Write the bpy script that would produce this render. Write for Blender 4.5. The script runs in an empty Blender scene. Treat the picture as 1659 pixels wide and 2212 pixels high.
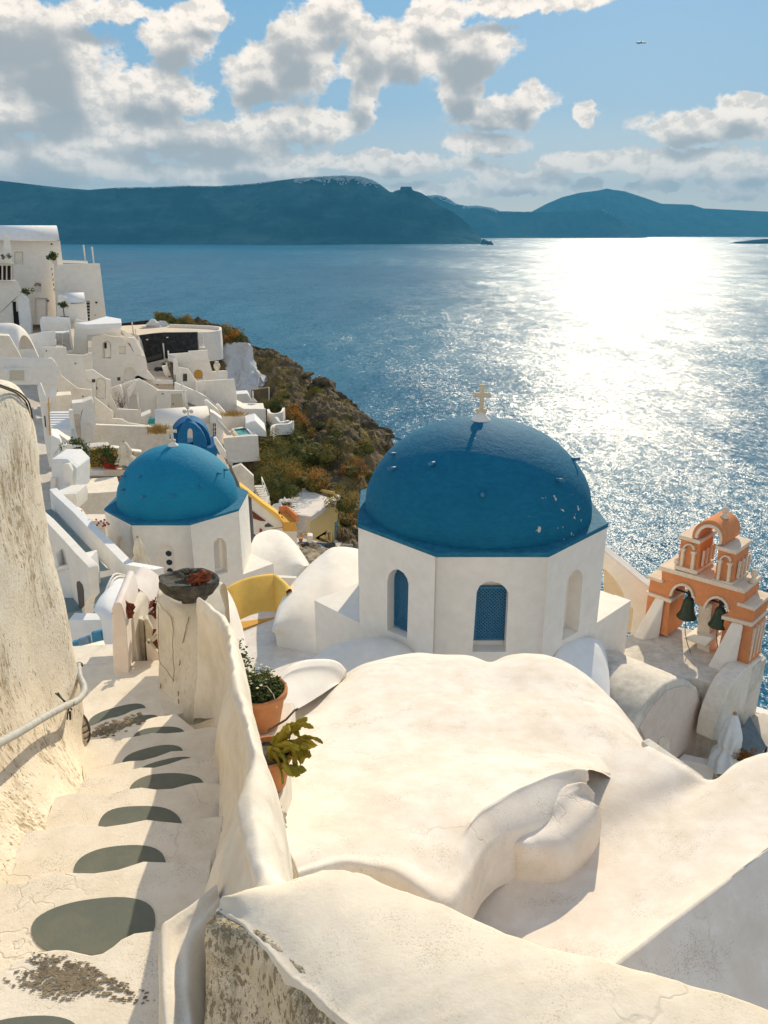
import bpy, math, random
from math import sin, cos, tan, pi, radians, atan2, sqrt
from mathutils import Vector, noise
from mathutils.geometry import tessellate_polygon
random.seed(7)
scene = bpy.context.scene
COL = scene.collection
# ------------------------------------------------------------------ camera model (u,v = pixels of a 1659x2212 view)
PITCH = radians(20.36); CP, SP = cos(PITCH), sin(PITCH); F = 1646.0; CU, CV = 829.5, 1106.0
SEA = -120.0
def ray(u, v):
    a = (u-CU)/F; b = (CV-v)/F
    return Vector((a, CP+b*SP, -SP+b*CP))
def PY(u, v, y):
    r = ray(u, v); return r*(y/r.y)
def PZ(u, v, z):
    r = ray(u, v); return r*(z/r.z)
def crop(x0, y0, w, outw):
    k = w/outw/1.8228; ox, oy = x0/1.8228, y0/1.8228
    return lambda x, y: (ox+x*k, oy+y*k)
cA = crop(0, 850, 500, 1659); cB = crop(350, 1300, 550, 1659); cC = crop(150, 1650, 450, 1327)
cD = crop(900, 1850, 550, 1659); cE = crop(250, 2400, 500, 1659); c2 = crop(0, 1250, 1000, 1659)
c3 = crop(600, 1200, 1000, 1659); c4 = crop(350, 1600, 1000, 1659); c5 = crop(1350, 1480, 1100, 1659)
c6 = crop(2250, 1950, 774, 1489); c7 = crop(150, 2050, 1000, 1659); c8 = crop(850, 2500, 500, 1053)
cS = crop(0, 2800, 1200, 1659); cR = crop(1100, 2500, 1924, 1659); cL = crop(0, 1400, 400, 466)
cU = lambda x, y: (x, y)
class Plane:
    """vertical plane through a point with a heading; maps view pixels and local (s,z) to the world"""
    def __init__(self, p, yaw=0):
        self.p = Vector(p)
        if yaw == 0 and self.p.y > 38 and self.p.x < 0: yaw = math.degrees(atan2(-self.p.x, self.p.y))
        a = radians(yaw)
        self.e = Vector((cos(a), sin(a), 0)); self.n = Vector((-sin(a), cos(a), 0))  # n points away from the viewer
    def px(self, u, v):
        r = ray(u, v); q = r*(self.p.dot(self.n)/r.dot(self.n))
        return ((q-self.p).dot(self.e), q.z)
    def w(self, s, z, d=0):
        return Vector((self.p.x, self.p.y, 0))+self.e*s+self.n*d+Vector((0, 0, z))
# ------------------------------------------------------------------ mesh building
class MB:
    def __init__(self): self.v = []; self.f = []; self.sm = []
    def add(self, vs, fs, smooth=False):
        b = len(self.v); self.v += [Vector(p) for p in vs]
        for f in fs: self.f.append(tuple(b+i for i in f)); self.sm.append(smooth)
    def prism(self, poly, vec):
        """closed planar polygon (3d points) pushed along vec"""
        n = len(poly); vec = Vector(vec); vs = list(poly)+[Vector(p)+vec for p in poly]
        tri = tessellate_polygon([[Vector(p) for p in poly]])
        fs = [tuple(t) for t in tri]+[tuple(n+i for i in reversed(t)) for t in tri]
        fs += [(i, (i+1) % n, n+(i+1) % n, n+i) for i in range(n)]
        self.add(vs, fs); return self
    def box(self, c, s, yaw=0, tilt=0):
        a = radians(yaw); e = Vector((cos(a), sin(a), 0)); n = Vector((-sin(a), cos(a), 0)); c = Vector(c)
        up = Vector((0, 0, 1))
        if tilt:
            t = radians(tilt); up, n = up*cos(t)+n*sin(t), n*cos(t)-up*sin(t)
        vs = [c+e*(s[0]*.5*i)+n*(s[1]*.5*j)+up*(s[2]*.5*k) for k in (-1, 1) for j in (-1, 1) for i in (-1, 1)]
        self.add(vs, [(0, 2, 3, 1), (4, 5, 7, 6), (0, 1, 5, 4), (2, 6, 7, 3), (0, 4, 6, 2), (1, 3, 7, 5)]); return self
    def grid(self, rows, smooth=True, closed=False):
        m = len(rows[0]); vs = [p for r in rows for p in r]; fs = []
        for i in range(len(rows)-1):
            for j in range(m if closed else m-1):
                k = (j+1) % m; fs.append((i*m+j, i*m+k, (i+1)*m+k, (i+1)*m+j))
        self.add(vs, fs, smooth); return self
    def tube(self, path, r, n=8, caps=True):
        path = [Vector(p) for p in path]; rows = []
        rr = r if isinstance(r, (list, tuple)) else [r]*len(path)
        for i, p in enumerate(path):
            t = (path[min(i+1, len(path)-1)]-path[max(i-1, 0)]).normalized()
            a = t.cross(Vector((0, 0, 1)));
            if a.length < .1: a = t.cross(Vector((1, 0, 0)))
            a.normalize(); b = t.cross(a)
            rows.append([p+a*(rr[i]*cos(2*pi*k/n))+b*(rr[i]*sin(2*pi*k/n)) for k in range(n)])
        self.grid(rows, True, True)
        if caps:
            b = len(self.v)-n*len(rows)
            self.f.append(tuple(b+k for k in range(n))); self.sm.append(False)
            b2 = len(self.v)-n; self.f.append(tuple(b2+n-1-k for k in range(n))); self.sm.append(False)
        return self
    def lathe(self, c, prof, n=32, sx=1, sy=1, ph=0, caps=True):
        """prof = [(radius, z offset)] bottom to top"""
        c = Vector(c)
        rows = [[c+Vector((r*sx*cos(ph+2*pi*k/n), r*sy*sin(ph+2*pi*k/n), z)) for k in range(n)] for r, z in prof]
        self.grid(rows, True, True)
        if caps:
            b = len(self.v)-n*len(rows)
            self.f.append(tuple(b+n-1-k for k in range(n))); self.sm.append(False)
            b2 = len(self.v)-n; self.f.append(tuple(b2+k for k in range(n))); self.sm.append(False)
        return self
    def blob(self, c, r, seed=0, amp=.15, fr=1.5, n=14, flat=False):
        c = Vector(c); r = Vector(r) if hasattr(r, '__len__') else Vector((r, r, r)); rows = []
        for i in range(n+1):
            t = -pi/2+pi*i/n; row = []
            for k in range(2*n):
                a = 2*pi*k/(2*n); d = Vector((cos(t)*cos(a), cos(t)*sin(a), sin(t)))
                q = 1+amp*noise.noise(d*fr+Vector((seed*3.1, seed*1.7, seed)))*2
                row.append(c+Vector((d.x*r.x, d.y*r.y, d.z*r.z))*q)
            rows.append(row)
        self.grid(rows, not flat, True); return self
    def wall(self, pl, outer, holes, thick, body=True):
        """outer/holes are (s,z) polygons on Plane pl; holes = [(poly, recess)]; the holes are niches with a back"""
        loops = [[Vector((s, z, 0)) for s, z in outer]]+[[Vector((s, z, 0)) for s, z in h] for h, _ in holes]
        tri = tessellate_polygon(loops); flat = [p for l in loops for p in l]
        vs = [pl.w(p.x, p.y) for p in flat]; self.add(vs, [tuple(t) for t in tri])
        n = len(outer); b = [pl.w(s, z) for s, z in outer]; bk = [pl.w(s, z, thick) for s, z in outer]
        self.add(b+bk, [(i, (i+1) % n, n+(i+1) % n, n+i) for i in range(n)])
        self.add(bk, [tuple(t) for t in tessellate_polygon([loops[0]])])
        for h, rec in holes:
            m = len(h); a = [pl.w(s, z) for s, z in h]; c = [pl.w(s, z, rec) for s, z in h]
            self.add(a+c, [(i, (i+1) % m, m+(i+1) % m, m+i) for i in range(m)])
            self.add(c, [tuple(t) for t in tessellate_polygon([[Vector((s, z, 0)) for s, z in h]])])
        return self
def catmull(p, n):
    """smooth open curve through the points, n steps per span"""
    out = []
    for i in range(len(p)-1):
        a, b, c, d = p[max(i-1, 0)], p[i], p[i+1], p[min(i+2, len(p)-1)]
        for k in range(n):
            t = k/n
            out.append(.5*((2*b)+(c-a)*t+(2*a-5*b+4*c-d)*t*t+(3*b-a-3*c+d)*t**3))
    out.append(p[-1].copy()); return out
def loft(rows, nu=6, nv=6):
    rows = [catmull([Vector(q) for q in r], nu) for r in rows]
    cols = [catmull([r[j] for r in rows], nv) for j in range(len(rows[0]))]
    return [[cols[j][i] for j in range(len(cols))] for i in range(len(cols[0]))]
def jitter(rows, amp, fr, seed=0):
    for r in rows:
        for p in r:
            q = p*fr+Vector((seed, 0, 0))
            p += Vector((noise.noise(q), noise.noise(q+Vector((9, 3, 1))), noise.noise(q+Vector((2, 7, 5)))))*amp
    return rows
def link(o, parent=None):
    COL.objects.link(o)
    if parent: o.parent = parent
    return o
def tag(o, label=None, cat=None, group=None, kind=None):
    if label: o['label'] = label
    if cat: o['category'] = cat
    if group: o['group'] = group
    if kind: o['kind'] = kind
    elif cat: o['kind'] = 'thing'
    return o
import bmesh
def build(name, mb, mat, parent=None, origin=None, bevel=0, fixn=True, merge=True):
    if origin is None:
        if parent: origin = Vector((0, 0, 0))
        else:
            xs = [p.x for p in mb.v]; ys = [p.y for p in mb.v]; zs = [p.z for p in mb.v]
            origin = Vector(((min(xs)+max(xs))/2, (min(ys)+max(ys))/2, min(zs)))
    off = Vector(origin)+(parent_world(parent) if parent else Vector((0, 0, 0)))
    me = bpy.data.meshes.new(name); me.from_pydata([p-off for p in mb.v], [], mb.f)
    for p, s in zip(me.polygons, mb.sm): p.use_smooth = s
    bm = bmesh.new(); bm.from_mesh(me)
    if merge: bmesh.ops.remove_doubles(bm, verts=bm.verts, dist=1e-4)
    if fixn: bmesh.ops.recalc_face_normals(bm, faces=bm.faces)
    bm.to_mesh(me); bm.free()
    o = bpy.data.objects.new(name, me); o.location = origin; link(o, parent)
    me.materials.append(mat)
    if bevel:
        m = o.modifiers.new('Bevel', 'BEVEL'); m.width = bevel; m.segments = 3; m.limit_method = 'ANGLE'; m.angle_limit = radians(40)
        m.harden_normals = False
        for p in me.polygons: p.use_smooth = True
        m2 = o.modifiers.new('WN', 'WEIGHTED_NORMAL'); m2.keep_sharp = True
    return o
def parent_world(o):
    v = Vector((0, 0, 0))
    while o: v = v+o.location; o = o.parent
    return v
def thing(name, label, cat, loc=(0, 0, 0), group=None, kind=None):
    o = bpy.data.objects.new(name, None); o.location = loc; o.empty_display_size = .2; link(o)
    return tag(o, label, cat, group, kind)
def copy_tree(o, parent=None):
    c = o.copy(); COL.objects.link(c); c.parent = parent
    for ch in list(o.children): copy_tree(ch, c)
    return c
# ------------------------------------------------------------------ materials
class N:
    """tiny node helper"""
    def __init__(self, name, world=False):
        if world:
            self.m = bpy.data.worlds.new(name)
        else:
            self.m = bpy.data.materials.new(name)
        self.m.use_nodes = True; self.t = self.m.node_tree; self.t.nodes.clear()
    def n(self, typ, props=None, **ins):
        x = self.t.nodes.new(typ)
        for k, val in (props or {}).items(): setattr(x, k, val)
        for k, val in ins.items():
            key = int(k[1:]) if k[0] == 'i' and k[1:].isdigit() else k.replace('_', ' ')
            self.set(x.inputs[key], val)
        return x
    def set(self, s, val):
        if isinstance(val, bpy.types.NodeSocket): self.t.links.new(val, s)
        elif isinstance(val, (tuple, list)) and len(val) == 3 and s.type == 'RGBA': s.default_value = (*val, 1)
        else: s.default_value = val
    def math(self, op, a, b=None, c=None, clamp=False):
        x = self.n('ShaderNodeMath', {'operation': op, 'use_clamp': clamp}, i0=a)
        if b is not None: self.set(x.inputs[1], b)
        if c is not None: self.set(x.inputs[2], c)
        return x.outputs[0]
    def vmath(self, op, a, b=None, out=0):
        x = self.n('ShaderNodeVectorMath', {'operation': op}, i0=a)
        if b is not None: self.set(x.inputs[1], b)
        return x.outputs[out]
    def mix(self, f, a, b, bt='MIX'):
        x = self.n('ShaderNodeMix', {'data_type': 'RGBA', 'blend_type': bt}); x.clamp_factor = True
        self.set(x.inputs[0], f); self.set(x.inputs[6], a); self.set(x.inputs[7], b); return x.outputs[2]
    def mapr(self, v, a, b, c=0, d=1, smooth=False):
        x = self.n('ShaderNodeMapRange', {'interpolation_type': 'SMOOTHSTEP' if smooth else 'LINEAR'}, i0=v, i1=a, i2=b, i3=c, i4=d); return x.outputs[0]
    def noise(self, vec, scale, detail=4, rough=.55, out='Fac', dist=0):
        return self.n('ShaderNodeTexNoise', None, Vector=vec, Scale=scale, Detail=detail, Roughness=rough, Distortion=dist).outputs[out]
    def pos(self): return self.n('ShaderNodeNewGeometry').outputs['Position']
    def scaled(self, v, s): return self.vmath('MULTIPLY', v, s)
    def bump(self, h, strength=.3, dist=.02, normal=None):
        x = self.n('ShaderNodeBump', None, Height=h, Strength=strength, Distance=dist)
        if normal is not None: self.set(x.inputs['Normal'], normal)
        return x.outputs[0]
    def out(self, **ins):
        p = self.n('ShaderNodeBsdfPrincipled', None, **ins)
        self.n('ShaderNodeOutputMaterial', None, Surface=p.outputs[0]); return self.m
def plaster(name, c=(.80, .75, .68), dirt=(.52, .45, .35), amt=.35, scale=1.0, fine=0, bump=.35, streak=0, rough=.9, bd=.01, chips=0, spec=.1, crack=0, thr=0):
    m = N(name); P = m.pos()
    big = m.noise(P, .9*scale, 5, .6); mid = m.noise(P, 5*scale, 6, .65); fin = m.noise(P, 40*scale, 4, .6)
    f = m.mapr(m.math('ADD', big, m.math('MULTIPLY', mid, .6)), .72, 1.05, 0, amt)
    col = m.mix(f, c, dirt)
    col = m.mix(m.mapr(mid, .35, .72, 0, .42), col, (c[0]*.82, c[1]*.79, c[2]*.75))
    h = m.math('ADD', m.math('MULTIPLY', mid, .6), m.math('MULTIPLY', fin, .35))
    if fine:
        vz = m.noise(P, 90*scale, 3, .7); mask = m.noise(P, 3*scale, 3, .6)
        s = m.mapr(m.math('ADD', vz, m.math('MULTIPLY', mask, .55)), .885, .96, 0, fine)
        col = m.mix(s, col, (.30, .25, .18)); h = m.math('SUBTRACT', h, m.math('MULTIPLY', s, .5))
    if streak:
        sv = m.scaled(P, (14*scale, 14*scale, 1.7*scale)); st = m.noise(sv, 1.0, 6, .7)
        s2 = m.noise(P, 1.6*scale, 4, .6)
        s = m.mapr(m.math('ADD', st, m.math('MULTIPLY', s2, .8)), .94-thr, 1.16-thr, 0, streak)
        col = m.mix(s, col, (.42, .34, .22)); h = m.math('SUBTRACT', h, m.math('MULTIPLY', s, .35))
        sp = m.noise(m.scaled(P, (38*scale, 38*scale, 13*scale)), 1.0, 3, .6)
        s = m.mapr(m.math('ADD', sp, m.math('MULTIPLY', s2, .5)), .85-thr, .93-thr, 0, min(1, streak*1.1))
        col = m.mix(s, col, (.36, .27, .16)); h = m.math('SUBTRACT', h, m.math('MULTIPLY', s, .6))
    if chips:
        ch = m.noise(P, 9*scale, 5, .62); s = m.mapr(ch, .5+.16/chips, .52+.16/chips, 0, 1)
        col = m.mix(s, col, (.34, .31, .27)); h = m.math('SUBTRACT', h, m.math('MULTIPLY', s, .8))
    if crack:
        vp = m.vmath('ADD', m.scaled(P, (1, 1, 1)), m.scaled(m.noise(P, 2.2, 4, .6, out='Color'), (.9, .9, .9)))
        ck = m.n('ShaderNodeTexVoronoi', {'feature': 'DISTANCE_TO_EDGE'}, Vector=vp, Scale=crack).outputs[0]
        cm = m.mapr(m.noise(P, .9, 3, .5), .50, .60, 0, 1); s = m.math('MULTIPLY', m.mapr(ck, 0, .012, 1, 0), cm)
        col = m.mix(m.math('MULTIPLY', s, .28), col, (.42, .34, .24)); h = m.math('SUBTRACT', h, m.math('MULTIPLY', s, .5))
    return m.out(Base_Color=col, Roughness=rough, Specular_IOR_Level=spec, Normal=m.bump(h, bump, bd))
def plain(name, c, rough=.6, var=.25, scale=6, metal=0, bump=.1, bd=.01, spec=.3, c2=None, ob=False, lo=.35, hi=.7):
    m = N(name); P = m.pos(); a = m.noise(P, scale, 5, .6)
    d = c2 or tuple(x*(1-var) for x in c)
    col = m.mix(m.mapr(a, lo, hi, 0, 1), c, d)
    return m.out(Base_Color=col, Roughness=rough, Metallic=metal, Specular_IOR_Level=spec, Normal=m.bump(a, bump, bd))
M = {}
M['white'] = plaster('white_plaster', (.86, .80, .71), (.60, .53, .43), .22, .5, bump=.3, bd=.02)
M['fresh'] = plaster('fresh_white_plaster', (.88, .82, .735), (.68, .62, .54), .16, .6, bump=.22, bd=.012)
M['roof'] = plaster('roof_plaster', (.83, .75, .66), (.62, .49, .34), .5, 1.2, fine=.4, bump=.4, bd=.007, crack=.7)
M['old'] = plaster('old_plaster', (.83, .745, .61), (.55, .42, .24), .4, 1.3, streak=.75, bump=.6, bd=.016, fine=.2)
M['stair'] = plaster('stair_plaster', (.84, .76, .635), (.60, .49, .32), .40, 1.6, fine=.45, bump=.5, bd=.008, crack=1.3)
M['parapet'] = plaster('parapet_plaster', (.84, .74, .595), (.60, .46, .27), .40, 1.8, fine=.3, bump=.4, bd=.006, crack=1.1)
M['cream'] = plaster('cream_plaster', (.84, .765, .65), (.58, .47, .30), .5, 1.5, fine=.2, bump=.35, bd=.01)
M['worn'] = plaster('worn_plaster', (.72, .66, .57), (.40, .36, .28), .85, 1.2, fine=.45, bump=.5, bd=.02)
M['bluew'] = plaster('shade_white_plaster', (.84, .825, .80), (.60, .60, .58), .2, .5, bump=.2)  # second white with the cool tone of shaded walls put into its colour
M['yellow'] = plaster('yellow_plaster', (.90, .56, .13), (.70, .42, .10), .3, 1.0, bump=.3)
M['ochre'] = plaster('ochre_plaster', (.66, .36, .08), (.5, .25, .05), .3, 1, bump=.3)
M['house_yellow'] = plaster('pale_yellow_plaster', (.80, .53, .18), (.80, .66, .42), .85, .35, bump=.4, bd=.04)
M['orange'] = plaster('terracotta_plaster', (.70, .28, .12), (.42, .20, .10), .45, 1.5, bump=.4, chips=.75)
M['trim'] = plaster('trim_plaster', (.78, .66, .52), (.55, .40, .26), .5, 3, bump=.4)
# ------------------------------------------------------------------ more materials
def dome_mat(name, c, light, chips=0):
    m = N(name); P = m.pos()
    sc = m.noise(m.scaled(P, (5, 5, 13)), 1.0, 6, .65); fin = m.noise(P, 30, 4, .6); big = m.noise(P, .8, 3, .5)
    crk = m.n('ShaderNodeTexVoronoi', {'feature': 'DISTANCE_TO_EDGE'}, Vector=m.vmath('ADD', m.scaled(P, (1, 1, 1.8)), m.scaled(m.noise(P, 4, 3, .6, out='Color'), (.5, .5, .5))), Scale=3.2).outputs[0]
    ck = m.mapr(crk, 0, .045, 1, 0)
    col = m.mix(m.mapr(sc, .38, .72, 0, .55), c, light)
    col = m.mix(m.mapr(big, .4, .7, 0, .25), col, tuple(x*.7 for x in c))
    h = m.math('ADD', m.math('MULTIPLY', sc, .8), m.math('MULTIPLY', fin, .2)); h = m.math('SUBTRACT', h, m.math('MULTIPLY', ck, .12 if chips else .03))
    if chips:
        pt = m.n('ShaderNodeVectorMath', {'operation': 'DISTANCE'}, i0=P, i1=chips[0]).outputs['Value']
        near = m.mapr(pt, chips[1], .2, 0, 1)
        k = m.noise(P, 5.5, 4, .5); s = m.mapr(m.math('ADD', k, m.math('MULTIPLY', near, .14)), .762, .775, 0, 1)
        col = m.mix(s, col, (.62, .58, .50)); h = m.math('SUBTRACT', h, m.math('MULTIPLY', s, .5))
    return m.out(Base_Color=col, Roughness=.75, Specular_IOR_Level=.14, Normal=m.bump(h, .7, .04))
M['stone'] = plain('dark_basalt', (.050, .047, .040), .9, scale=16, bump=1, bd=.02, c2=(.11, .10, .08), lo=.42, hi=.62)
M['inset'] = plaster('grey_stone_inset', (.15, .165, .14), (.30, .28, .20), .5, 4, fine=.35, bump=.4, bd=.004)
M['rubble'] = plaster('exposed_rubble', (.46, .38, .27), (.10, .08, .06), .9, 6, fine=.8, bump=1, bd=.03)
M['stained'] = plaster('stained_plaster', (.74, .62, .44), (.38, .27, .13), .6, 2.2, streak=1.0, thr=.07, fine=.7, bump=.8, bd=.014)
M['pink'] = plaster('pink_plaster', (.83, .75, .68), (.62, .40, .34), .30, 1.2, bump=.3)
M['wood'] = plain('cream_painted_wood', (.66, .60, .47), .6, scale=20, bump=.2, c2=(.5, .43, .3))
M['joint'] = plain('dark_joint', (.20, .15, .09), .9)
M['rawwood'] = plain('grey_weathered_wood', (.15, .12, .10), .8, scale=15, c2=(.07, .055, .05))
M['bluewood'] = plain('blue_painted_wood', (.045, .20, .34), .5, scale=14, c2=(.03, .13, .25))
M['turq'] = plain('turquoise_wood', (.06, .36, .50), .5)
M['dark'] = plain('dark_opening', (.02, .02, .022), .8)
M['glass'] = plain('window_glass', (.03, .035, .04), .15, spec=.6, bump=.02)
M['blackstone'] = plain('black_stone_cladding', (.012, .013, .014), .75, scale=2.5, c2=(.05, .05, .048), bump=1, bd=.08, lo=.45, hi=.75)
M['deck'] = plaster('terrace_paving', (.72, .60, .46), (.52, .43, .33), .4, .4, bump=.2)
M['terra'] = plain('terracotta_pot', (.52, .22, .085), .75, scale=7, c2=(.40, .16, .06), bump=.35)
M['redpot'] = plain('red_pot', (.60, .05, .03), .5)
M['lava'] = plain('red_lava_rock', (.26, .065, .025), .9, scale=18, c2=(.10, .03, .02), bump=1, bd=.03)
M['metal'] = plain('painted_pipe', (.52, .52, .48), .55, scale=30, c2=(.40, .38, .33), bump=.2)
M['iron'] = plain('black_iron', (.025, .025, .025), .5)
M['bronze'] = plain('green_bronze', (.02, .055, .042), .5, scale=12, metal=.4, c2=(.07, .06, .03))
M['canvas'] = plain('cream_canvas', (.74, .66, .52), .9, scale=5, bump=.1, c2=(.66, .55, .38))
M['whitecanvas'] = plain('white_canvas', (.74, .76, .74), .9, scale=5, bump=.1, c2=(.62, .65, .65))
M['cushion1'] = plain('blue_cushion', (.08, .28, .42), .95, scale=4)
M['cushion2'] = plain('grey_blue_cushion', (.22, .33, .42), .95, scale=4)
M['pool'] = plain('pool_water', (.04, .42, .40), .15, scale=1, spec=.5)
M['bluefence'] = plain('blue_fence', (.04, .16, .34), .5)
M['grass_dry'] = plain('dry_grass', (.42, .24, .06), .9, scale=8, c2=(.5, .36, .12))
def leafmat(name, a, b, dark=None):
    m = N(name); P = m.pos(); n1 = m.noise(P, 1.1, 3, .6); n2 = m.noise(P, 11, 3, .6)
    col = m.mix(m.mapr(n1, .38, .62, 0, 1, True), a, b)
    col = m.mix(m.mapr(n2, .4, .7, 0, .7), col, dark or tuple(x*.4 for x in a))
    p = m.n('ShaderNodeBsdfPrincipled', None, Base_Color=col, Roughness=.75, Specular_IOR_Level=.2)
    t = m.n('ShaderNodeBsdfTranslucent', None, Color=col)
    x = m.n('ShaderNodeMixShader', None, i0=.3, i1=p.outputs[0], i2=t.outputs[0])
    m.n('ShaderNodeOutputMaterial', None, Surface=x.outputs[0]); return m.m
M['leaf'] = leafmat('green_leaves', (.05, .085, .018), (.09, .12, .03))
M['leaf_yellow'] = leafmat('yellow_green_leaves', (.30, .30, .03), (.46, .34, .04), (.12, .13, .025))
M['shrub_gold'] = leafmat('golden_shrub', (.16, .15, .03), (.48, .29, .06), (.05, .055, .018))
M['shrub_green'] = leafmat('green_shrub', (.065, .095, .025), (.22, .19, .04), (.03, .04, .014))
M['shrub_orange'] = leafmat('rusty_shrub', (.36, .14, .03), (.50, .26, .05), (.12, .06, .02))
M['flower'] = plain('red_petals', (.42, .03, .03), .8)
M['whiteflower'] = plain('pale_petals', (.75, .68, .42), .8)
def rock_mat():
    m = N('cliff_rock'); P = m.pos()
    a = m.noise(P, .09, 6, .6); b = m.noise(P, .5, 6, .65); c = m.noise(P, 2.5, 5, .65)
    col = m.mix(m.mapr(a, .38, .6), (.10, .075, .050), (.27, .20, .12))
    col = m.mix(m.mapr(b, .46, .66, 0, .85), col, (.05, .04, .028))
    veg = m.noise(P, .22, 5, .6); up = m.n('ShaderNodeSeparateXYZ', None, i0=m.n('ShaderNodeNewGeometry').outputs['Normal']).outputs[2]
    f = m.math('MULTIPLY', m.mapr(veg, .45, .56), m.mapr(up, .15, .5)); f = m.math('MULTIPLY', f, m.mapr(c, .35, .55))
    vc = m.mix(m.mapr(b, .35, .65), (.30, .19, .05), (.10, .10, .03))
    col = m.mix(f, col, vc)
    h = m.math('ADD', b, m.math('MULTIPLY', c, .4))
    return m.out(Base_Color=col, Roughness=.95, Specular_IOR_Level=.1, Normal=m.bump(h, 1.0, .9))
M['rock'] = rock_mat()
M['soil'] = plain('dry_hill_soil', (.26, .19, .12), .95, scale=.6, c2=(.12, .09, .05), bump=.8, bd=.3)
M['whiterock'] = plaster('painted_rock', (.70, .70, .69), (.45, .42, .38), .45, .35, bump=.9, bd=.25)
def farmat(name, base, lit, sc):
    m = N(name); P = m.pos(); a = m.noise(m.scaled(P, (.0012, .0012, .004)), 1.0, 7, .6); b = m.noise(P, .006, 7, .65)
    col = m.mix(m.mapr(a, .42, .62), base, lit); col = m.mix(m.mapr(b, .45, .7, 0, .8), col, tuple(x*.5 for x in base))  # lit patches of relief and the blue of haze put into the rock colour
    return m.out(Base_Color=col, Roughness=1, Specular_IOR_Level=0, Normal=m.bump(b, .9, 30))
M['far1'] = farmat('hazy_cliff_rock', (.018, .055, .065), (.07, .13, .13), 1)
M['far2'] = farmat('hazy_hill_rock', (.035, .075, .085), (.06, .10, .10), 1)
M['farwhite'] = plain('far_white_houses', (.72, .70, .66), .9, scale=.01)
def sea_mat():
    m = N('sea_water'); P = m.pos()
    def nz(sc, det, ro=.6):
        c = m.noise(m.scaled(P, sc), 1.0, det, ro, out='Color'); return m.vmath('SUBTRACT', c, (.5, .5, .5))
    w1 = m.scaled(nz((1.5, .9, 1), 3), (2.2, 2.2, 0)); w2 = m.scaled(nz((.30, .18, 1), 4), (1.1, 1.1, 0)); w3 = m.vmath('ADD', m.scaled(nz((.014, .006, 1), 3), (.45, .45, 0)), m.scaled(nz((.06, .028, 1), 3), (.50, .50, 0)))
    g = m.noise(m.scaled(P, (.0016, .0007, 1)), 1.0, 4, .5)
    calm = m.mapr(g, .38, .6, .55, 1)
    w = m.vmath('ADD', m.vmath('ADD', w1, w2), w3)
    w = m.n('ShaderNodeVectorMath', {'operation': 'SCALE'}, i0=w); w.inputs['Scale'].default_value = 1
    m.t.links.new(calm, w.inputs['Scale'])
    nrm = m.vmath('NORMALIZE', m.vmath('ADD', w.outputs[0], (0, 0, 1)))
    col = m.mix(m.mapr(g, .4, .65), (.010, .105, .185), (.025, .155, .24))
    return m.out(Base_Color=col, Roughness=.29, IOR=1.33, Specular_IOR_Level=.10, Normal=nrm)
M['sea'] = sea_mat()
# ------------------------------------------------------------------ light, sky, camera
SUN_EL, SUN_AZ = radians(28), radians(17)
SDIR = Vector((sin(SUN_AZ)*cos(SUN_EL), cos(SUN_AZ)*cos(SUN_EL), sin(SUN_EL)))
sl = bpy.data.lights.new('sun', 'SUN'); sl.energy = 4.5; sl.angle = radians(.55); sl.color = (1, .87, .66)
so = bpy.data.objects.new('sun', sl); COL.objects.link(so); so.rotation_euler = (-SDIR).to_track_quat('-Z', 'Y').to_euler()
w = N('World', True); scene.world = w.m
dirv = w.vmath('NORMALIZE', w.n('ShaderNodeTexCoord').outputs['Generated'])
sx = w.n('ShaderNodeSeparateXYZ', None, i0=dirv)
az = w.math('ARCTAN2', sx.outputs[0], sx.outputs[1]); el = w.math('ARCSINE', sx.outputs[2])
sky = w.n('ShaderNodeTexSky', {'sky_type': 'NISHITA', 'sun_disc': False, 'sun_elevation': SUN_EL, 'sun_rotation': SUN_AZ, 'altitude': 120, 'air_density': 1.0, 'dust_density': .6, 'ozone_density': 2.0})
def azel(u, v):
    r = ray(u, v).normalized(); return atan2(r.x, r.y), math.asin(r.z)
blobs = [(100,140,150,100),(20,60,120,75),(220,22,80,26),(390,85,82,55),(440,30,60,28),(90,235,220,60),(320,205,140,50),(560,165,78,60),(650,110,80,85),(725,40,72,60),
 (800,120,70,75),(885,120,85,62),(1010,115,105,62),(950,40,70,45),(1140,8,170,20),(380,295,330,42),(650,270,150,38),(100,340,220,48),(785,215,38,48),(1000,190,50,45),(1070,245,105,42),
 (1140,215,50,45),(1050,312,95,26),(1262,248,34,26),(1530,270,140,38),(1610,240,80,34),(1300,348,170,26),(1500,352,180,30),(850,352,190,28),(560,350,230,28),(1000,410,210,22),(1600,402,90,26),
 (1270,398,40,22),(430,380,320,22),(1130,385,120,24),(1410,395,70,16),(1650,350,60,26),(50,385,160,20)]
coord = w.n('ShaderNodeCombineXYZ', None, X=az, Y=el, Z=0.0).outputs[0]
warp = w.scaled(w.vmath('SUBTRACT', w.noise(coord, 26, 4, .6, out='Color'), (.5, .5, .5)), (.035, .028, 0))
cw = w.vmath('ADD', coord, warp)
ina = w.math('MULTIPLY', w.mapr(w.math('ABSOLUTE', az), .50, .62), 1.0); ine = w.mapr(el, .27, .36)
outm = w.math('MAXIMUM', ina, ine)
generic = w.math('MULTIPLY', w.math('SUBTRACT', w.noise(w.scaled(coord, (1, 2.2, 1)), 3.0, 3, .5), .50), 3.2)
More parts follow.
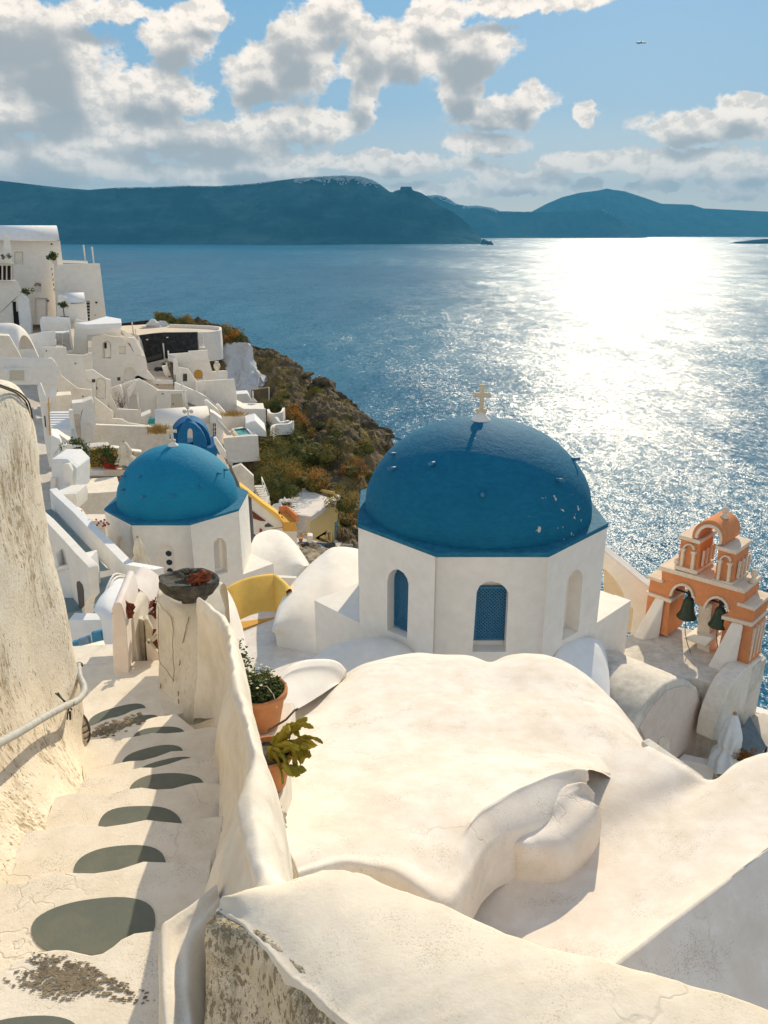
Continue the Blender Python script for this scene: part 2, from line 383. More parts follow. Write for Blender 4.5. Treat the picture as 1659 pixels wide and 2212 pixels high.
def field(c_):
    acc = None
    for (u, v, ru, rv) in blobs:
        a, e = azel(u, v); k = 1/1720.0
        d = w.vmath('MULTIPLY', w.vmath('SUBTRACT', c_, (a, e, 0)), (1/(ru*k), 1/(rv*k), 0))
        q = w.math('SUBTRACT', 1.0, w.vmath('LENGTH', d, out='Value'))
        acc = q if acc is None else w.math('SMOOTH_MAX', acc, q, .28)
    return w.math('ADD', w.math('MULTIPLY', acc, w.math('SUBTRACT', 1.0, outm)), w.math('MULTIPLY', generic, outm))
ycomp = w.scaled(coord, (1, 1.35, 1))
def dens_at(off, det, sc=17):
    f_ = w.noise(w.vmath('ADD', ycomp, (off[0], off[1]*1.35, 0)), sc, det, .62)
    return w.math('ADD', field(w.vmath('ADD', cw, (off[0], off[1], 0))), w.math('MULTIPLY', w.math('SUBTRACT', f_, .5), 1.9))
dens = dens_at((0, 0), 9); up = dens_at((.006, .020), 2, 12)
alpha = w.mapr(dens, .0, .26, 0, 1, True)
shade = w.mapr(up, .0, .85, 0, 1, True)
puff = w.noise(ycomp, 34, 6, .6); p2 = w.noise(w.vmath('ADD', ycomp, (.004, .010, 0)), 34, 5, .6)
rel = w.mapr(w.math('SUBTRACT', puff, p2), -.10, .10, 0, 1)
cc = w.mix(shade, (1.26, 1.12, .97), (.50, .51, .51))
inv = w.math('SUBTRACT', 1.0, shade)
cc = w.mix(w.mapr(rel, .45, 1.0, 0, .42), cc, (.50, .51, .51)); cc = w.mix(w.math('MULTIPLY', w.mapr(rel, .5, 0, 0, .5), inv), cc, (1.4, 1.24, 1.08))
cc = w.mix(w.mapr(el, .12, .0, 0, .5), cc, (1.22, 1.08, .93))
back = w.mapr(sx.outputs[1], .1, -.5)
cc = w.mix(back, cc, (1.05, .90, .74))  # unseen clouds behind the camera tinted warm to warm the fill light
skc = w.mix(w.mapr(el, -.02, .30), (.52, .66, .74), (.17, .47, .78)); skc = w.mix(w.mapr(el, .3, 1.2), skc, (.10, .28, .62))
skc = w.mix(w.mapr(el, .0, .13), (.98, .90, .80), skc)
nish = w.scaled(sky.outputs[0], (.10, .10, .10))
base = w.mix(.18, skc, nish)
final = w.mix(alpha, base, cc)
bg = w.n('ShaderNodeBackground', None, Color=final, Strength=.84)
w.n('ShaderNodeOutputWorld', None, Surface=bg.outputs[0])
cam = bpy.data.cameras.new('camera'); cam.sensor_fit = 'VERTICAL'; cam.sensor_height = 24; cam.lens = 24*F/2212; cam.clip_end = 300000; cam.clip_start = .05
co = bpy.data.objects.new('camera', cam); COL.objects.link(co); co.rotation_euler = (radians(90)-PITCH, 0, 0); scene.camera = co
scene.view_settings.view_transform = 'Standard'; scene.view_settings.look = 'None'; scene.view_settings.exposure = 0.15; scene.view_settings.gamma = 1
scene.cycles.use_denoising = True; scene.cycles.max_bounces = 8; scene.cycles.diffuse_bounces = 4; scene.cycles.volume_bounces = 0
scene.cycles.caustics_reflective = False; scene.cycles.caustics_refractive = False
# ------------------------------------------------------------------ sea and far shores
X = 16500
mb = MB(); mb.add([(-X, -200, SEA), (X, -200, SEA), (X, 17500, SEA), (-X, 17500, SEA)], [(0, 1, 2, 3)])
tag(build('sea', mb, M['sea'], fixn=False), 'deep blue sea with a broad sun glitter', 'sea', kind='structure')
def ridge(name, prof, y0, shore, mat, seed, label, rough=60, cat='hills'):
    """solid hill: crest from the view outline, front slope down to the shore, back slope behind"""
    pts = []
    for i in range(len(prof)-1):
        (a, b), (c, d) = prof[i], prof[i+1]; n = max(2, int(abs(c-a)/3.0))
        pts += [(a+(c-a)*k/n, b+(d-b)*k/n) for k in range(n)]
    pts.append(prof[-1]); rows = []
    crest = [PY(u, v, y0) for u, v in pts]
    nr = 26
    for i in range(nr+1):
        t = i/nr; row = []
        for p in crest:
            h = p.z-SEA; prof_t = (1-t)**1.15 if t > .0 else 1
            y = y0-(y0-shore)*t; q = Vector((p.x*(y/y0), y, SEA-4+(h+4)*prof_t))
            g = noise.fractal(Vector((q.x*.0022, q.z*.0012+seed, seed)), 1, 2, 5)
            q.y += g*rough*4*sin(pi*min(1, t*1.3)) if t < .98 else 0
            if 0 < t < 1: q.z += noise.fractal(Vector((q.x*.004, q.y*.004, seed)), 1, 2, 4)*rough*.35*sin(pi*t)
            row.append(q)
        rows.append(row)
    back = [Vector((p.x*1.12, p.y*1.12, SEA-4)) for p in crest]
    mb = MB(); mb.grid([back]+rows, True)
    return tag(build(name, mb, mat, merge=False), label, cat, kind='structure')
prA = [(-120,385),(0,390),(60,397),(130,405),(190,410),(260,405),(330,404),(400,401),(470,402),(540,397),(600,390),(640,385),(700,381),(740,379),(780,381),(805,389),(825,401),(842,414),(848,415),(856,411),(864,410),(866,403),(888,403),(892,411),(909,416),(929,428),(955,446),(980,458),(1004,478),(1029,501),(1042,520),(1046,528)]
prB = [(880,420),(919,423),(944,421),(964,426),(987,441),(1009,445),(1029,444),(1064,449),(1079,456),(1149,458),(1230,456),(1279,452),(1304,454),(1340,470),(1370,495),(1394,513)]
prC = [(1080,459),(1149,457),(1179,441),(1214,426),(1254,416),(1279,413),(1300,410),(1311,407),(1325,410),(1349,413),(1389,426),(1429,440),(1464,441),(1494,442),(1519,450),(1579,453),(1659,457),(1760,458)]
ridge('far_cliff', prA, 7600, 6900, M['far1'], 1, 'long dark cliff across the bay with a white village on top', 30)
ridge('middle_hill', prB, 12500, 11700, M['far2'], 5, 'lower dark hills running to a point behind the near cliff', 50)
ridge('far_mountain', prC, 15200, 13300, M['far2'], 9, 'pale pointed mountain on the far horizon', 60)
mb = MB()
for (u, v, w_, h) in ((1051, 528, 90, 38), (1046, 528, 45, 50), (1058, 529, 60, 22)):
    p = PZ(u, v, SEA); mb.blob(p+Vector((0, 0, 0)), (w_*.5, 40, h*.8), seed=u, amp=.3, fr=2, n=8, flat=True)
tag(build('sea_rock', mb, M['far1']), 'small rocky islet at the foot of the far dark cliff', 'islet', kind='structure')
mb = MB()
for (u, w_, h) in ((1650, 500, 50), (1675, 420, 75)):
    p = PZ(u, 526, SEA); mb.blob(p, (w_*.5, 150, h*.6), seed=u, amp=.25, n=8)
tag(build('islet', mb, M['far2']), 'low dark islet on the sea at the right edge of the view', 'islet', kind='structure')
# white villages on the ridge tops, read as one mass
random.seed(3)
mb = MB()
def vil(us, prof, y0, n, drop, sz, yj=60):
    for _ in range(n):
        u = random.uniform(*us)
        v = next(b+(d-b)*(u-a)/(c-a) for (a, b), (c, d) in zip(prof, prof[1:]) if a <= u <= c)
        k = random.random()**1.6
        p = PY(u, v+k*drop*(.3+.7*abs(sin(u*.07)))+.6, y0-40*k-random.random()*20)
        mb.box(p, (sz*random.uniform(.6, 2.2), sz, sz*random.uniform(.5, 1)))
vil((635, 815), prA, 7580, 420, 11, 10); vil((700, 815), prA, 7560, 200, 20, 9); vil((250, 600), prA, 7595, 170, 2.0, 7)
vil((915, 985), prB, 12480, 150, 9, 14); vil((1000, 1078), prB, 12480, 240, 10, 15); vil((1079, 1150), prB, 12500, 30, 2, 8); vil((1300, 1340), prB, 12400, 12, 8, 8)
tag(build('distant_villages', mb, M['farwhite'], merge=False), 'tiny white houses strung along the crest of the far cliff', 'villages', kind='stuff')
# air
mb = MB(); HX = 16800; mb.box((0, 8600, (SEA-2+900)/2-0), (HX*2, 18200, 900-SEA+2))
hm = N('haze_air'); vol = hm.n('ShaderNodeVolumePrincipled', None, Color=(.09, .43, .74), Density=.00005, Anisotropy=.1)
hm.n('ShaderNodeOutputMaterial', None, Volume=vol.outputs[0])
tag(build('haze', mb, hm.m), 'pale blue sea haze in front of the far shores', 'haze', kind='stuff')
M['stepblue'] = plaster('blue_grey_steps', (.20, .27, .28), (.14, .20, .22), .4, 1.2, bump=.2)  # one blue grey tone for every step of the outside staircase
M['oldcream'] = plaster('stained_cream_plaster', (.76, .69, .57), (.50, .42, .26), .5, 1.1, streak=.22, bump=.5, bd=.012)
M['trimdark'] = plain('brown_crack', (.42, .31, .18), .9)
M['ochre_pale'] = plain('tan_plaster', (.55, .36, .14), .9)
M['cushion_dark'] = plain('grey_shade_cloth', (.16, .19, .20), .9)
M['pinkish'] = plaster('rose_cream_plaster', (.74, .63, .54), (.55, .42, .32), .35, 1.2, bump=.4, chips=.5)
M['ochre_wall'] = plaster('tan_shade_wall', (.72, .58, .40), (.5, .38, .2), .3, 1, bump=.3)  # shade under the curved buttress put into the tan colour of a cream wall
M['townground'] = plaster('town_ground_plaster', (.60, .56, .50), (.36, .31, .25), .7, .3, bump=.4, bd=.05)
M['belfryblue'] = dome_mat('belfry_blue_paint', (.012, .12, .27), (.03, .20, .38))
M['stonecross'] = plaster('cross_stone', (.72, .60, .42), (.5, .4, .26), .4, 3, bump=.3)
# ------------------------------------------------------------------ foreground: lane of steps
def nos(left, right, z):
    return PZ(*left, z), PZ(*right, z)
tz = [-2.45-.17*i for i in range(10)]
nose = [((-40, 2100), (344, 2012)), ((-60, 1916), (456, 1852)), ((60, 1792), (480, 1769)), ((120, 1722), (480, 1692)), ((180, 1686), (480, 1627)),
        ((185, 1665), (480, 1604)), ((170, 1603), (480, 1570)), ((186, 1586), (380, 1540)), ((186, 1569), (345, 1517)), None]
lane = thing('stepped_lane', None, None, (0, 0, 0), kind='structure')
prev = None
for i, z in enumerate(tz):
    if i == 0:
        # nearest step with the worn, wavy front edge
        e = [PZ(u, v, z) for u, v in [(-60, 2120), (0, 2096), (40, 2072), (79, 2057), (115, 2051), (151, 2052), (175, 2058), (198, 2063), (222, 2058), (245, 2043), (262, 2028), (290, 2015), (345, 2008), (430, 2000)]]
        near = [Vector((.1, .7, z)), Vector((-2.4, .7, z))]
    else:
        e = None
        if nose[i]:
            l, r = nos(*nose[i], z); n = 10
            dl = (r-l); e = [l+dl*(k/n)+Vector((0, .018*sin(k*1.7+i*2)+.01*random.random(), 0)) for k in range(n+1)]
        else:
            e = [Vector((-3.6, 6.0, z)), Vector((-2.2, 6.25, z)), Vector((-.9, 6.3, z))]
        near = prev
    poly = [Vector((p.x, p.y, z)) for p in e]
    b = [Vector((p.x, p.y-.07, z)) for p in reversed(prev)] if prev else near
    if prev:  # the tread starts under the front edge of the one before it
        b = [Vector((p.x, p.y-.05, z)) for p in reversed(prev)]
    mb = MB(); mb.prism(poly+b, (0, 0, -.6))
    s = build('step', mb, M['stair'], lane, bevel=.018)
    prev = [Vector((p.x, p.y, z)) for p in e]
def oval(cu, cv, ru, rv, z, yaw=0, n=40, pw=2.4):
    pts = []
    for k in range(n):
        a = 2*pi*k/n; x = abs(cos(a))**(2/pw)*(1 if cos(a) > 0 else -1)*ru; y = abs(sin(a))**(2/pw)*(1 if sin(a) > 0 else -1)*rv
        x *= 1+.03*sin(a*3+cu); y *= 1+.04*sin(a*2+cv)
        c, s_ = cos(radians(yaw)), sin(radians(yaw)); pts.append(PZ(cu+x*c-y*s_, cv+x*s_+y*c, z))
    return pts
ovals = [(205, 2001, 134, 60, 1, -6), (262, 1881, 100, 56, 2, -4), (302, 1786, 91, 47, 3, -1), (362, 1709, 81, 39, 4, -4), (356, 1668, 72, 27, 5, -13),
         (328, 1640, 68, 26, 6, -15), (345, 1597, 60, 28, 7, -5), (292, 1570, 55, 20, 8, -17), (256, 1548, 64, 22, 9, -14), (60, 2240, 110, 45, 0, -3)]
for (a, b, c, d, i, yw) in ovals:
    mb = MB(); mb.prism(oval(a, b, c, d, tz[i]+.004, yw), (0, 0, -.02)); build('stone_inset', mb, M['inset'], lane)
# broken patch of bare rubble in the nearest step
mb = MB(); pz = tz[0]+.003; random.seed(11)
for k in range(700):
    a = random.random()*2*pi; r = random.random()**.7; rr_ = r*(1+.35*sin(a*3+1)+.2*sin(a*5)); u = 150+rr_*cos(a)*120+random.uniform(-10, 10); v = 2112+rr_*sin(a)*48+rr_*cos(a)*22
    if v < 2058+max(0, (u-151))*.0+random.uniform(0, 16): continue
    p = PZ(u, v, pz); s = random.uniform(.002, .0065)*(1.25-r*.5)
    mb.blob(p, (s*random.uniform(1.2, 3.2), s, s*.18), seed=k, amp=.35, fr=2, n=3, flat=True)
p_ = build('rubble_patch', mb, M['rubble'], lane)
mb = MB()
for k in range(160):
    u = random.gauss(245, 26); v = random.gauss(1571, 7)-(u-245)*.28; p = PZ(u, v, tz[7]+.004); s = random.uniform(.006, .016)
    mb.blob(p, (s*1.6, s, s*.5), seed=k, amp=.35, fr=2, n=3, flat=True)
build('rubble_patch', mb, M['rubble'], lane)
# ground of the alley that turns down behind the wall
mb = MB()
for i in range(4):
    z = -4.14-.18*i; y0 = 5.9+.42*i
    mb.prism([Vector((-3.9-.35*i, y0-.25, z-.001*i)), Vector((-1.75-.3*i, y0+.3, z-.001*i)), Vector((-2.3-.3*i, y0+.9, z-.001*i)), Vector((-5.2-.3*i, y0+.6, z-.001*i))], (0, 0, -.4))
tag(build('alley_steps', mb, M['stair'], bevel=.015), None, kind='structure')
for (a, b, c, d, z) in ((140, 1487, 40, 9, -4.36),):
    pass
# ------------------------------------------------------------------ left: tall old wall
secs = []
def sec(y, xo=0.0, cz=0, cut=0):
    zb = -2.35-.42*max(0, (y-1.6))-.02; zb = min(zb, -2.3)
    fl = max(0.0, min(1.0, (4.45-y)/1.0)); B = -2.14
    pts = [(-1.62+xo, zb-.5), (-1.70+xo, zb-.02), (-1.84+xo, zb+.18), (-1.99+xo, zb+.42), (-2.07+xo, zb+.8), (-2.11+xo, -1.9), (-2.11+xo, -1.45), (-2.11+xo, -1.12+cz), (-2.12+xo, -.93+cz), (-2.17+xo, -.82+cz), (-2.32+xo, -.77+cz), (-2.75, -.75), (-3.4, -.76)]
    pts = [(x if i > 4 else B+.02*(4-i)*.5+(x-B-.01*(4-i))*fl, z) for i, (x, z) in enumerate(pts)]
    return [Vector((x, y, z)) for x, z in pts]
rows = [sec(.6, .12), sec(1.4, .06), sec(2.2), sec(3.0), sec(3.7, -.02), sec(4.25, -.02, -.0), sec(4.55, -.05, -.05)]
last = rows[-1]
def shift(r, dx, dy, dz=0): return [Vector((p.x+dx*(1 if p.z > -3.9 else 1), p.y+dy, p.z+dz*(1 if i > 6 else 0))) for i, p in enumerate(r)]
rows += [shift(last, -.07, .13, -.05), shift(last, -.25, .24, -.12), shift(last, -.8, .40, -.2), shift(last, -2.2, .75, -.3)]
g = jitter(loft(rows, 6, 7), .035, 2.2, 4)
g = jitter(g, .010, 9, 8)
mb = MB(); mb.grid(g)
wl = build('old_plaster_wall', mb, M['old'], origin=(-2.2, 3.6, -3.0), merge=False)
wl.modifiers.new('Solid', 'SOLIDIFY').thickness = .05
tag(wl, 'tall weathered plaster wall with rust streaks along the left side of the steps', 'wall')
# cable along the top edge
mb = MB(); path = [cL(x, y) for x, y in ((-20, 118), (30, 130), (80, 148), (120, 165), (150, 190), (168, 215), (180, 262), (188, 320), (205, 420))]
ys = [4.12, 4.2, 4.3, 4.4, 4.47, 4.52, 4.58, 4.66, 4.72]
for off in (-.03, -.016):
    mb.tube(catmull([PY(u-6, v, y)+Vector((off, -.03, .01+off*.4)) for (u, v), y in zip(path, ys)], 5), .005, 6)
tag(build('cable', mb, M['iron']), 'dark cable running over the rounded top of the tall old wall', 'cable')
# pipe handrail
mb = MB(); pp = [cL(x, y) for x, y in ((-60, 1806), (0, 1775), (100, 1720), (200, 1660), (300, 1607), (350, 1585), (375, 1560), (386, 1535), (380, 1505), (365, 1475), (360, 1445), (362, 1422))]
py = [2.9, 3.15, 3.5, 3.85, 4.2, 4.4, 4.55, 4.66, 4.75, 4.82, 4.86, 4.9]
px_ = [-1.86, -1.88, -1.90, -1.93, -1.96, -1.98, -2.0, -2.02, -2.06, -2.11, -2.14, -2.16]
pts = [ray(u, v)*(x/ray(u, v).x) for (u, v), x in zip(pp, px_)]
hr = thing('handrail', 'grey painted pipe handrail bent around the corner of the old wall', 'handrail', pts[4])
mb.tube(catmull([Vector(p) for p in pts], 6), .023, 10); build('pipe', mb, M['metal'], hr)
for (x, y, yy) in ((318, 1598, -1.975), (360, 1422, -2.16)):
    u, v = cL(x, y); c = ray(u, v)*(yy/ray(u, v).x); mb = MB()
    mb.lathe(c+Vector((0, 0, -.012)), [(.026, 0), (.031, .004), (.031, .02), (.026, .024)], 10)
    mb.tube([c+Vector((.02, -.02, -.03)), c+Vector((0, -.04, .04)), c+Vector((-.06, -.03, .10))], .005, 5)
    mb.tube([c+Vector((-.02, -.02, -.10)), c+Vector((.01, -.04, 0)), c+Vector((-.07, .02, .07))], .005, 5)
    mb.tube([c+Vector((.0, -.02, -.10)), c+Vector((.015, -.04, -.03))], .007, 5)
    build('wire_tie', mb, M['iron'], hr)
# bulkhead lamp on the wall corner
u, v = cL(357, 1705); c = PY(u, v, 4.60)+Vector((.03, -.02, 0))
bl = thing('wall_lamp', 'small oval caged wall lamp low on the old wall corner', 'wall lamp', c)
mb = MB(); mb.blob(c, (.055, .05, .125), seed=1, amp=.02, n=10); build('lamp_body', mb, M['canvas'], bl)
mb = MB()
for k in range(3):
    t = -.05+.05*k
    mb.tube([c+Vector((.062*cos(a)*cos(t*8), -.056*sin(a)-.004, t+.0*a)) for a in [pi*i/10 for i in range(11)]], .005, 5)
mb.tube([c+Vector((0, -.060*cos(a), .13*sin(a))) for a in [-pi/2+pi*i/12 for i in range(13)]], .005, 5)
mb.tube([c+Vector((.062*sin(a), 0.0, .135*cos(a))) for a in [2*pi*i/20 for i in range(21)]], .008, 5)
build('lamp_cage', mb, M['rawwood'], bl)
# ------------------------------------------------------------------ right: wavy stair wall
inner = [(426,1310,5.5),(462,1337,5.0),(487,1371,4.45),(494,1424,3.75),(502,1489,3.2),(518,1549,2.9),(536,1606,2.55),(534,1671,2.35),(513,1736,2.15),(523,1788,2.0),(541,1840,1.85),(549,1882,1.75),(538,1935,1.62)]
outer = [(431,1303,5.55),(480,1335,5.1),(508,1376,4.55),(519,1430,3.85),(533,1496,3.3),(545,1552,3.0),(562,1612,2.65),(583,1672,2.42),(592,1730,2.25),(595,1782,2.1),(601,1840,1.95),(615,1893,1.8),(650,1915,1.66)]
foot = [(418,1530,5.5),(452,1530,5.3),(462,1534,5.1),(463,1575,4.6),(465,1612,4.1),(469,1660,3.7),(471,1700,3.35),(470,1752,3.1),(464,1800,2.85),(452,1842,2.62),(440,1880,2.45),(400,1950,2.2),(340,2010,2.02)]
R = []
def footz(y): return -2.55-.40*max(0, y-2.2)
I = [PY(*p) for p in inner]; O = [PY(*p) for p in outer]; Ft = [PY(*p) for p in foot]
Ft = [Vector((f.x, f.y, f.z-.10)) for f in Ft]
mid = [f.lerp(i, .45)+Vector((.03+.05*sin(k*1.1), 0, .05)) for k, (f, i) in enumerate(zip(Ft, I))]
mid2 = [f.lerp(i, .82)+Vector((.025-.012*sin(k*1.3+1), 0, .0)) for k, (f, i) in enumerate(zip(Ft, I))]
top = [i.lerp(o, .45)+Vector((0, 0, .05)) for i, o in zip(I, O)]
o2 = [o+Vector((.05, 0, -.35)) for o in O]; o3 = [o+Vector((.08, 0, -1.5)) for o in O]
I2 = [p+Vector((-.004, 0, -.035)) for p in I]
RW = [Ft, mid, mid2, I2, I, top, O, o2, o3]
for r in RW: r.insert(0, r[0]+Vector((-.03, .10, -.16)))
for r in RW: r.append(r[-1]+Vector((.02, -.10, -.07))); r.append(r[-1]+Vector((.02, -.10, -.3)))
for r in RW:
    for k_, dz_ in ((-6, .01), (-5, .025), (-4, .05), (-3, .085), (-2, .14), (-1, .16)): r[k_] = r[k_]-Vector((0, 0, dz_))
g = loft(RW, 7, 6)
jitter(g, .014, 5, 2); jitter(g, .006, 16, 3)
mb = MB(); mb.grid(g)
tag(build('stair_wall', mb, M['cream'], origin=(-.8, 3, -3), merge=False), 'low wavy cream plaster wall on the right side of the steps', 'wall')
# ------------------------------------------------------------------ nearest parapet (bottom right) with its worn end
zt = -1.75
far_e = [PZ(u, v, zt) for u, v in ((486, 1942), (540, 1922), (603, 1912), (642, 1903), (705, 1890), (769, 1897), (845, 1925), (947, 1960), (1106, 2027), (1240, 2065), (1367, 2103), (1494, 2141), (1659, 2199), (1850, 2262), (2200, 2370))]
near_e = [PZ(u, v, zt) for u, v in ((470, 1956), (500, 1966), (536, 1986), (560, 2008), (587, 2032), (635, 2088), (667, 2112), (715, 2150), (762, 2192), (800, 2226), (860, 2280), (950, 2370), (1100, 2500), (1300, 2700), (1700, 3000))]
n_ = len(far_e)
def dz(l, z, dx=0, dy=0): return [p+Vector((dx, dy, z)) for p in l]
topm = [a.lerp(b, .5)+Vector((0, 0, .022)) for a, b in zip(far_e, near_e)]
g = loft([dz(far_e, -1.9, 0, .10), dz(far_e, -.25, 0, .03), dz(far_e, -.035, 0, .012), far_e, topm, near_e, dz(near_e, -.035, -.012, -.02), dz(near_e, -.30, -.015, -.03), dz(near_e, -1.2, -.02, -.06)], 6, 5)
jitter(g, .009, 3, 5); jitter(g, .004, 14, 6); jitter(g, .0025, 50, 6)
mb = MB(); mb.grid(g)
nr, nc = len(g), len(g[0]); 
pr = build('near_parapet', mb, M['parapet'], origin=(.4, 1.4, -2.6), merge=False)
tag(pr, 'thick sunlit plaster parapet crossing the bottom of the view', 'wall')
# end pier of the parapet with the stained face
pA = [(470, 1956), (452, 2060), (452, 2250)]
rows = []
zs = [-1.76, -1.80, -1.95, -2.15, -2.5, -2.9]
edge = [(545, 1950), (496, 1947), (464, 1966), (465, 1984), (500, 1996), (545, 2006), (590, 2040), (650, 2100), (720, 2165), (800, 2235)]
base = [PZ(u, v, zt) for u, v in edge]
for z in zs: rows.append([Vector((p.x-.01*(zs.index(z) > 0)-.008*zs.index(z), p.y-.026*zs.index(z), z)) for p in base])
rows = [[base[0].lerp(p, .55)+Vector((0, 0, -.012)) for p in base]]+rows
g = loft(rows, 6, 6); jitter(g, .014, 6, 12); jitter(g, .006, 22, 4)
mb = MB(); mb.grid(g); tag(build('parapet_end', mb, M['stained'] if 'stained' in M else M['old'], origin=(-.45, 1.5, -2.9), merge=False), 'stained and flaking end pier of the thick near parapet', 'pier')
# low stub wall at the foot of the pier (345..440, 1990..2212)
zs_ = -2.12
o_ = [PZ(u, v, zs_) for u, v in ((345, 2014), (352, 1996), (380, 1977), (410, 1958), (440, 1936), (470, 1912))]; i_ = [PZ(u, v, zs_) for u, v in ((428, 2260), (420, 2140), (423, 2060), (434, 2020), (452, 1985), (480, 1950))]
o0 = [PZ(345, 2260, zs_), PZ(345, 2150, zs_)]
A_ = [o0[0], o0[1], o_[0], o_[1].lerp(o_[2], .5), o_[3], o_[5]]; 
g = loft([[p+Vector((-.03, 0, -.9)) for p in A_], [p+Vector((-.015, 0, -.25)) for p in A_], [p+Vector((0, 0, -.015)) for p in A_], [a.lerp(b, .3)+Vector((0, 0, .01)) for a, b in zip(A_, i_)], [a.lerp(b, .55)+Vector((0, 0, -.01)) for a, b in zip(A_, i_)], [a.lerp(b, .9)+Vector((0, 0, -.02)) for a, b in zip(A_, i_)], [p+Vector((.03, 0, -.25)) for p in i_], [p+Vector((.04, 0, -.9)) for p in i_]], 6, 5)
jitter(g, .010, 6, 2); mb = MB(); mb.grid(g)
tag(build('stub_wall', mb, M['cream'], merge=False), 'narrow rounded cream wall beside the nearest step', 'wall')
# ------------------------------------------------------------------ big rounded roof below
def row3(l): return [PY(u, v, y) for u, v, y in l]
crest = row3([(470,1640,4.6),(560,1590,5.2),(650,1522,6.0),(734,1467,6.6),(794,1432,6.9),(890,1413,7.1),(960,1416,7.1),(1011,1420,7.05),(1058,1434,6.95),(1100,1420,7.0),(1144,1415,7.0),(1195,1419,6.95),(1240,1441,6.8),(1303,1492,6.4),(1367,1562,5.8),(1400,1620,5.3),(1418,1651,5.0)])
back = [p+Vector((.0, .5, -.55)) for p in crest]; back2 = [p+Vector((0, .6, -2.2)) for p in crest]
r1 = row3([(470,1690,4.05),(560,1650,4.5),(655,1580,5.15),(740,1530,5.6),(800,1500,5.85),(890,1485,6.0),(960,1485,6.02),(1011,1490,6.0),(1060,1500,5.95),(1105,1495,5.95),(1150,1492,5.95),(1200,1500,5.85),(1250,1520,5.7),(1308,1560,5.4),(1360,1612,5.0),(1388,1655,4.75),(1400,1672,4.70)])
r2 = row3([(480,1760,3.4),(565,1740,3.6),(660,1690,4.1),(745,1640,4.55),(805,1620,4.72),(890,1605,4.85),(960,1600,4.9),(1011,1598,4.92),(1065,1598,4.93),(1110,1598,4.93),(1160,1600,4.92),(1210,1605,4.9),(1260,1618,4.85),(1300,1640,4.7),(1330,1665,4.6),(1340,1680,4.58),(1345,1688,4.55)])
r3 = row3([(490,1850,2.95),(570,1830,3.05),(660,1790,3.35),(745,1750,3.65),(805,1725,3.82),(880,1700,4.0),(940,1685,4.1),(990,1672,4.2),(1040,1662,4.28),(1090,1655,4.34),(1140,1650,4.39),(1190,1648,4.42),(1235,1652,4.42),(1265,1658,4.40),(1285,1664,4.38),(1294,1668,4.37),(1298,1672,4.35)])
lip = row3([(500,1930,2.75),(580,1915,2.82),(665,1880,2.98),(740,1850,3.12),(800,1832,3.22),(860,1822,3.28),(925,1818,3.31),(975,1812,3.34),(998,1803,3.38),(1020,1780,3.48),(1049,1752,3.62),(1085,1728,3.75),(1125,1702,3.90),(1165,1680,4.03),(1205,1665,4.13),(1240,1659,4.18),(1270,1662,4.17)])
mb = MB()
# shaded front drop under the lip, bulging over two buttresses
lw = [lip[i] for i in range(0, 17)]
dropf = row3([(500,1960,2.72),(580,1930,2.80),(665,1896,2.96),(740,1880,3.06),(800,1885,3.05),(850,1895,3.02),(895,1925,2.96),(940,1955,2.90),(975,1960,2.90),(1010,1918,3.10),(1045,1870,3.34),(1085,1835,3.52),(1125,1815,3.64),(1165,1800,3.74),(1195,1775,3.88),(1235,1725,4.06),(1268,1690,4.18)])
midf = [a.lerp(b, .5)+Vector((0, -.03-.05*max(0, sin((k-2)*.75)), .0)) for k, (a, b) in enumerate(zip(lip, dropf))]
lip_in = [a.lerp(b, .82)+Vector((0, 0, .012)) for a, b in zip(r3, lip)]; lip_dn = [a.lerp(b, .10)+Vector((0, -.012, -.01)) for a, b in zip(lip, midf)]
for k in range(9):
    wgt = 1 if k < 7 else (.75 if k == 7 else .35); A, D = r3[k], dropf[k]
    for arr, t, up_ in ((lip_in, .28, .035), (lip, .50, .045), (lip_dn, .66, .045), (midf, .83, .03)): arr[k] = arr[k].lerp(A.lerp(D, t)+Vector((0, -up_*.4, up_)), wgt)
g = loft([back2, back, crest, r1, r2, r3, lip_in, lip, lip_dn, midf, dropf, [p+Vector((0, -.02, -.3)) for p in dropf]], 6, 6); jitter(g, .03, 1.6, 1); jitter(g, .007, 6, 7); mb.grid(g)
roofo = build('vaulted_roof', mb, M['roof'], origin=(0, 5, -4), merge=True)
tag(roofo, 'big rounded white plaster roof with a sagging curled front edge', 'roof')
# the low curled spur in front of the roof edge
zG = -3.72
ridge_s = row3([(1120,1800,3.72),(1150,1780,3.78),(1195,1770,3.82),(1226,1745,3.90),(1250,1727,3.98),(1268,1718,4.02),(1285,1735,3.96)])
ft1 = row3([(1120,1845,3.60),(1165,1856,3.60),(1215,1864,3.60),(1247,1850,3.66),(1275,1812,3.78),(1292,1785,3.88),(1300,1764,3.95)])
bk1 = row3([(1130,1770,3.86),(1160,1750,3.92),(1190,1722,4.02),(1205,1705,4.08),(1235,1698,4.10),(1262,1700,4.09),(1285,1722,4.02)])
mid_s = [a.lerp(b, .5)+Vector((0, -.045, .05)) for a, b in zip(ridge_s, ft1)]
for r in (bk1, ridge_s, mid_s, ft1): r.insert(0, r[0]+Vector((-.16, .14, -.12)))
g = loft([[p+Vector((0, .02, -.4)) for p in bk1], bk1, [a.lerp(b, .5)+Vector((0, 0, .03)) for a, b in zip(bk1, ridge_s)], ridge_s, mid_s, ft1, [p+Vector((0, 0, -.3)) for p in ft1]], 6, 6)
jitter(g, .010, 5, 8); mb = MB(); mb.grid(g)
tag(build('plaster_spur', mb, M['roof'], merge=False), 'low rounded plaster hump curling out below the roof edge', 'roof spur')
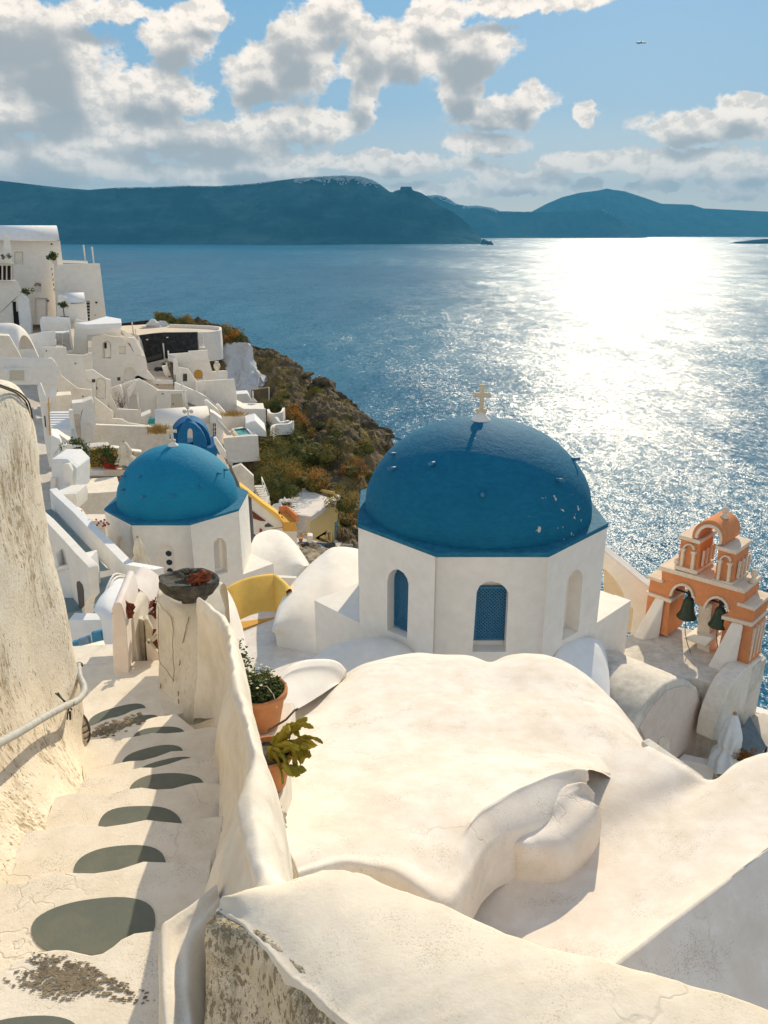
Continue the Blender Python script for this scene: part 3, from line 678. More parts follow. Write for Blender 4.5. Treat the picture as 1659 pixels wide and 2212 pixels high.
# flat gutter roof and the long low gable roof on the right
val = [PZ(u, v, -3.75) for u, v in ((700, 2330), (900, 2150), (1106, 2001), (1280, 1862), (1430, 1752), (1542, 1684))]
lft = [PZ(u, v, -3.70) for u, v in ((500, 2050), (700, 1940), (960, 1880), (1180, 1790), (1340, 1705), (1478, 1653))]
lft2 = [PZ(u, v, -3.72) for u, v in ((350, 1900), (500, 1850), (800, 1780), (1100, 1700), (1280, 1640), (1402, 1612))]
mid_r = [PZ(u, v, -3.60) for u, v in ((950, 2400), (1080, 2260), (1240, 2110), (1400, 1960), (1530, 1790), (1640, 1628))]
rdg = [PZ(u, v, -3.45) for u, v in ((1100, 2330), (1220, 2210), (1348, 2097), (1505, 1975), (1700, 1823), (2000, 1590))]
dn = [p+Vector((.30, -.52, -.62)) for p in rdg]; dn2 = [p+Vector((.9, -1.55, -1.9)) for p in rdg]
r1_ = [p+Vector((.012, -.02, -.006)) for p in rdg]; r2_ = [p+Vector((-.02, .035, -.004)) for p in rdg]
far2 = PZ(1542, 1683, -3.75)
mb = MB(); g = loft([lft2, lft, val, mid_r, r2_, r1_, dn, dn2], 5, 6); jitter(g, .005, 2.5, 4); jitter(g, .004, 9, 4); mb.grid(g)
# far edge skirt of the roof
edge = [r[-1] for r in g]; mb.grid([edge, [p+Vector((.05, .12, -.12)) for p in edge], [p+Vector((.05, .1, -2.5)) for p in edge]])
tag(build('sloping_roof', mb, M['roof'], origin=(2, 4, -4), merge=True), 'long low white plaster roof sloping to the lower right corner', 'roof')
# little kerb between the two roofs at their far end
mb = MB(); pk = [(1390, 1607), (1430, 1625), (1500, 1665), (1542, 1686)]
P4 = [PZ(u, v, -3.82) for u, v in ((1398, 1604), (1522, 1692))]
mb.prism([P4[0], P4[1], P4[1]+Vector((-.07, -.04, 0)), P4[0]+Vector((-.07, -.04, 0))], (0, 0, .05))
tag(build('roof_kerb', mb, M['worn'], bevel=.02), 'short worn plaster kerb at the far corner of the low roof', 'kerb')
# white kerb / hood behind the pots
hd_t = row3([(585,1492,5.6),(620,1466,5.75),(660,1455,5.95),(700,1453,6.15),(722,1459,6.3),(736,1472,6.4)])
hd_b = row3([(585,1575,5.2),(622,1543,5.35),(660,1522,5.6),(692,1502,5.85),(716,1486,6.1),(735,1474,6.35)])
g = loft([hd_b, [a.lerp(b, .5)+Vector((-.02, -.06, .02)) for a, b in zip(hd_b, hd_t)], hd_t, [p+Vector((.03, .10, .02)) for p in hd_t], [p+Vector((.05, .22, -.05)) for p in hd_t], [p+Vector((.05, .24, -.6)) for p in hd_b]], 5, 5)
mb = MB(); mb.grid(g); tag(build('roof_curb', mb, M['fresh'], merge=False), 'smooth white curved curb rising behind the terracotta pots', 'curb')
# ------------------------------------------------------------------ pots and plants by the stair wall
def pot(c, r, h, label, seed, mat='terra'):
    t = thing('plant_pot', label, 'plant pot', c)
    mb = MB(); z0 = -h
    prof = [(r*.62, z0), (r*.70, z0+.02), (r*.86, z0+h*.55), (r*.93, z0+h*.82), (r*.95, z0+h*.84), (r*1.04, z0+h*.85), (r*1.06, z0+h*.95), (r*1.03, 0), (r*.93, 0), (r*.90, -h*.10), (r*.88, -h*.12)]
    for k in range(3): pass
    mb.lathe(c, prof, 40, caps=False); 
    build('pot_body', mb, M[mat], t, merge=False)
    mb = MB(); mb.lathe(c, [(r*.05, -h*.09), (r*.89, -h*.115)], 20, caps=False); build('soil', mb, M['stone'], t, merge=False)
    return t
def leaf_at(mb, p, d, up, L, W, curl=.3, lob=0):
    """a real bent leaf blade"""
    d = d.normalized(); s = d.cross(up)
    if s.length < .05: s = d.cross(Vector((1, 0, 0)))
    s.normalize(); n = s.cross(d); rows = []
    K = 6
    for i in range(K+1):
        t = i/K; w_ = W*(sin(pi*min(1, .08+t*.92))**.7)*(1+lob*sin(t*18))
        if i == K: w_ = W*.08
        q = p+d*(L*t)-n*(curl*L*t*t)*-1*-1
        rows.append([q-s*w_+n*w_*.25, q, q+s*w_+n*w_*.25])
    mb.grid(rows, True)
random.seed(5)
c1 = PY(560, 1488, 4.62); po1 = pot(c1, .19, .30, 'upper terracotta pot full of small green leaves beside the stair wall', 1)
po1_ = c1
h1 = thing('potted_herb', 'small leaved green plant with pale flowers in the upper terracotta pot', 'plant', c1)
mb = MB()
for k in range(900):
    a = random.random()*2*pi; r = .17*sqrt(random.random()); z = -.03+.07*random.random()*(1+1.2*(r < .1))
    p = c1+Vector((r*cos(a), r*sin(a), z)); d = Vector((random.gauss(0, 1), random.gauss(0, 1), random.gauss(.4, .7)))
    leaf_at(mb, p, d, Vector((0, 0, 1)), random.uniform(.018, .034), .008, .2)
for k in range(260):   # shoots trailing up along the wall to the left
    t = random.random(); p = c1+Vector((-.10-.10*t, .05+.25*t, .02+.14*t))+Vector((random.gauss(0, .03), random.gauss(0, .03), random.gauss(0, .025)))
    leaf_at(mb, p, Vector((random.gauss(0, 1), random.gauss(0, 1), random.gauss(.3, .7))), Vector((0, 0, 1)), .028, .009, .2)
build('foliage', mb, M['leaf'], h1, merge=False, fixn=False)
mb = MB()
for k in range(60):
    a = random.random()*2*pi; r = .17*sqrt(random.random()); p = c1+Vector((r*cos(a)-.05, r*sin(a)+.03, .06+random.random()*.05))
    for j in range(4): leaf_at(mb, p, Vector((cos(j*1.6), sin(j*1.6), .4)), Vector((0, 0, 1)), .013, .006, .1)
build('blossoms', mb, M['whiteflower'], h1, merge=False, fixn=False)
mb = MB(); mb.tube([c1+Vector((.02, -.05, .05)), c1+Vector((.07, -.08, .075)), c1+Vector((.12, -.12, .03)), c1+Vector((.14, -.14, -.06))], .003, 5)
for k in range(40): pass
build('stem', mb, M['canvas'], h1, merge=False)
c2p = PY(578, 1622, 3.55); po2 = pot(c2p, .135, .24, 'lower terracotta pot holding a yellow green cactus beside the stair wall', 2)
h2 = thing('leaf_cactus', 'flat jointed yellow green cactus spilling out of the lower terracotta pot', 'cactus', c2p)
mb = MB()
def pad(p, d, L, W, bend=0.2, seed=0, flat=None):
    """thick flat cactus joint with a notched outline; returns its tip"""
    d = d.normalized(); f = (flat or Vector((random.gauss(0, .5), -1, random.gauss(.2, .5)))).normalized()
    s = d.cross(f).normalized(); n = s.cross(d).normalized(); rows = []; K = 9
    for i in range(K+1):
        t = i/K; w_ = W*(.25+.75*sin(pi*min(1, .12+t*.86))**.6)*(1+.16*sin(t*20+seed)); w_ = W*.12 if i == K else w_
        q = p+d*(L*t)+n*(bend*L*t*t)+Vector((0, 0, -.12*L*t*t)); th = .006
        rows.append([q-s*w_, q-s*w_*.5+n*th, q+n*th*1.3, q+s*w_*.5+n*th, q+s*w_, q+s*w_*.5-n*th, q-n*th*1.3, q-s*w_*.5-n*th])
    mb.grid(rows, True, True); return rows[-1][2]
random.seed(21)
for k in range(15):
    a = random.uniform(-1.1, 1.2)
    st_ = c2p+Vector((.05*cos(a), .05*sin(a), .01)); d = Vector((cos(a)*1.0, sin(a)*.6-.2, random.uniform(.25, 1.1)))
    L = random.uniform(.10, .17); t1 = pad(st_, d, L, .028, .25, k)
    for j in range(random.choice((1, 2, 2))):
        d2 = (d+Vector((random.gauss(.2, .5), random.gauss(-.1, .5), random.gauss(-.5, .5)))).normalized(); t2 = pad(t1, d2, random.uniform(.07, .12), .025, .3, k+j)
        if random.random() < .4: pad(t2, d2+Vector((.2, 0, -.9)), random.uniform(.04, .07), .017, .2, j)
for (dx, dzz, L) in ((.15, -.12, .12), (.06, -.16, .13), (.02, -.1, .1), (.19, -.09, .09)):
    pad(c2p+Vector((dx, -.04, .06)), Vector((.12, -.1, -1)), L, .02, .1, dx*30)
build('pads', mb, M['leaf_yellow'], h2, merge=False, fixn=False)
mb = MB(); mb.tube([c2p+Vector((.0, .05, .10)), c2p+Vector((.10, .08, .15)), c2p+Vector((.15, .1, .20)), c2p+Vector((.17, .1, .21))], .006, 6); mb.tube([c2p+Vector((.12, 0, .05)), c2p+Vector((.135, 0, .12)), c2p+Vector((.15, 0, .17))], .003, 5)
build('stem', mb, M['rawwood'], h2, merge=False)
# ledge that carries the pots, outside the wall
mb = MB()
lz = c1.z-.30; mb.box((c1.x-.02, c1.y, lz-.75), (.46, .6, 1.5))
lz2 = c2p.z-.24; mb.box((c2p.x-.06, c2p.y+.02, lz2-.6), (.30, .5, 1.2))
tag(build('pot_ledge', mb, M['cream'], bevel=.03), 'plaster ledge behind the stair wall under the terracotta pots', 'ledge')
# folded broom-like parasol lying against the wall
a_, b_ = PY(597, 1792, 2.55), PY(640, 1897, 2.42)
fp = thing('folded_parasol', 'folded dirty white cloth parasol with wooden poles leaning outside the stair wall', 'parasol', b_)
mb = MB(); mb.tube([PY(588, 1750, 2.62), PY(605, 1800, 2.55), PY(625, 1858, 2.5), PY(622, 1915, 2.45)], .009, 7); mb.tube([PY(622, 1840, 2.56), PY(623, 1880, 2.5), PY(622, 1935, 2.44)], .009, 7); build('pole', mb, M['rawwood'], fp)
mb = MB(); pth = [PY(590, 1820, 2.56), PY(605, 1843, 2.53), PY(622, 1866, 2.5), PY(638, 1892, 2.46), PY(642, 1900, 2.45)]
rows = []
for i, p in enumerate(pth):
    r = [.030, .030, .024, .012, .008][i]; rows.append([p+Vector((cos(a)*r*(1+.35*sin(a*5)), .3*r*sin(a), sin(a)*r*(1+.35*sin(a*5)))) for a in [2*pi*k/20 for k in range(20)]])
mb.grid(rows, True, True)
q = PY(598, 1768, 2.6); mb.blob(q, (.035, .03, .05), seed=3, amp=.5, fr=2.5, n=10); q = PY(606, 1780, 2.58); mb.blob(q, (.02, .02, .03), seed=5, amp=.5, fr=2.5, n=8)
build('cloth', mb, M['canvas'], fp, merge=False)

# ------------------------------------------------------------------ helpers for buildings
def archpx(x0, x1, yt, yb, rise=None, n=9):
    """arched outline in crop pixels"""
    cx, r = (x0+x1)/2, (x1-x0)/2; rise = rise or abs(r)*1.0
    return [(x0, yb)]+[(cx-r*cos(pi*k/n), yt+rise-rise*sin(pi*k/n)) for k in range(n+1)]+[(x1, yb)]
def rect(x0, y0, x1, y1): return [(x0, y1), (x0, y0), (x1, y0), (x1, y1)]
def onpl(pl, fn, pts): return [pl.px(*fn(x, y)) for x, y in pts]
def slab(mb, pl, fn, pts, d0, th):
    mb.prism([pl.w(s, z, d0) for s, z in onpl(pl, fn, pts)], pl.n*th); return mb
def house(name, label, cat, fn, outline, Y, yaw=0, depth=4, mat='white', holes=(), parts=(), lower=.9, bevel=.05, group=None, ext=0, par=.28):
    x0, y0 = outline[0]; ref = PY(*fn(x0, y0), Y); pl = Plane(ref, yaw)
    ol = onpl(pl, fn, outline)
    hs = [(onpl(pl, fn, h), rec) for h, rec in holes]
    mb = MB(); mb.wall(pl, ol, hs, par)
    if depth > par+.1:
        mb.prism([pl.w(s*.999, z-lower, par-.02) for s, z in ol], pl.n*(depth-par))
    if parts:
        zs = min(z for s, z in ol); loc = pl.w(sum(s for s, z in ol)/len(ol), zs)
        t = thing(name, label, cat, loc, group); build('wall', mb, M[mat], t, bevel=bevel)
        made = {}
        for p in parts:
            nm, pts, m_, d0, th = p[:5]; q = MB()
            for pp in (pts if isinstance(pts[0], list) else [pts]): slab(q, pl, fn, pp, d0, th)
            par_ = made.get(p[5]) if len(p) > 5 else t
            o = bpy_part(nm, q, M[m_], par_); made.setdefault(nm, o) if nm not in made else made.__setitem__(nm, o)
        return t
    o = build(name, mb, M[mat], bevel=bevel); return tag(o, label, cat, group)
def bpy_part(nm, q, m_, par): return build(nm, q, m_, par)
def bulge(name, label, cat, sil, bot, mat, fn=cU, swell=.25, back=1.0, kind=None, jit=.01, rows=None):
    """rounded roof or vault: silhouette row and foot row as (x,y,depth)"""
    S = [PY(*fn(x, y), d) for x, y, d in sil]; B = [PY(*fn(x, y), d) for x, y, d in bot]
    n = len(S)
    mid = [a.lerp(b, .45)+Vector((0, -swell, swell*.6)) for a, b in zip(S, B)]
    bk = [p+Vector((0, back*.5, -back*.25)) for p in S]; bk2 = [Vector((p.x, p.y+back, min(p.z-back, b.z))) for p, b in zip(S, B)]
    g = loft([bk2, bk, S, mid, B, [p+Vector((0, 0, -.8)) for p in B]], 6, 5); jitter(g, jit, 1.5, 3)
    mb = MB(); mb.grid(g); o = build(name, mb, M[mat], merge=False)
    if label: tag(o, label, cat)
    if kind: o['kind'] = kind
    return o
def flat(name, label, cat, fn, pts, z, th, mat, bevel=.03, kind=None):
    mb = MB(); mb.prism([PZ(*fn(x, y), z) for x, y in pts], (0, 0, -th)); return tag(build(name, mb, M[mat], bevel=bevel), label, cat, kind=kind)
# ------------------------------------------------------------------ the two domed churches
def church(cx, cy, zt, zb, zlow, a, R, b, label, cat, dmat, lmat, fn, windows, vents, cross, drummat='fresh', vent_ring=None, frontblock=True):
    t = thing('domed_church', label, cat, (cx, cy, zlow))
    s = a*tan(pi/8); c = Vector((cx, cy, 0)); q2 = a*sqrt(2)
    mb = MB()
    for k in range(8):
        th = -90+45*k; pl = Plane(c+Vector((cos(radians(th)), sin(radians(th)), 0))*a, th+90)
        # diagonal faces carry the corner blocks of the square base
        if k == 7: ol = [(-q2*.0-a, zlow), (s-.0, zlow), (s, zt), (-s, zt), (-s, zb), (-a, zb)]
        elif k == 1: ol = [(-s, zlow), (a, zlow), (a, zb), (s, zb), (s, zt), (-s, zt)]
        else: ol = [(-s, zlow), (s, zlow), (s, zt), (-s, zt)]
        hs = []
        for w_ in windows:
            if w_['face'] == k: hs.append((onpl(pl, fn, w_['niche']), w_['rec']))
        mb.wall(pl, ol, hs, .5)
    i_ = a-.03
    mb.prism([Vector((cx-i_*sqrt(2), cy, zb-.004)), Vector((cx-s, cy-i_*.95, zb-.004)), Vector((cx+s, cy-i_*.95, zb-.004)), Vector((cx+i_*sqrt(2), cy, zb-.004)), Vector((cx, cy+i_*sqrt(2), zb-.004))], (0, 0, zlow-zb+.01))
    build('wall', mb, M[drummat], t, bevel=.006)
    # blue roof: octagonal ledge plus dome
    mb = MB(); e = a+.015
    mb.prism([Vector((cx+e/cos(pi/8)*cos(radians(-67.5+45*k)), cy+e/cos(pi/8)*sin(radians(-67.5+45*k)), zt+.10)) for k in range(8)], (0, 0, -.115))
    ld = build('roof_ledge', mb, M[lmat], t, bevel=.02)
    prof = []; K = 28
    for k in range(K+1):
        tt = pi/2*k/K; r = R*cos(tt); z = b*sin(tt)
        prof.append((max(r, .01)*(1+.0*tt), zt+.09+z))
    mb = MB(); rows = []
    for r, z in prof:
        row = []
        for k in range(72):
            an = 2*pi*k/72; p = Vector((cx+r*cos(an), cy+r*sin(an), z)); q = 1+.007*noise.noise(p*1.3)+.003*noise.noise(p*5); row.append(Vector((cx+(p.x-cx)*q, cy+(p.y-cy)*q, zt+.09+(z-zt-.09)*q)))
        rows.append(row)
    mb.grid(rows, True, True); build('dome', mb, M[dmat], t, merge=False)
    # short drain spouts round the dome
    for (an, fr) in vents:
        r = R*cos(fr); z = zt+.09+b*sin(fr); d = Vector((cos(radians(an)), sin(radians(an)), .12)).normalized()
        p = Vector((cx+r*cos(radians(an)), cy+r*sin(radians(an)), z)); mb = MB(); mb.tube([p-d*.05, p+d*.20], [.045, .045], 8)
        build('spout', mb, M['bluewood'], t)
    tp = Vector((cx, cy, zt+.09+b))
    mb = MB(); mb.lathe(tp, [(.24, -.06), (.25, .0), (.22, .04), (.12, .13), (.10, .20)], 20); build('finial_base', mb, M['white'], t)
    h = cross
    mb = MB(); z0 = tp.z+.2
    mb.box((cx, cy, z0+.04), (.26, .16, .10)); mb.box((cx, cy, z0+.02+h*.5), (.12*h/.8, .10, h)); mb.box((cx, cy, z0+h*.66), (.46*h/.8, .097, .125*h/.8))
    for (x_, z_, w_, hh) in ((-.23*h/.8, z0+h*.66, .035, .16*h/.8), (.23*h/.8, z0+h*.66, .035, .16*h/.8)): mb.box((cx+x_, cy, z_), (w_, .105, hh))
    mb.box((cx, cy, z0+h+.02), (.16*h/.8, .105, .035))
    build('cross', mb, M['stonecross'], t, bevel=.012)
    for w_ in windows:
        th = -90+45*w_['face']; pl = Plane(c+Vector((cos(radians(th)), sin(radians(th)), 0))*a, th+90)
        if 'grille' in w_:
            gp = onpl(pl, fn, w_['grille']); s0, s1 = min(x for x, z in gp), max(x for x, z in gp); z0, z1 = min(z for x, z in gp), max(z for x, z in gp)
            # the grille stands at the back of the niche
            rec = w_['rec']-.10; mf = MB(); fw = .055
            for bx in ((s0, s0+fw, z0, z1), (s1-fw, s1, z0, z1), (s0+fw, s1-fw, z0, z0+fw), (s0+fw, s1-fw, z1-fw, z1)):
                mf.prism([pl.w(bx[0], bx[2], rec), pl.w(bx[1], bx[2], rec), pl.w(bx[1], bx[3], rec), pl.w(bx[0], bx[3], rec)], pl.n*.06)
            f = build('window_frame', mf, M[w_['mat']], t)
            ml = MB(); sp = w_.get('sp', .075); A0, A1, B0, B1 = s0+fw, s1-fw, z0+fw, z1-fw
            for sg in (1, -1):
                k0 = -int((B1-B0)/sp)-2
                for k in range(k0, int((A1-A0)/sp)+int((B1-B0)/sp)+3):
                    pts = []
                    # line s = A0 + k*sp + sg*(z-B0)
                    for zz in (B0, B1):
                        ss = A0+k*sp+sg*(zz-B0) if sg == 1 else A0+k*sp-(zz-B0)
                        pts.append((ss, zz))
                    (sa, za), (sb, zb_) = pts
                    def clip(sa, za, sb, zb_):
                        ds, dz_ = sb-sa, zb_-za; t0, t1 = 0, 1
                        for lo, hi, p0, dp in ((A0, A1, sa, ds),):
                            u0, u1 = sorted(((lo-p0)/dp, (hi-p0)/dp)); t0, t1 = max(t0, u0), min(t1, u1)
                        return None if t1-t0 < .02 else (sa+ds*t0, za+dz_*t0, sa+ds*t1, za+dz_*t1)
                    r_ = clip(sa, za, sb, zb_)
                    if r_:
                        sa, za, sb, zb_ = r_; hw = sp*.17; dd = (Vector((sb-sa, zb_-za)).normalized()) if True else 0
                        nx, nz_ = -dd.y*hw, dd.x*hw; d0 = rec+.02+(.008 if sg == 1 else 0)
                        ml.prism([pl.w(sa+nx, za+nz_, d0), pl.w(sb+nx, zb_+nz_, d0), pl.w(sb-nx, zb_-nz_, d0), pl.w(sa-nx, za-nz_, d0)], pl.n*.009)
            build('lattice', ml, M[w_['mat']], f)
            md = MB(); md.prism([pl.w(s0, z0, rec+.055), pl.w(s1, z0, rec+.055), pl.w(s1, z1, rec+.055), pl.w(s0, z1, rec+.055)], pl.n*.02); build('pane', md, M['dark'], f)
        for (hx, hy, hr) in w_.get('rounds', ()):
            s_, z_ = pl.px(*fn(hx, hy)); r = pl.px(*fn(hx+hr, hy))[0]-s_; md = MB()
            md.prism([pl.w(s_+r*cos(2*pi*k/20), z_+r*sin(2*pi*k/20), w_['rec']-.012) for k in range(20)], pl.n*.02); build('round_window', md, M['glass'], t)
    return t
def shifted(l, dx, dy=0): return [(x+dx, y+dy) for x, y in l]
wins = [dict(face=0, niche=archpx(790, 985, 1222, 1640, 75), rec=.34, grille=rect(795, 1280, 985, 1602), mat='bluewood', sp=.085),
        dict(face=7, niche=archpx(264, 388, 1150, 1540, 60), rec=.34, grille=rect(262, 1185, 420, 1500), mat='bluewood', sp=.085),
        dict(face=1, niche=archpx(1316, 1426, 1150, 1560, 60), rec=.38)]
# niches on the turned faces follow the face's own perspective
wins[1]['niche'] = [(262, 1510), (264, 1215), (275, 1175), (300, 1152), (330, 1150), (360, 1170), (382, 1205), (390, 1240), (381, 1560)]
wins[2]['niche'] = [(1303, 1570), (1330, 1235), (1345, 1195), (1372, 1160), (1395, 1150), (1415, 1165), (1425, 1195), (1424, 1230), (1399, 1520)]
wins[0]['niche'] = [(770, 1640), (795, 1285), (812, 1250), (845, 1227), (885, 1220), (930, 1232), (962, 1256), (984, 1290), (966, 1640)]
M['dome1'] = dome_mat('deep_blue_dome_paint', (.005, .125, .225), (.014, .19, .29), chips=((4.55, 16.4, -6.2), 1.75))
M['ledge1'] = dome_mat('blue_ledge_paint', (.012, .13, .21), (.05, .27, .38), chips=((0, 0, 50), 1.0))
M['dome2'] = dome_mat('bright_blue_dome_paint', (.010, .205, .34), (.022, .27, .40))
M['ledge2'] = dome_mat('sky_blue_ledge_paint', (.012, .15, .25), (.05, .28, .42))
church(2.44, 18.8, -6.9, -9.57, -14.5, 3.08, 2.93, 2.31, 'large deep blue dome with a cream cross and chipped paint on a white octagonal drum', 'church', 'dome1', 'ledge1', c5, wins,
       [(-128, .80), (-155, .62), (-170, .72), (-95, .55), (-48, .60), (-12, .66), (150, .7), (60, .7)], .66)
a2 = 3.06; cy2 = 33.9; zt2 = -12.05; cx2 = -9.7
wins2 = [dict(face=7, niche=[(180, 1030), (178, 900), (183, 868), (195, 850), (208, 848), (222, 862), (230, 890), (237, 1035)], rec=.15),
         dict(face=0, niche=[(447, 1085), (448, 950), (458, 922), (478, 906), (510, 904), (538, 915), (552, 945), (562, 1085)], rec=.10, rounds=((517, 967, 20), (522, 1025, 20), (526, 1080, 19))),
         dict(face=1, niche=[(824, 1105), (815, 905), (822, 880), (845, 862), (870, 862), (892, 885), (900, 920), (907, 1085)], rec=.30, grille=rect(816, 888, 872, 1072), mat='white', sp=.13)]
church(cx2, cy2, zt2, -15.25, -19, a2, 2.77, 2.64, 'smaller bright blue dome with a white cross on a white octagonal drum', 'church', 'dome2', 'ledge2', c4, wins2,
       [(-150, .62), (-120, .72), (-138, .42), (-108, .40), (-78, .42), (-50, .52), (-20, .62), (-2, .6), (175, .62), (90, .6)], .72)
# vaults that lean on the churches
bulge('side_vault', 'broad grey-white barrel vault between the two blue domes', 'vault', [(592,1356,19.6),(598,1318,20.1),(622,1275,21),(655,1237,22),(690,1207,23),(722,1189,23.6),(777,1194,24),(840,1215,24)],
      [(596,1374,19.3),(618,1384,19.2),(640,1392,19.1),(665,1400,19.0),(700,1408,18.9),(735,1412,18.9),(790,1416,18.9),(850,1420,18.9)], 'white', swell=.55, back=2.5)
bulge('side_vault', 'grey-white vault behind the right corner of the smaller blue dome', 'vault', [(1060,900,37),(1085,850,38),(1140,824,39),(1205,816,39.5),(1270,838,39),(1330,898,38),(1380,965,37),(1428,1042,36)],
      [(1070,1050,35.5),(1110,1100,35.2),(1160,1120,35),(1220,1130,34.8),(1270,1135,34.7),(1310,1130,34.7),(1350,1110,35),(1400,1070,35.5)], 'white', fn=c4, swell=.5, back=3)
bulge('low_vault', 'shaded low vault at the foot of the large drum, left of its middle window', 'vault', [(655,1440,16.0),(690,1415,16.1),(730,1396,16.2),(775,1384,16.3),(820,1381,16.3),(855,1388,16.2),(885,1404,16.1),(905,1425,16)],
      [(655,1475,15.4),(695,1475,15.3),(735,1475,15.3),(775,1475,15.3),(820,1475,15.3),(855,1475,15.3),(885,1475,15.3),(905,1475,15.3)], 'white', swell=.12, back=.8)
bulge('low_vault', 'shaded low vault at the foot of the large drum, right of its middle window', 'vault', [(1195,1430,15.9),(1215,1405,16.2),(1240,1391,16.6),(1265,1385,16.9),(1290,1387,17.1),(1305,1400,17.2),(1312,1420,17.2)],
      [(1195,1560,14.9),(1220,1560,14.9),(1245,1560,14.9),(1265,1560,14.9),(1285,1560,14.9),(1300,1560,14.9),(1315,1560,14.9)], 'bluew', swell=.12, back=.5)
flat('flat_roof', 'dusty cream flat roof between the yellow terrace and the large church', 'roof', cU, [(440,1375),(600,1300),(700,1330),(900,1420),(900,1620),(440,1620)], -11.3, .8, 'roof')
house('corner_wall', 'bright white roof corner behind the yellow terrace wall', 'wall', c4, [(1228,1118),(1355,1125),(1300,1190),(1250,1230),(1228,1230)], 33.5, depth=.4, mat='white', bevel=.02)
# yellow terrace
yt = thing('yellow_terrace', 'bright yellow curved terrace wall below the smaller church', 'terrace', PY(*c4(1100, 1445), 20.5))
mb = MB(); rt = [(875,1240,21.2),(930,1205,21.5),(1000,1172,21.9),(1090,1148,22.2),(1160,1138,22.4),(1206,1134,22.5)]; rb = [(900,1450,20.4),(950,1425,20.7),(1010,1400,21.0),(1090,1385,21.2),(1160,1378,21.3),(1218,1368,21.3)]
T_ = [PY(*c4(x, y), d) for x, y, d in rt]; B_ = [PY(*c4(x, y), d) for x, y, d in rb]
g = loft([[p+Vector((0, 0, -.5)) for p in B_], B_, T_, [p+Vector((.0, .16, 0)) for p in T_], [p+Vector((0, .18, -.6)) for p in B_]], 5, 4); mb.grid(g)
rt = [(1206,1134,22.5),(1232,1150,21.8),(1262,1172,21.2),(1292,1205,20.6)]; rb = [(1218,1368,21.3),(1235,1310,21.0),(1258,1270,20.8),(1290,1225,20.5)]
T2 = [PY(*c4(x, y), d) for x, y, d in rt]; B2 = [PY(*c4(x, y), d) for x, y, d in rb]
mb.grid(loft([[p+Vector((0, 0, -.5)) for p in B2], B2, T2, [p+Vector((.15, .05, 0)) for p in T2], [p+Vector((.15, .05, -.6)) for p in B2]], 5, 4))
build('wall', mb, M['yellow'], yt, merge=False)
mb = MB(); mb.prism([PY(*c4(x, y), d) for x, y, d in ((900, 1420, 20.6), (1215, 1362, 21.4), (1218, 1380, 21.0), (1000, 1452, 20.2), (920, 1450, 20.2))], (0, 0, -.3)); build('floor', mb, M['ochre'], yt)
# ------------------------------------------------------------------ terracotta bell tower
pb = PY(*c6(975, 700), 19.6); B0 = Plane(pb, -45)
def bp(pts): return onpl(B0, c6, pts)
bt = thing('bell_tower', 'terracotta and white belfry with two hung bells and a small arch on top', 'bell tower', PY(*c6(975, 1250), 20))
TH = 1.05
def sl(mb, pts, d0, th): mb.prism([B0.w(s, z, d0) for s, z in bp(pts)], B0.n*th)
def arcpts(cx_, cy_, rx, ry, a0, a1, n=12): return [(cx_+rx*cos(radians(a0+(a1-a0)*k/n)), cy_-ry*sin(radians(a0+(a1-a0)*k/n))) for k in range(n+1)]
mb = MB()
main = [(578,745),(600,620),(682,640),(684,560),(1318,728),(1300,830),(1392,868),(1368,975),(1290,962),(1150,922),(1195,880)]+arcpts(1097, 872, 98, 112, 5, 175)[0:]+[(1012,850),(935,815),(928,800)]+arcpts(838, 772, 94, 108, 0, 172)+[(742,770),(745,800)]
mb.prism([B0.w(s, z, 0) for s, z in bp(main)], B0.n*TH)
# three legs
sl(mb, [(575,748),(745,795),(722,1072),(545,1010)], .02, TH-.04)
sl(mb, [(1160,920),(1372,972),(1330,1300),(1090,1270)], .02, TH-.04)
build('body', mb, M['orange'], bt, bevel=.02)
mb = MB(); sl(mb, [(940,815),(1045,845),(1022,1090),(925,1062)], .20, .6); build('column', mb, M['trim'], bt, bevel=.04)
mb = MB(); sl(mb, [(842,1080),(930,1050),(1085,1080),(1020,1150)], -.05, 1.0); sl(mb, [(930,1120),(1028,1148),(1036,1420),(945,1420)], .15, .6); build('column_base', mb, M['white'], bt, bevel=.05)
mb = MB()
for pts in ([(672,528),(1322,705),(1320,740),(672,560)], [(586,602),(700,640),(698,660),(584,624)], [(1262,806),(1400,848),(1396,872),(1260,828)]): sl(mb, pts, -.09, TH+.18)
for pts in ([(572,722),(768,788),(762,812),(568,745)], [(1145,905),(1380,965),(1376,992),(1142,930)]): sl(mb, pts, -.08, TH+.16)
for (cx_, cy_, rx, ry) in ((838, 772, 94, 108), (1097, 872, 98, 112)):
    o = arcpts(cx_, cy_, rx, ry, 0, 175); i_ = arcpts(cx_, cy_, rx-17, ry-20, 175, 0); sl(mb, o+i_, -.05, .12)
build('cornice', mb, M['trim'], bt, bevel=.015)
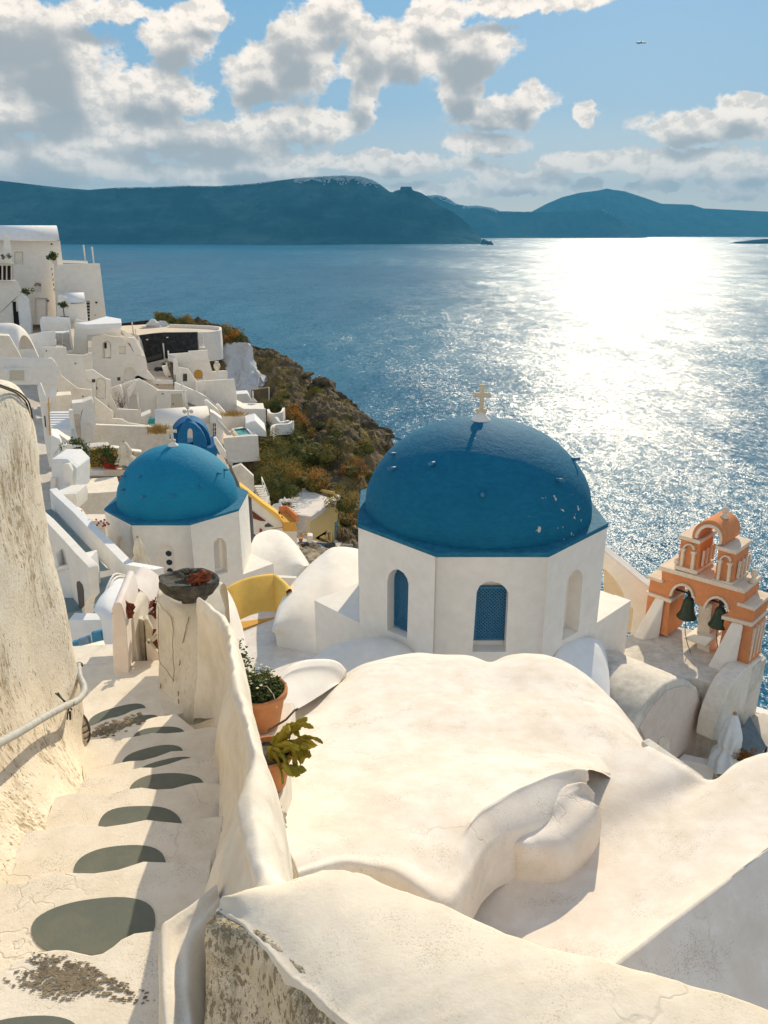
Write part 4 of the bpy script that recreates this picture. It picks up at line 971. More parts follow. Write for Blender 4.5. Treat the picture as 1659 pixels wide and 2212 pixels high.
# slanted white buttresses in front of the legs
for pts, dn_ in (([(640,762),(712,785),(700,1075),(578,1118),(505,1075)], .65), ([(1215,950),(1312,975),(1270,1270),(1160,1360),(1060,1320)], .75)):
    mb = MB(); top_ = [B0.w(*bp([p])[0], -.02) for p in pts[:2]]; q = bp(pts)
    tl, tr = B0.w(*q[0], -.03), B0.w(*q[1], -.03); bl_, br = B0.w(*bp([pts[4]])[0], -dn_), B0.w(*bp([pts[3]])[0], -dn_); k1 = Vector((tl.x, tl.y, br.z-.3)); k2 = Vector((tr.x, tr.y, br.z-.3))
    bl2, br2 = Vector((bl_.x, bl_.y, br.z-.3)), Vector((br.x, br.y, br.z-.3))
    mb.add([tl, tr, br, bl_, k1, k2, br2, bl2], [(0, 1, 2, 3), (0, 3, 7, 4), (1, 5, 6, 2), (3, 2, 6, 7), (4, 7, 6, 5), (0, 4, 5, 1)])
    build('buttress', mb, M['white'], bt, bevel=.04)
# upper kiosks
for j, (xs, ys, X2, Y2) in enumerate((((828, 925), (318, 555), 795, 0), ((1110, 1243), (400, 660), 1075, 0))):
    x0, x1 = xs
    mb = MB(); k = 1 if j else 0
    fr = [(x0-2, ys[0]-5), (x1+(45 if not k else 2), ys[0]+(42 if not k else 38)), (x1+(22 if not k else -28), ys[1]+(25 if not k else 12)), (x0-34, ys[1]-22)]
    sl(mb, fr, .06, TH-.12); build('kiosk', mb, M['orange'], bt, bevel=.015)
    mb = MB()
    a, b, c, d = fr
    def lerp(p, q, t): return (p[0]+(q[0]-p[0])*t, p[1]+(q[1]-p[1])*t)
    sl(mb, [(a[0]-9, a[1]-18), (b[0]+9, b[1]-18), (b[0]+8, b[1]+10), (a[0]-10, a[1]+10)], -.05, TH+.1)
    sl(mb, [(d[0]-9, d[1]-8), (c[0]+9, c[1]-8), (c[0]+8, c[1]+20), (d[0]-10, d[1]+20)], -.05, TH+.1)
    # two little columns carrying a small arch, front face
    for t0 in (.16, .70):
        p0, p1 = lerp(lerp(a, b, t0), lerp(d, c, t0), .42), lerp(lerp(a, b, t0), lerp(d, c, t0), .97); q0, q1 = lerp(lerp(a, b, t0+.14), lerp(d, c, t0+.14), .42), lerp(lerp(a, b, t0+.14), lerp(d, c, t0+.14), .97)
        sl(mb, [p0, q0, q1, p1], -.03, .10); sl(mb, [(p0[0]-9, p0[1]-16), (q0[0]+9, q0[1]-16), (q0[0]+6, q0[1]+4), (p0[0]-6, p0[1]+4)], -.05, .13)
    m1 = lerp(lerp(a, b, .5), lerp(d, c, .5), .34); rx = (b[0]-a[0])*.28; o = arcpts(m1[0], m1[1]+4, rx+6, rx*1.1+6, 0, 180, 10); i_ = arcpts(m1[0], m1[1]+4, rx-6, rx*1.1-6, 180, 0, 10); sl(mb, o+i_, -.03, .09)
    build('kiosk_trim', mb, M['trim'], bt, bevel=.01)
    # columns on the end face
    mb = MB(); es, ez = bp([(b[0], b[1])])[0]; es2, ez2 = bp([(c[0], c[1])])[0]
    for dd in (.18, .42, .66, .86):
        p = B0.w(es2+.02, ez2+.12, dd*TH); mb.prism([p, p+B0.n*.08, p+B0.n*.08+Vector((0, 0, (ez-ez2)*.55)), p+Vector((0, 0, (ez-ez2)*.55))], B0.e*.05)
    build('side_columns', mb, M['trim'], bt)
for side in (1,):   # columns on the lower right end
    mb = MB(); es, ez = bp([(1372, 985)])[0]; es2, ez2 = bp([(1330, 1290)])[0]
    for dd in (.1, .35, .6, .82):
        p = B0.w(es+.0, ez2+.1, dd*TH); mb.prism([p, p+B0.n*.10, p+B0.n*.10+Vector((0, 0, (ez-ez2)*.8)), p+Vector((0, 0, (ez-ez2)*.8))], B0.e*.06)
    build('side_columns', mb, M['trim'], bt)
# top arch
mb = MB(); o = arcpts(1042, 318, 128, 128, -25, 180, 22); i_ = arcpts(1042, 330, 84, 90, 180, -28, 22)
sl(mb, o+i_, .0, TH*.95); build('top_arch', mb, M['orange'], bt)
mb = MB(); o = arcpts(1042, 326, 104, 108, -24, 176, 22); i_ = arcpts(1042, 330, 84, 89, 176, -26, 22); sl(mb, o+i_, -.05, .12); build('arch_trim', mb, M['trim'], bt)
for (x, y, hh, dd) in ((1100, 165, .42, .5), (782, 540, .55, .12), (1322, 660, .5, .5), (1400, 780, .0, 0)):
    if not hh: continue
    s_, z_ = bp([(x, y+30)])[0]; p = B0.w(s_, z_, dd*TH); mb = MB(); hh *= .62; mb.lathe(p, [(.12, -.05), (.11, .02), (.06, .05), (.06, hh*.4), (.10, hh*.55), (.10, hh*.85), (.07, hh), (.02, hh+.02)], 14); build('finial', mb, M['trim'], bt)
# bells hang in the arches: things of their own
def bell(x, y, h_, label):
    s_, z_ = bp([(x, y)])[0]; p = B0.w(s_, z_, TH*.12); t = thing('church_bell', label, 'bell', p-Vector((0, 0, h_)), 'bells of the terracotta belfry'); r = h_*.40
    mb = MB(); mb.lathe(p-Vector((0, 0, h_)), [(r, 0), (r*1.03, h_*.03), (r*.86, h_*.14), (r*.70, h_*.30), (r*.60, h_*.55), (r*.52, h_*.78), (r*.34, h_*.90), (r*.10, h_*.95)], 24); build('bell_body', mb, M['bronze'], t)
    mb = MB(); mb.tube([p-B0.e*.42+Vector((0, 0, .06)), p+B0.e*.42+Vector((0, 0, .06))], .03, 8); mb.box(p+Vector((0, 0, .0)), (.1, .1, .2), -45); mb.blob(p+Vector((0, 0, .1)), (.09, .07, .09), seed=3, amp=.3, n=6); build('yoke', mb, M['iron'], t)
    mb = MB(); mb.tube([p-Vector((0, 0, h_*.5)), p-Vector((0, 0, h_*1.12))], [.02, .035], 7); build('clapper', mb, M['iron'], t)
    mb = MB(); mb.tube(catmull([p-Vector((0, 0, h_*1.1)), p+Vector((-.05, -.2, -h_*1.6)), p+Vector((.05, -.6, -h_*2.3)), p+Vector((.4, -1.1, -h_*3.0))], 5), .012, 5); build('rope', mb, M['rawwood'], t)
bell(882, 772, .70, 'green bronze bell in the left arch of the belfry'); bell(1122, 845, .66, 'green bronze bell in the right arch of the belfry')
# chapel vaults around the belfry
G1 = Plane(PY(*c6(840, 1700), 17.1), 45)
gp = onpl(G1, c6, [(470,1790),(500,1705),(560,1600),(640,1505),(720,1425),(790,1394),(850,1390),(905,1412),(955,1460),(995,1530),(1020,1620),(1028,1740),(1022,1900),(985,1990),(740,2100),(600,2000)])
ch = thing('chapel', 'small barrel vaulted chapel with a stained cream roof in front of the belfry', 'chapel', G1.w(0, -15)); mb = MB(); mb.prism([G1.w(s, z) for s, z in gp], G1.n*2.9); build('vault', mb, M['worn'], ch, bevel=.10)
cx_ = sum(s for s, z in gp)/len(gp)
mb = MB(); op = onpl(G1, c6, [(508,1760),(560,1660),(620,1580),(700,1490),(770,1458),(840,1440),(895,1460),(935,1500),(970,1570),(992,1650),(1000,1740),(998,1900),(960,1990),(740,2090),(620,2000)]); mb.prism([G1.w(s, z, -.05) for s, z in op], G1.n*.06); build('gable_panel', mb, M['pinkish'] if 'pinkish' in M else M['white'], ch, bevel=.01)
mb = MB(); op = onpl(G1, c6, archpx(640, 720, 1820, 1960, 45)); mb.prism([G1.w(s, z, -.09) for s, z in op], G1.n*.05); build('blind_niche', mb, M['cream'], ch, bevel=.01)
G2 = Plane(PY(*c6(1250, 1600), 18.0), 45); mb = MB()
gp = onpl(G2, c6, [(1460,1215),(1400,1262),(1330,1310),(1265,1370),(1215,1440),(1170,1530),(1128,1630),(1095,1740),(1075,1860),(1240,1900),(1330,1760),(1385,1640)])
mb.prism([G2.w(s, z) for s, z in gp], G2.n*.5); tag(build('curved_wall', mb, M['cream'], bevel=.05), 'tan wall with a curved top below the right leg of the belfry', 'wall')
G2b = Plane(PY(*c6(1000, 1450), 20.6), -45); mb = MB()
gp = onpl(G2b, c6, [(445,1085),(520,1062),(600,1040),(760,1000),(900,990),(1100,1040),(1240,1180),(1460,1215),(1440,1400),(1200,1560),(1080,1900),(900,1900),(430,1500)])
dk = -11.55
mb = MB(); mb.prism([PZ(*c6(x, y), dk) for x, y in ((205,1150),(440,1060),(760,985),(1130,1060),(1440,1190),(1480,1235),(1340,1330),(1240,1400),(1130,1440),(1000,1400),(930,1385),(850,1380))], (0, 0, -4))
tag(build('belfry_deck', mb, M['worn'], bevel=.05), 'cream plaster deck the terracotta belfry stands on', 'deck')
# flying wall behind the big drum
G3 = Plane(PY(*c6(420, 700), 22.0), -30); mb = MB(); gp = onpl(G3, c6, [(150,330),(270,440),(400,545),(500,630),(600,705),(600,900),(560,1000),(520,1090),(440,1090),(470,860),(400,832),(398,760),(370,700),(320,630),(262,570),(200,540)])
mb.prism([G3.w(s, z) for s, z in gp], G3.n*.45); tag(build('arched_buttress', mb, M['white'], bevel=.04), 'curved white buttress rising between the large drum and the belfry', 'buttress')
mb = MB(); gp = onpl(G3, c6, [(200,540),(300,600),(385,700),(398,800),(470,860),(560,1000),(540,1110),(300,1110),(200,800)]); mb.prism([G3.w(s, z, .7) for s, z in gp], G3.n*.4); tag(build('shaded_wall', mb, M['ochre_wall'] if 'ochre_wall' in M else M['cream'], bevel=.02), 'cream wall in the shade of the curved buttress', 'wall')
# courtyard with the closed white umbrella
flat('courtyard', None, None, cU, [(1430,1640),(1560,1560),(1659,1560),(1740,1600),(1740,1780),(1430,1780)], -14.3, .5, 'deck', kind='structure')
def umbrella(c, h, r, label, mat='whitecanvas', seed=0, open_=.16, skirt=.62):
    """closed parasol: folded canopy around a pole with a tied waist"""
    t = thing('closed_umbrella', label, 'umbrella', c); c = Vector(c)
    mb = MB(); mb.tube([c, c+Vector((0, 0, h*1.02))], .03, 8); mb.box(c+Vector((0, 0, .04)), (.45, .45, .08)); build('pole', mb, M['canvas'], t)
    mb = MB(); rows = []; K = 16
    for i in range(K+1):
        tt = i/K; z = h*(1-(1-skirt*.0)*tt*skirt); rr = r*(.12+.88*tt**.6)*(1-.28*math.exp(-((tt-.62)/.10)**2)); row = []
        for k in range(48):
            a = 2*pi*k/48; f = 1+.16*cos(a*8+seed)*min(1, tt*2)+.05*noise.noise(Vector((cos(a)*2, sin(a)*2, tt*5+seed))); row.append(c+Vector((rr*f*cos(a), rr*f*sin(a), z+(.03*cos(a*8) if i == K else 0))))
        rows.append(row)
    mb.grid(rows, True, True); build('canopy', mb, M[mat], t, merge=False)
    mb = MB(); mb.lathe(c+Vector((0, 0, h)), [(.05, 0), (.05, .04), (.02, .08)], 8); build('cap', mb, M['terra'], t)
    return t
ub = PY(*c6(1150, 2120), 16.6); umbrella(ub, (PY(*c6(1190, 1660), 16.6).z-ub.z), .42, 'closed white umbrella with a brown cap in the small courtyard by the belfry', seed=1, skirt=.86)
flat('bench', 'low white stone bench in the small courtyard by the belfry', 'bench', c6, [(800,2000),(850,1958),(1100,2010),(1085,2062)], -13.4, .45, 'fresh')
mb = MB(); q = [PY(*c6(x, y), d) for x, y, d in ((1352, 1672, 18.2), (1478, 1905, 17.2), (1380, 1975, 16.6), (1228, 1860, 17.0), (1300, 1800, 18.8))]
mb.add(q+[p+Vector((0, 0, -.06)) for p in q], [(0, 2, 3), (0, 1, 2), (0, 3, 4), (0, 4, 1), (5, 8, 7), (5, 7, 6), (1, 6, 7, 2), (2, 7, 8, 3)])
tg = thing('shade_tent', 'grey pyramid shade cloth in the corner of the small courtyard', 'shade cloth', q[2]-Vector((0, 0, 1.2))); build('cloth', mb, M['cushion_dark'] if 'cushion_dark' in M else M['worn'], tg)
mb = MB(); [mb.tube([p, p-Vector((0, 0, 1.6))], .03, 6) for p in (q[2], q[3], q[1])]; build('pole', mb, M['iron'], tg)
house('orange_wall', 'terracotta wall with a white coping at the right edge below the belfry', 'wall', c6, [(1370,1640),(1620,1720),(1620,2000),(1480,1900),(1380,1700)], 21, depth=.3, mat='orange', bevel=.02,
      parts=[('coping', [(1366,1625),(1625,1708),(1625,1760),(1366,1680)], 'fresh', -.06, .42)])
def shrub(c, r, n, mat, label, name='shrub', leaf=.12, seed=0, cat='shrub', core=True, sq=.8, group=None):
    rnd = random.Random(seed+1); c = Vector(c); t = thing(name, label, cat, c-Vector((0, 0, r*sq)), group)
    mb = MB(); lob = [(Vector((0, 0, 0)), 1)]+[(Vector((rnd.gauss(0, .5), rnd.gauss(0, .4), rnd.gauss(.1, .28)))*r, rnd.uniform(.4, .7)) for _ in range(7)]
    for k in range(n):
        o, s = rnd.choice(lob); d = Vector((rnd.gauss(0, 1), rnd.gauss(0, 1), rnd.gauss(.25, 1))).normalized(); p = c+o+Vector((d.x, d.y, d.z*sq))*(r*s*(rnd.random()**.25))
        a = Vector((rnd.gauss(0, 1), rnd.gauss(0, 1), rnd.gauss(.5, 1))).normalized(); b = a.cross(d)
        if b.length < .1: continue
        b.normalize(); L = leaf*rnd.uniform(.6, 1.4); w_ = L*.38
        mb.add([p-b*w_*.6, p+a*L*.5-b*w_, p+a*L, p+a*L*.5+b*w_], [(0, 1, 2, 3)])
    build('foliage', mb, M[mat], t, merge=False, fixn=False)
    if core:
        mb = MB(); mb.blob(c-Vector((0, 0, r*sq*.2)), (r*.72, r*.66, r*sq*.66), seed=seed, amp=.25, fr=1.6, n=8, flat=True); mb.tube([c-Vector((0, 0, r*sq*1.2)), c], [r*.10, r*.05], 6); build('stem', mb, M['shrub_green'], t, merge=False)
    return t
shrub(PY(*c6(1310, 1985), 16.3), .22, 700, 'shrub_orange', 'dry brown bush beside the closed white umbrella', leaf=.035, seed=4)
# ------------------------------------------------------------------ hillside under the town
def terrain():
    xs = [-90, -55, -34, -22, -12, -4, 3, 8, 14, 30, 60]
    ys = [6, 13, 20, 28, 36, 50, 70, 90, 110, 132, 170]
    Z = [[-4,-5,-6,-8,-9,-9,-9,-10,-18,-60,-112], [-3,-5,-8,-11,-13,-13,-13,-14,-19,-60,-112], [-1,-5,-10,-15,-16,-16,-16,-16.5,-19,-75,-114], [0,-4,-10,-16,-19,-20,-21,-24,-45,-95,-118],
         [1,-4,-10,-16.5,-21,-23,-26,-50,-75,-110,-121], [2,-4,-9.5,-15.5,-22,-24,-30,-70,-100,-118,-121], [2,-3.5,-9,-14,-21,-26,-38,-80,-110,-120,-121], [2,-3,-9,-13.5,-19,-30,-70,-100,-118,-121,-121],
         [1,-4,-10,-15.5,-32,-70,-100,-115,-120,-121,-121], [-8,-20,-40,-60,-90,-110,-118,-121,-121,-121,-121], [-80,-100,-115,-121,-122,-122,-122,-122,-122,-122,-122]]
    Z = [[z-(0 if y < 26 else 4.5 if y < 60 else 5.5)*(1 if x < 3 else 0) for x, z in zip(xs, r)] for y, r in zip(ys, Z)]
    g = loft([[Vector((x, y, z)) for x, z in zip(xs, r)] for y, r in zip(ys, Z)], 5, 5); jitter(g, .5, .12, 3)
    mb = MB(); mb.grid(g); return mb
tag(build('terrain', terrain(), M['townground'], merge=False), 'dry hillside under the white town', 'hillside', kind='structure')
# rocky slope that drops to the sea
sil = [(372,690,108),(420,693,107),(465,703,105),(508,719,103),(541,743,101.5),(565,754,100.5),(586,762,100),(604,772,98.5),(627,789,97),(648,797,95.5),(660,817,94),(682,828,92.5),(706,829,91),(708,848,89.5),(739,870,87),(760,890,85),(792,906,82.5),(825,933,79),(833,956,76.5),(842,979,74),(850,1040,70),(856,1120,64),(860,1200,58)]
n_ = len(sil)
lowl = [(380,800,92),(420,830,90),(450,860,88),(470,885,86),(490,905,84),(510,925,82),(530,945,79.5),(548,960,77.5),(565,978,75),(580,995,73),(598,1012,70.5),(615,1030,68.5),(632,1046,66),(648,1062,64),(665,1080,61.5),(680,1100,59.5),(696,1120,57.5),(712,1140,55.5),(728,1160,53.5),(745,1180,52),(760,1205,50),(772,1230,48.5),(785,1260,47)]
S = [PY(*p) for p in sil]; L = [PY(*p) for p in lowl]
def ip(t, k): 
    p = S[k].lerp(L[k], t); return p+Vector((0, 0, 1.6*sin(pi*t)*(.4+.6*sin(k*.9))))
rows = [[Vector((p.x+6, p.y+34, SEA-1)) for p in S], [Vector((p.x+5, p.y+16, p.z-45)) for p in S], [Vector((p.x+1.2, p.y+3.0, p.z-5)) for p in S], S]
rows += [[ip(t, k) for k in range(n_)] for t in (.14, .28, .42, .56, .7, .85)]+[L, [Vector((p.x, p.y-6, p.z-7)) for p in L]]
g = loft(rows, 11, 13)
nr = len(g)
for i, r in enumerate(g):
    for j, p in enumerate(r):
        q = p*.21; a = 1.0 if i < 39 else 1.25
        if 34 <= i <= 44: a = .95
        b = noise.fractal(Vector((q.x, q.y, q.z*2.2)), .9, 2.1, 6); rdg = abs(noise.noise(Vector((p.x*.09, p.y*.05, p.z*.28+4))))
        p.z += (b*.9-rdg*2.2+.5)*a*.75; p.x += noise.noise(p*.35+Vector((5, 0, 0)))*.9*a*.6
        # cliffs step: pull into bands
        p.z += .12*sin(p.z*2.3); p.z += noise.fractal(p*.9, .8, 2.1, 4)*.35; p.x += noise.noise(p*1.1)*.3
g_slope = g
mb = MB(); mb.grid(g, False)
tag(build('rocky_slope', mb, M['rock'], merge=False, fixn=False), 'brown volcanic cliff dropping from the white town to the sea', 'cliff', kind='structure')
W_ = .05
ST = 'white town houses climbing the slope'
# ---------------------------------------------------------------- far top of the town
def vaultx(name, label, cat, fn, x0, x1, yt, yb, Y, mat, d=3.0, endround=True, group=None):
    """barrel roof running across the view: crest at yt, eaves at yb"""
    rows = []; a, b = PY(*fn(x0, yb), Y), PY(*fn(x1, yb), Y); h = PY(*fn(x0, yt), Y+d*.4).z-a.z
    for k in range(15):
        t = pi*k/14; rows.append([Vector((x, Y+d*.5-d*.5*cos(t), a.z+h*sin(t))) for x in (a.x, b.x)])
    mb = MB(); mb.grid([[r[0] for r in rows], [r[1] for r in rows]])
    m = len(rows); mb.add([r[0] for r in rows], [tuple(range(m))]); mb.add([r[1] for r in rows], [tuple(range(m))])
    return tag(build(name, mb, M[mat]), label, cat, group)
def vpart(t, fn, x0, x1, yt, yb, Y, mat, d=3.0, nm='roof', only=False):
    pl = Plane(PY(*fn(max(x0, -60), yb), Y), 0); s0, zb = pl.px(*fn(x0, yb)); s1, _ = pl.px(*fn(x1, yb)); pt = Plane(pl.p+pl.n*d*.45, math.degrees(atan2(pl.e.y, pl.e.x)) or 1e-6); h = pt.px(*fn((max(x0, -60)+x1)/2, yt))[1]-pl.px(*fn((max(x0, -60)+x1)/2, yb))[1]
    rows = [[pl.w(s_, zb+h*sin(pi*k/14), d*.5-d*.5*cos(pi*k/14)) for s_ in (s0, s1)] for k in range(15)]
    mb = MB(); mb.grid(rows); m = 15; mb.add([r[0] for r in rows], [tuple(range(m))]); mb.add([r[1] for r in rows], [tuple(range(m))]); return build(nm, mb, M[mat], t)
    a, b = PY(*fn(x0, yb), Y), PY(*fn(x1, yb), Y); h = PY(*fn(x0, yt), Y+d*.4).z-a.z; rows = [[Vector((x, Y+d*.5-d*.5*cos(pi*k/14), a.z+h*sin(pi*k/14))) for x in (a.x, b.x)] for k in range(15)]
    mb = MB(); mb.grid([[r[0] for r in rows], [r[1] for r in rows]]); m = 15; mb.add([r[0] for r in rows], [tuple(range(m))]); mb.add([r[1] for r in rows], [tuple(range(m))]); return build(nm, mb, M[mat], t)
t = house('house', 'tall white house with a long barrel roof at the far top left of the town', 'house', cA, [(-300,322),(785,324),(822,625),(830,1420),(-300,1420)], 92, depth=5, mat='white', lower=.02,
      holes=[(archpx(445, 540, 872, 1000, 45), .25), (rect(190, 470, 300, 640), .2), (rect(455, 1075, 620, 1400), .3)],
      parts=[('fanlight', [archpx(449, 536, 878, 914, 36)], 'glass', .14, .06), ('window', [rect(195, 476, 295, 600)], 'cream', .10, .05), ('door', [rect(475, 1090, 600, 1400)], 'bluew', .2, .05), ('lamp', [rect(612, 1100, 640, 1118)], 'iron', -.1, .1), ('vent', [rect(662, 360, 685, 380)], 'dark', -.03, .05),
             ('fan_bars', [[(488, 878), (494, 878), (494, 914), (488, 914)], [(460, 888), (466, 884), (486, 910), (480, 914)], [(516, 884), (522, 888), (502, 914), (496, 910)]], 'white', .11, .05)])
vpart(t, cA, -300, 778, 128, 323, 92.05, 'bluew', 3.6)
house('house', 'plain square white house block with two posts on its roof, against the sea', 'house', cA, [(700,632),(1304,620),(1388,1320),(1392,1420),(740,1420)], 88, depth=7, mat='white', lower=.5,
      parts=[('roof_kerb', [(820,585),(1155,598),(1158,628),(820,622)], 'white', 1.5, .3), ('lamp', [rect(1246, 1122, 1272, 1142)], 'iron', -.12, .12), ('drain', [rect(1238, 1290, 1250, 1300)], 'dark', -.03, .04), ('downpipe', [rect(812, 800, 822, 1010)], 'white', -.06, .06),
             ('pipe_stub', [rect(672,680,682,710), rect(680,745,690,780), rect(688,815,698,850), rect(696,880,706,915), rect(702,945,712,980)], 'iron', -.10, .10)])
def post(x, y0, y1, fn, Y, label, r=.055, mat='white', tilt=0):
    u, v = fn(x, y1); a = PY(u, v, Y); u, v = fn(x, y0); b = PY(u, v, Y); b.x = a.x+tilt
    mb = MB(); mb.tube([a, a+Vector((0, 0, .06))], r*1.6, 8); mb.tube([a, Vector((b.x, Y, b.z))], r, 8); mb.blob(Vector((b.x, Y, b.z)), r*1.25, seed=1, amp=.02, n=5)
    return tag(build('white_post', mb, M[mat]), label, 'post', 'white posts standing on the terraces')
post(1118, 392, 600, cA, 89, 'left of the two white posts on the square house roof by the sea', .09); post(1228, 415, 622, cA, 88.2, 'right of the two white posts on the square house roof by the sea', .09)
shrub(PY(*cA(690, 530), 87), .5, 500, 'leaf', 'dark green bush on the ledge of the tall house with the barrel roof', leaf=.16, seed=2)
house('planter_ledge', 'small white ledge below the dark green bush on the tall house', 'ledge', cA, [(640,562),(750,562),(748,625),(700,625)], 87.3, depth=.8, mat='white', lower=.1)
t = house('house', 'left edge house with a wooden columned balcony and a sunlit slanting wall', 'house', cA, [(-300,850),(205,846),(232,860),(268,955),(285,1000),(330,1070),(378,1075),(398,1300),(405,1560),(-300,1560)], 84, depth=5, mat='white', lower=.05,
      holes=[([(160,1120),(212,1118),(218,1245),(243,1250),(262,1460),(185,1460)], .4)], parts=[('door', [[(165,1125),(208,1123),(214,1250),(238,1255),(258,1460),(188,1460)]], 'dark', .25, .05)])
bp_ = Plane(PY(*cA(100, 640), 84.3), 0)
for (x0, x1) in ((-60, -30), (20, 40), (78, 96), (140, 166)):
    mb = MB(); slab(mb, bp_, cA, rect(x0, 640, x1, 840), 0, .3); build('balcony_column', mb, M['trim'], t)
mb = MB(); slab(mb, bp_, cA, rect(-300, 620, 175, 650), -.1, 1.2); build('balcony_beam', mb, M['wood'], t)
mb = MB(); slab(mb, bp_, cA, rect(-300, 645, 172, 845), 1.0, .3); build('balcony_back', mb, M['dark'], t)
mb = MB(); slab(mb, bp_, cA, [(55,260),(75,250),(100,255),(122,300),(145,460),(150,630),(40,630)], .2, 1.2); build('chimney', mb, M['white'], t, bevel=.08)
for k, x in enumerate((40, 112)):
    c = PY(*cA(x, 545), 83.8); shrub(c, .28, 120, 'leaf', ('left' if k == 0 else 'right')+' of the two tiny balcony plants above the wooden columns', 'potted_plant', .10, 20+k, 'potted plant', core=False)
shrub(PY(*cA(345, 985), 82.5), .45, 260, 'leaf', 'small dark tree in a bowl beside the slanting wall of the balcony house', 'potted_tree', .14, 9, 'potted tree')
house('courtyard_wall', 'bluish shaded wall beside the dark doorway of the balcony house', 'wall', cA, [(235,1110),(290,1010),(330,1072),(378,1078),(410,1330),(405,1545),(310,1560),(290,1460),(262,1455)], 82.8, depth=1.2, mat='bluew')
# small chapel on the roof terrace
t = house('chapel', 'little white chapel with a shaded barrel roof standing before the square house', 'chapel', cA, [(755,1055),(800,1040),(850,1052),(900,1090),(925,1148),(1128,1132),(1150,1380),(740,1400)], 83, depth=4, mat='white', lower=.05,
      holes=[], parts=[('louvre', [rect(1132, 1120, 1178, 1380)], 'dark', .8, .1), ('louvre_bars', [rect(1130, 1130+40*k, 1180, 1136+40*k) for k in range(6)], 'white', .75, .04)])
vpart(t, cA, 850, 1118, 1008, 1140, 83.1, 'bluew', 3.2)
c = PY(*cA(820, 1170), 81.5); tt = shrub(c, .38, 320, 'leaf', 'small round topiary tree in front of the little roof chapel', 'potted_tree', .14, 12, 'potted tree'); mb = MB(); mb.tube([c, c-Vector((0, 0, 1.1))], .05, 6); mb.box(c-Vector((0, 0, 1.15)), (.8, .3, .06)); build('trunk', mb, M['rawwood'], tt)
flat('roof_terrace', 'pale grey terrace floor at the foot of the square house', 'terrace', cA, [(980,1400),(1150,1380),(1390,1310),(1580,1345),(1580,1400),(1130,1420)], -8.3, .4, 'bluew')
house('terrace_wall', 'low white terrace wall with a lit top before the little roof chapel', 'wall', cA, [(995,1345),(1140,1388),(1565,1345),(1580,1520),(1320,1545),(1140,1560),(1135,1800),(960,1800),(975,1380)], 80, depth=5, mat='white', lower=.6)
house('stepped_wall', 'double white wall stepping down beside the dark courtyard', 'wall', cA, [(520,1368),(545,1322),(700,1318),(912,1338),(925,1500),(965,1810),(890,1810),(850,1600),(540,1560)], 79, depth=2.5, mat='bluew', lower=.3,
      parts=[('inner_step', [(600,1385),(840,1415),(880,1425),(882,1500),(600,1520)], 'white', -.1, .12)])
t = house('louvre_shed', 'narrow shed with white louvred sides between the shaded walls', 'shed', cA, [(718,1522),(815,1525),(908,1505),(945,1770),(885,1790),(845,1690),(720,1680)], 76.5, depth=2, mat='bluew', lower=.1,
      parts=[('louvres', [[(724,1538+12*k),(812,1541+12*k),(812,1545+12*k),(724,1542+12*k)] for k in range(12)]+[[(820,1544+12*k),(905+k*1.8,1526+12*k),(905+k*1.8,1530+12*k),(820,1548+12*k)] for k in range(19)], 'rawwood', -.03, .03)])
house('garden_wall', 'shaded white wall with a sunlit end left of the louvred shed', 'wall', cA, [(305,1562),(370,1556),(560,1520),(722,1505),(725,1690),(560,1720),(560,1870),(240,1870),(260,1700)], 74, depth=1.5, mat='bluew')
# rounded chapel mass on the left edge
bulge('house', 'rounded white house lobe on the left edge above the diagonal stair wall', 'house', [(x*1.0, y, d) for x, y, d in [(-120,1440,70),(-40,1412,70.2),(60,1402,70.4),(140,1405,70.6),(200,1422,70.6),(255,1455,70.4),(290,1510,70.2),(300,1560,70)]],
      [(-120,1850,68),(-40,1850,68),(60,1850,68),(120,1850,68),(170,1850,68),(215,1850,68),(245,1850,68),(262,1850,68)], 'white', fn=cA, swell=.4, back=2.5)
house('stair_wall', 'thick diagonal white stair wall on the left edge', 'wall', cA, [(-60,1560),(112,1566),(128,1575),(285,1860),(-60,1860)], 64, depth=1.4, mat='cream', lower=.0)
t = house('barrel_house', 'white barrel vaulted house with a rounded gable turned to the sea', 'house', c2, [(270,560),(276,400),(281,330),(296,288),(318,268),(338,268),(362,292),(380,325),(388,352),(378,430),(368,515),(345,560)], 56, depth=.4, mat='white', lower=0, bevel=.04,
      holes=[(archpx(318, 340, 360, 418, 11), .25)], parts=[('door', [archpx(326, 356, 460, 520, 10)], 'bluew', -.03, .05)])
pl = Plane(PY(*c2(300, 300), 56), 0); mb = MB(); arc = onpl(pl, c2, [(276,440),(281,330),(296,288),(318,268),(338,268),(362,292),(380,325),(388,352),(380,440)])
mb.prism([pl.w(s, z, .1) for s, z in arc], (-8.6, .3, .15)); build('roof', mb, M['white'], t, bevel=.02)
mb = MB(); slab(mb, Plane(PY(*c2(100, 400), 55.6), 0), c2, [(20,335),(275,330),(276,440),(40,440)], 0, 2.0); build('side_wall', mb, M['white'], t, bevel=.03)
mb = MB(); slab(mb, Plane(PY(*c2(100, 400), 55.6), 0), c2, rect(62, 345, 158, 412), -.04, .06); build('door', mb, M['wood'], t)
house('stepped_house', 'white house front descending in steps with a door slab on its right', 'house', c2, [(276,200),(300,193),(432,196),(440,243),(546,246),(600,228),(605,345),(560,352),(556,400),(610,440),(612,560),(385,540),(385,330),(290,270)], 66, depth=2.6, mat='white', lower=.5,
      parts=[('pale_door', [[(550,252),(594,236),(598,330),(556,350)]], 'cream', -.05, .06), ('lamp', [rect(300, 214, 306, 222), rect(488, 296, 496, 303)], 'iron', -.08, .08)])
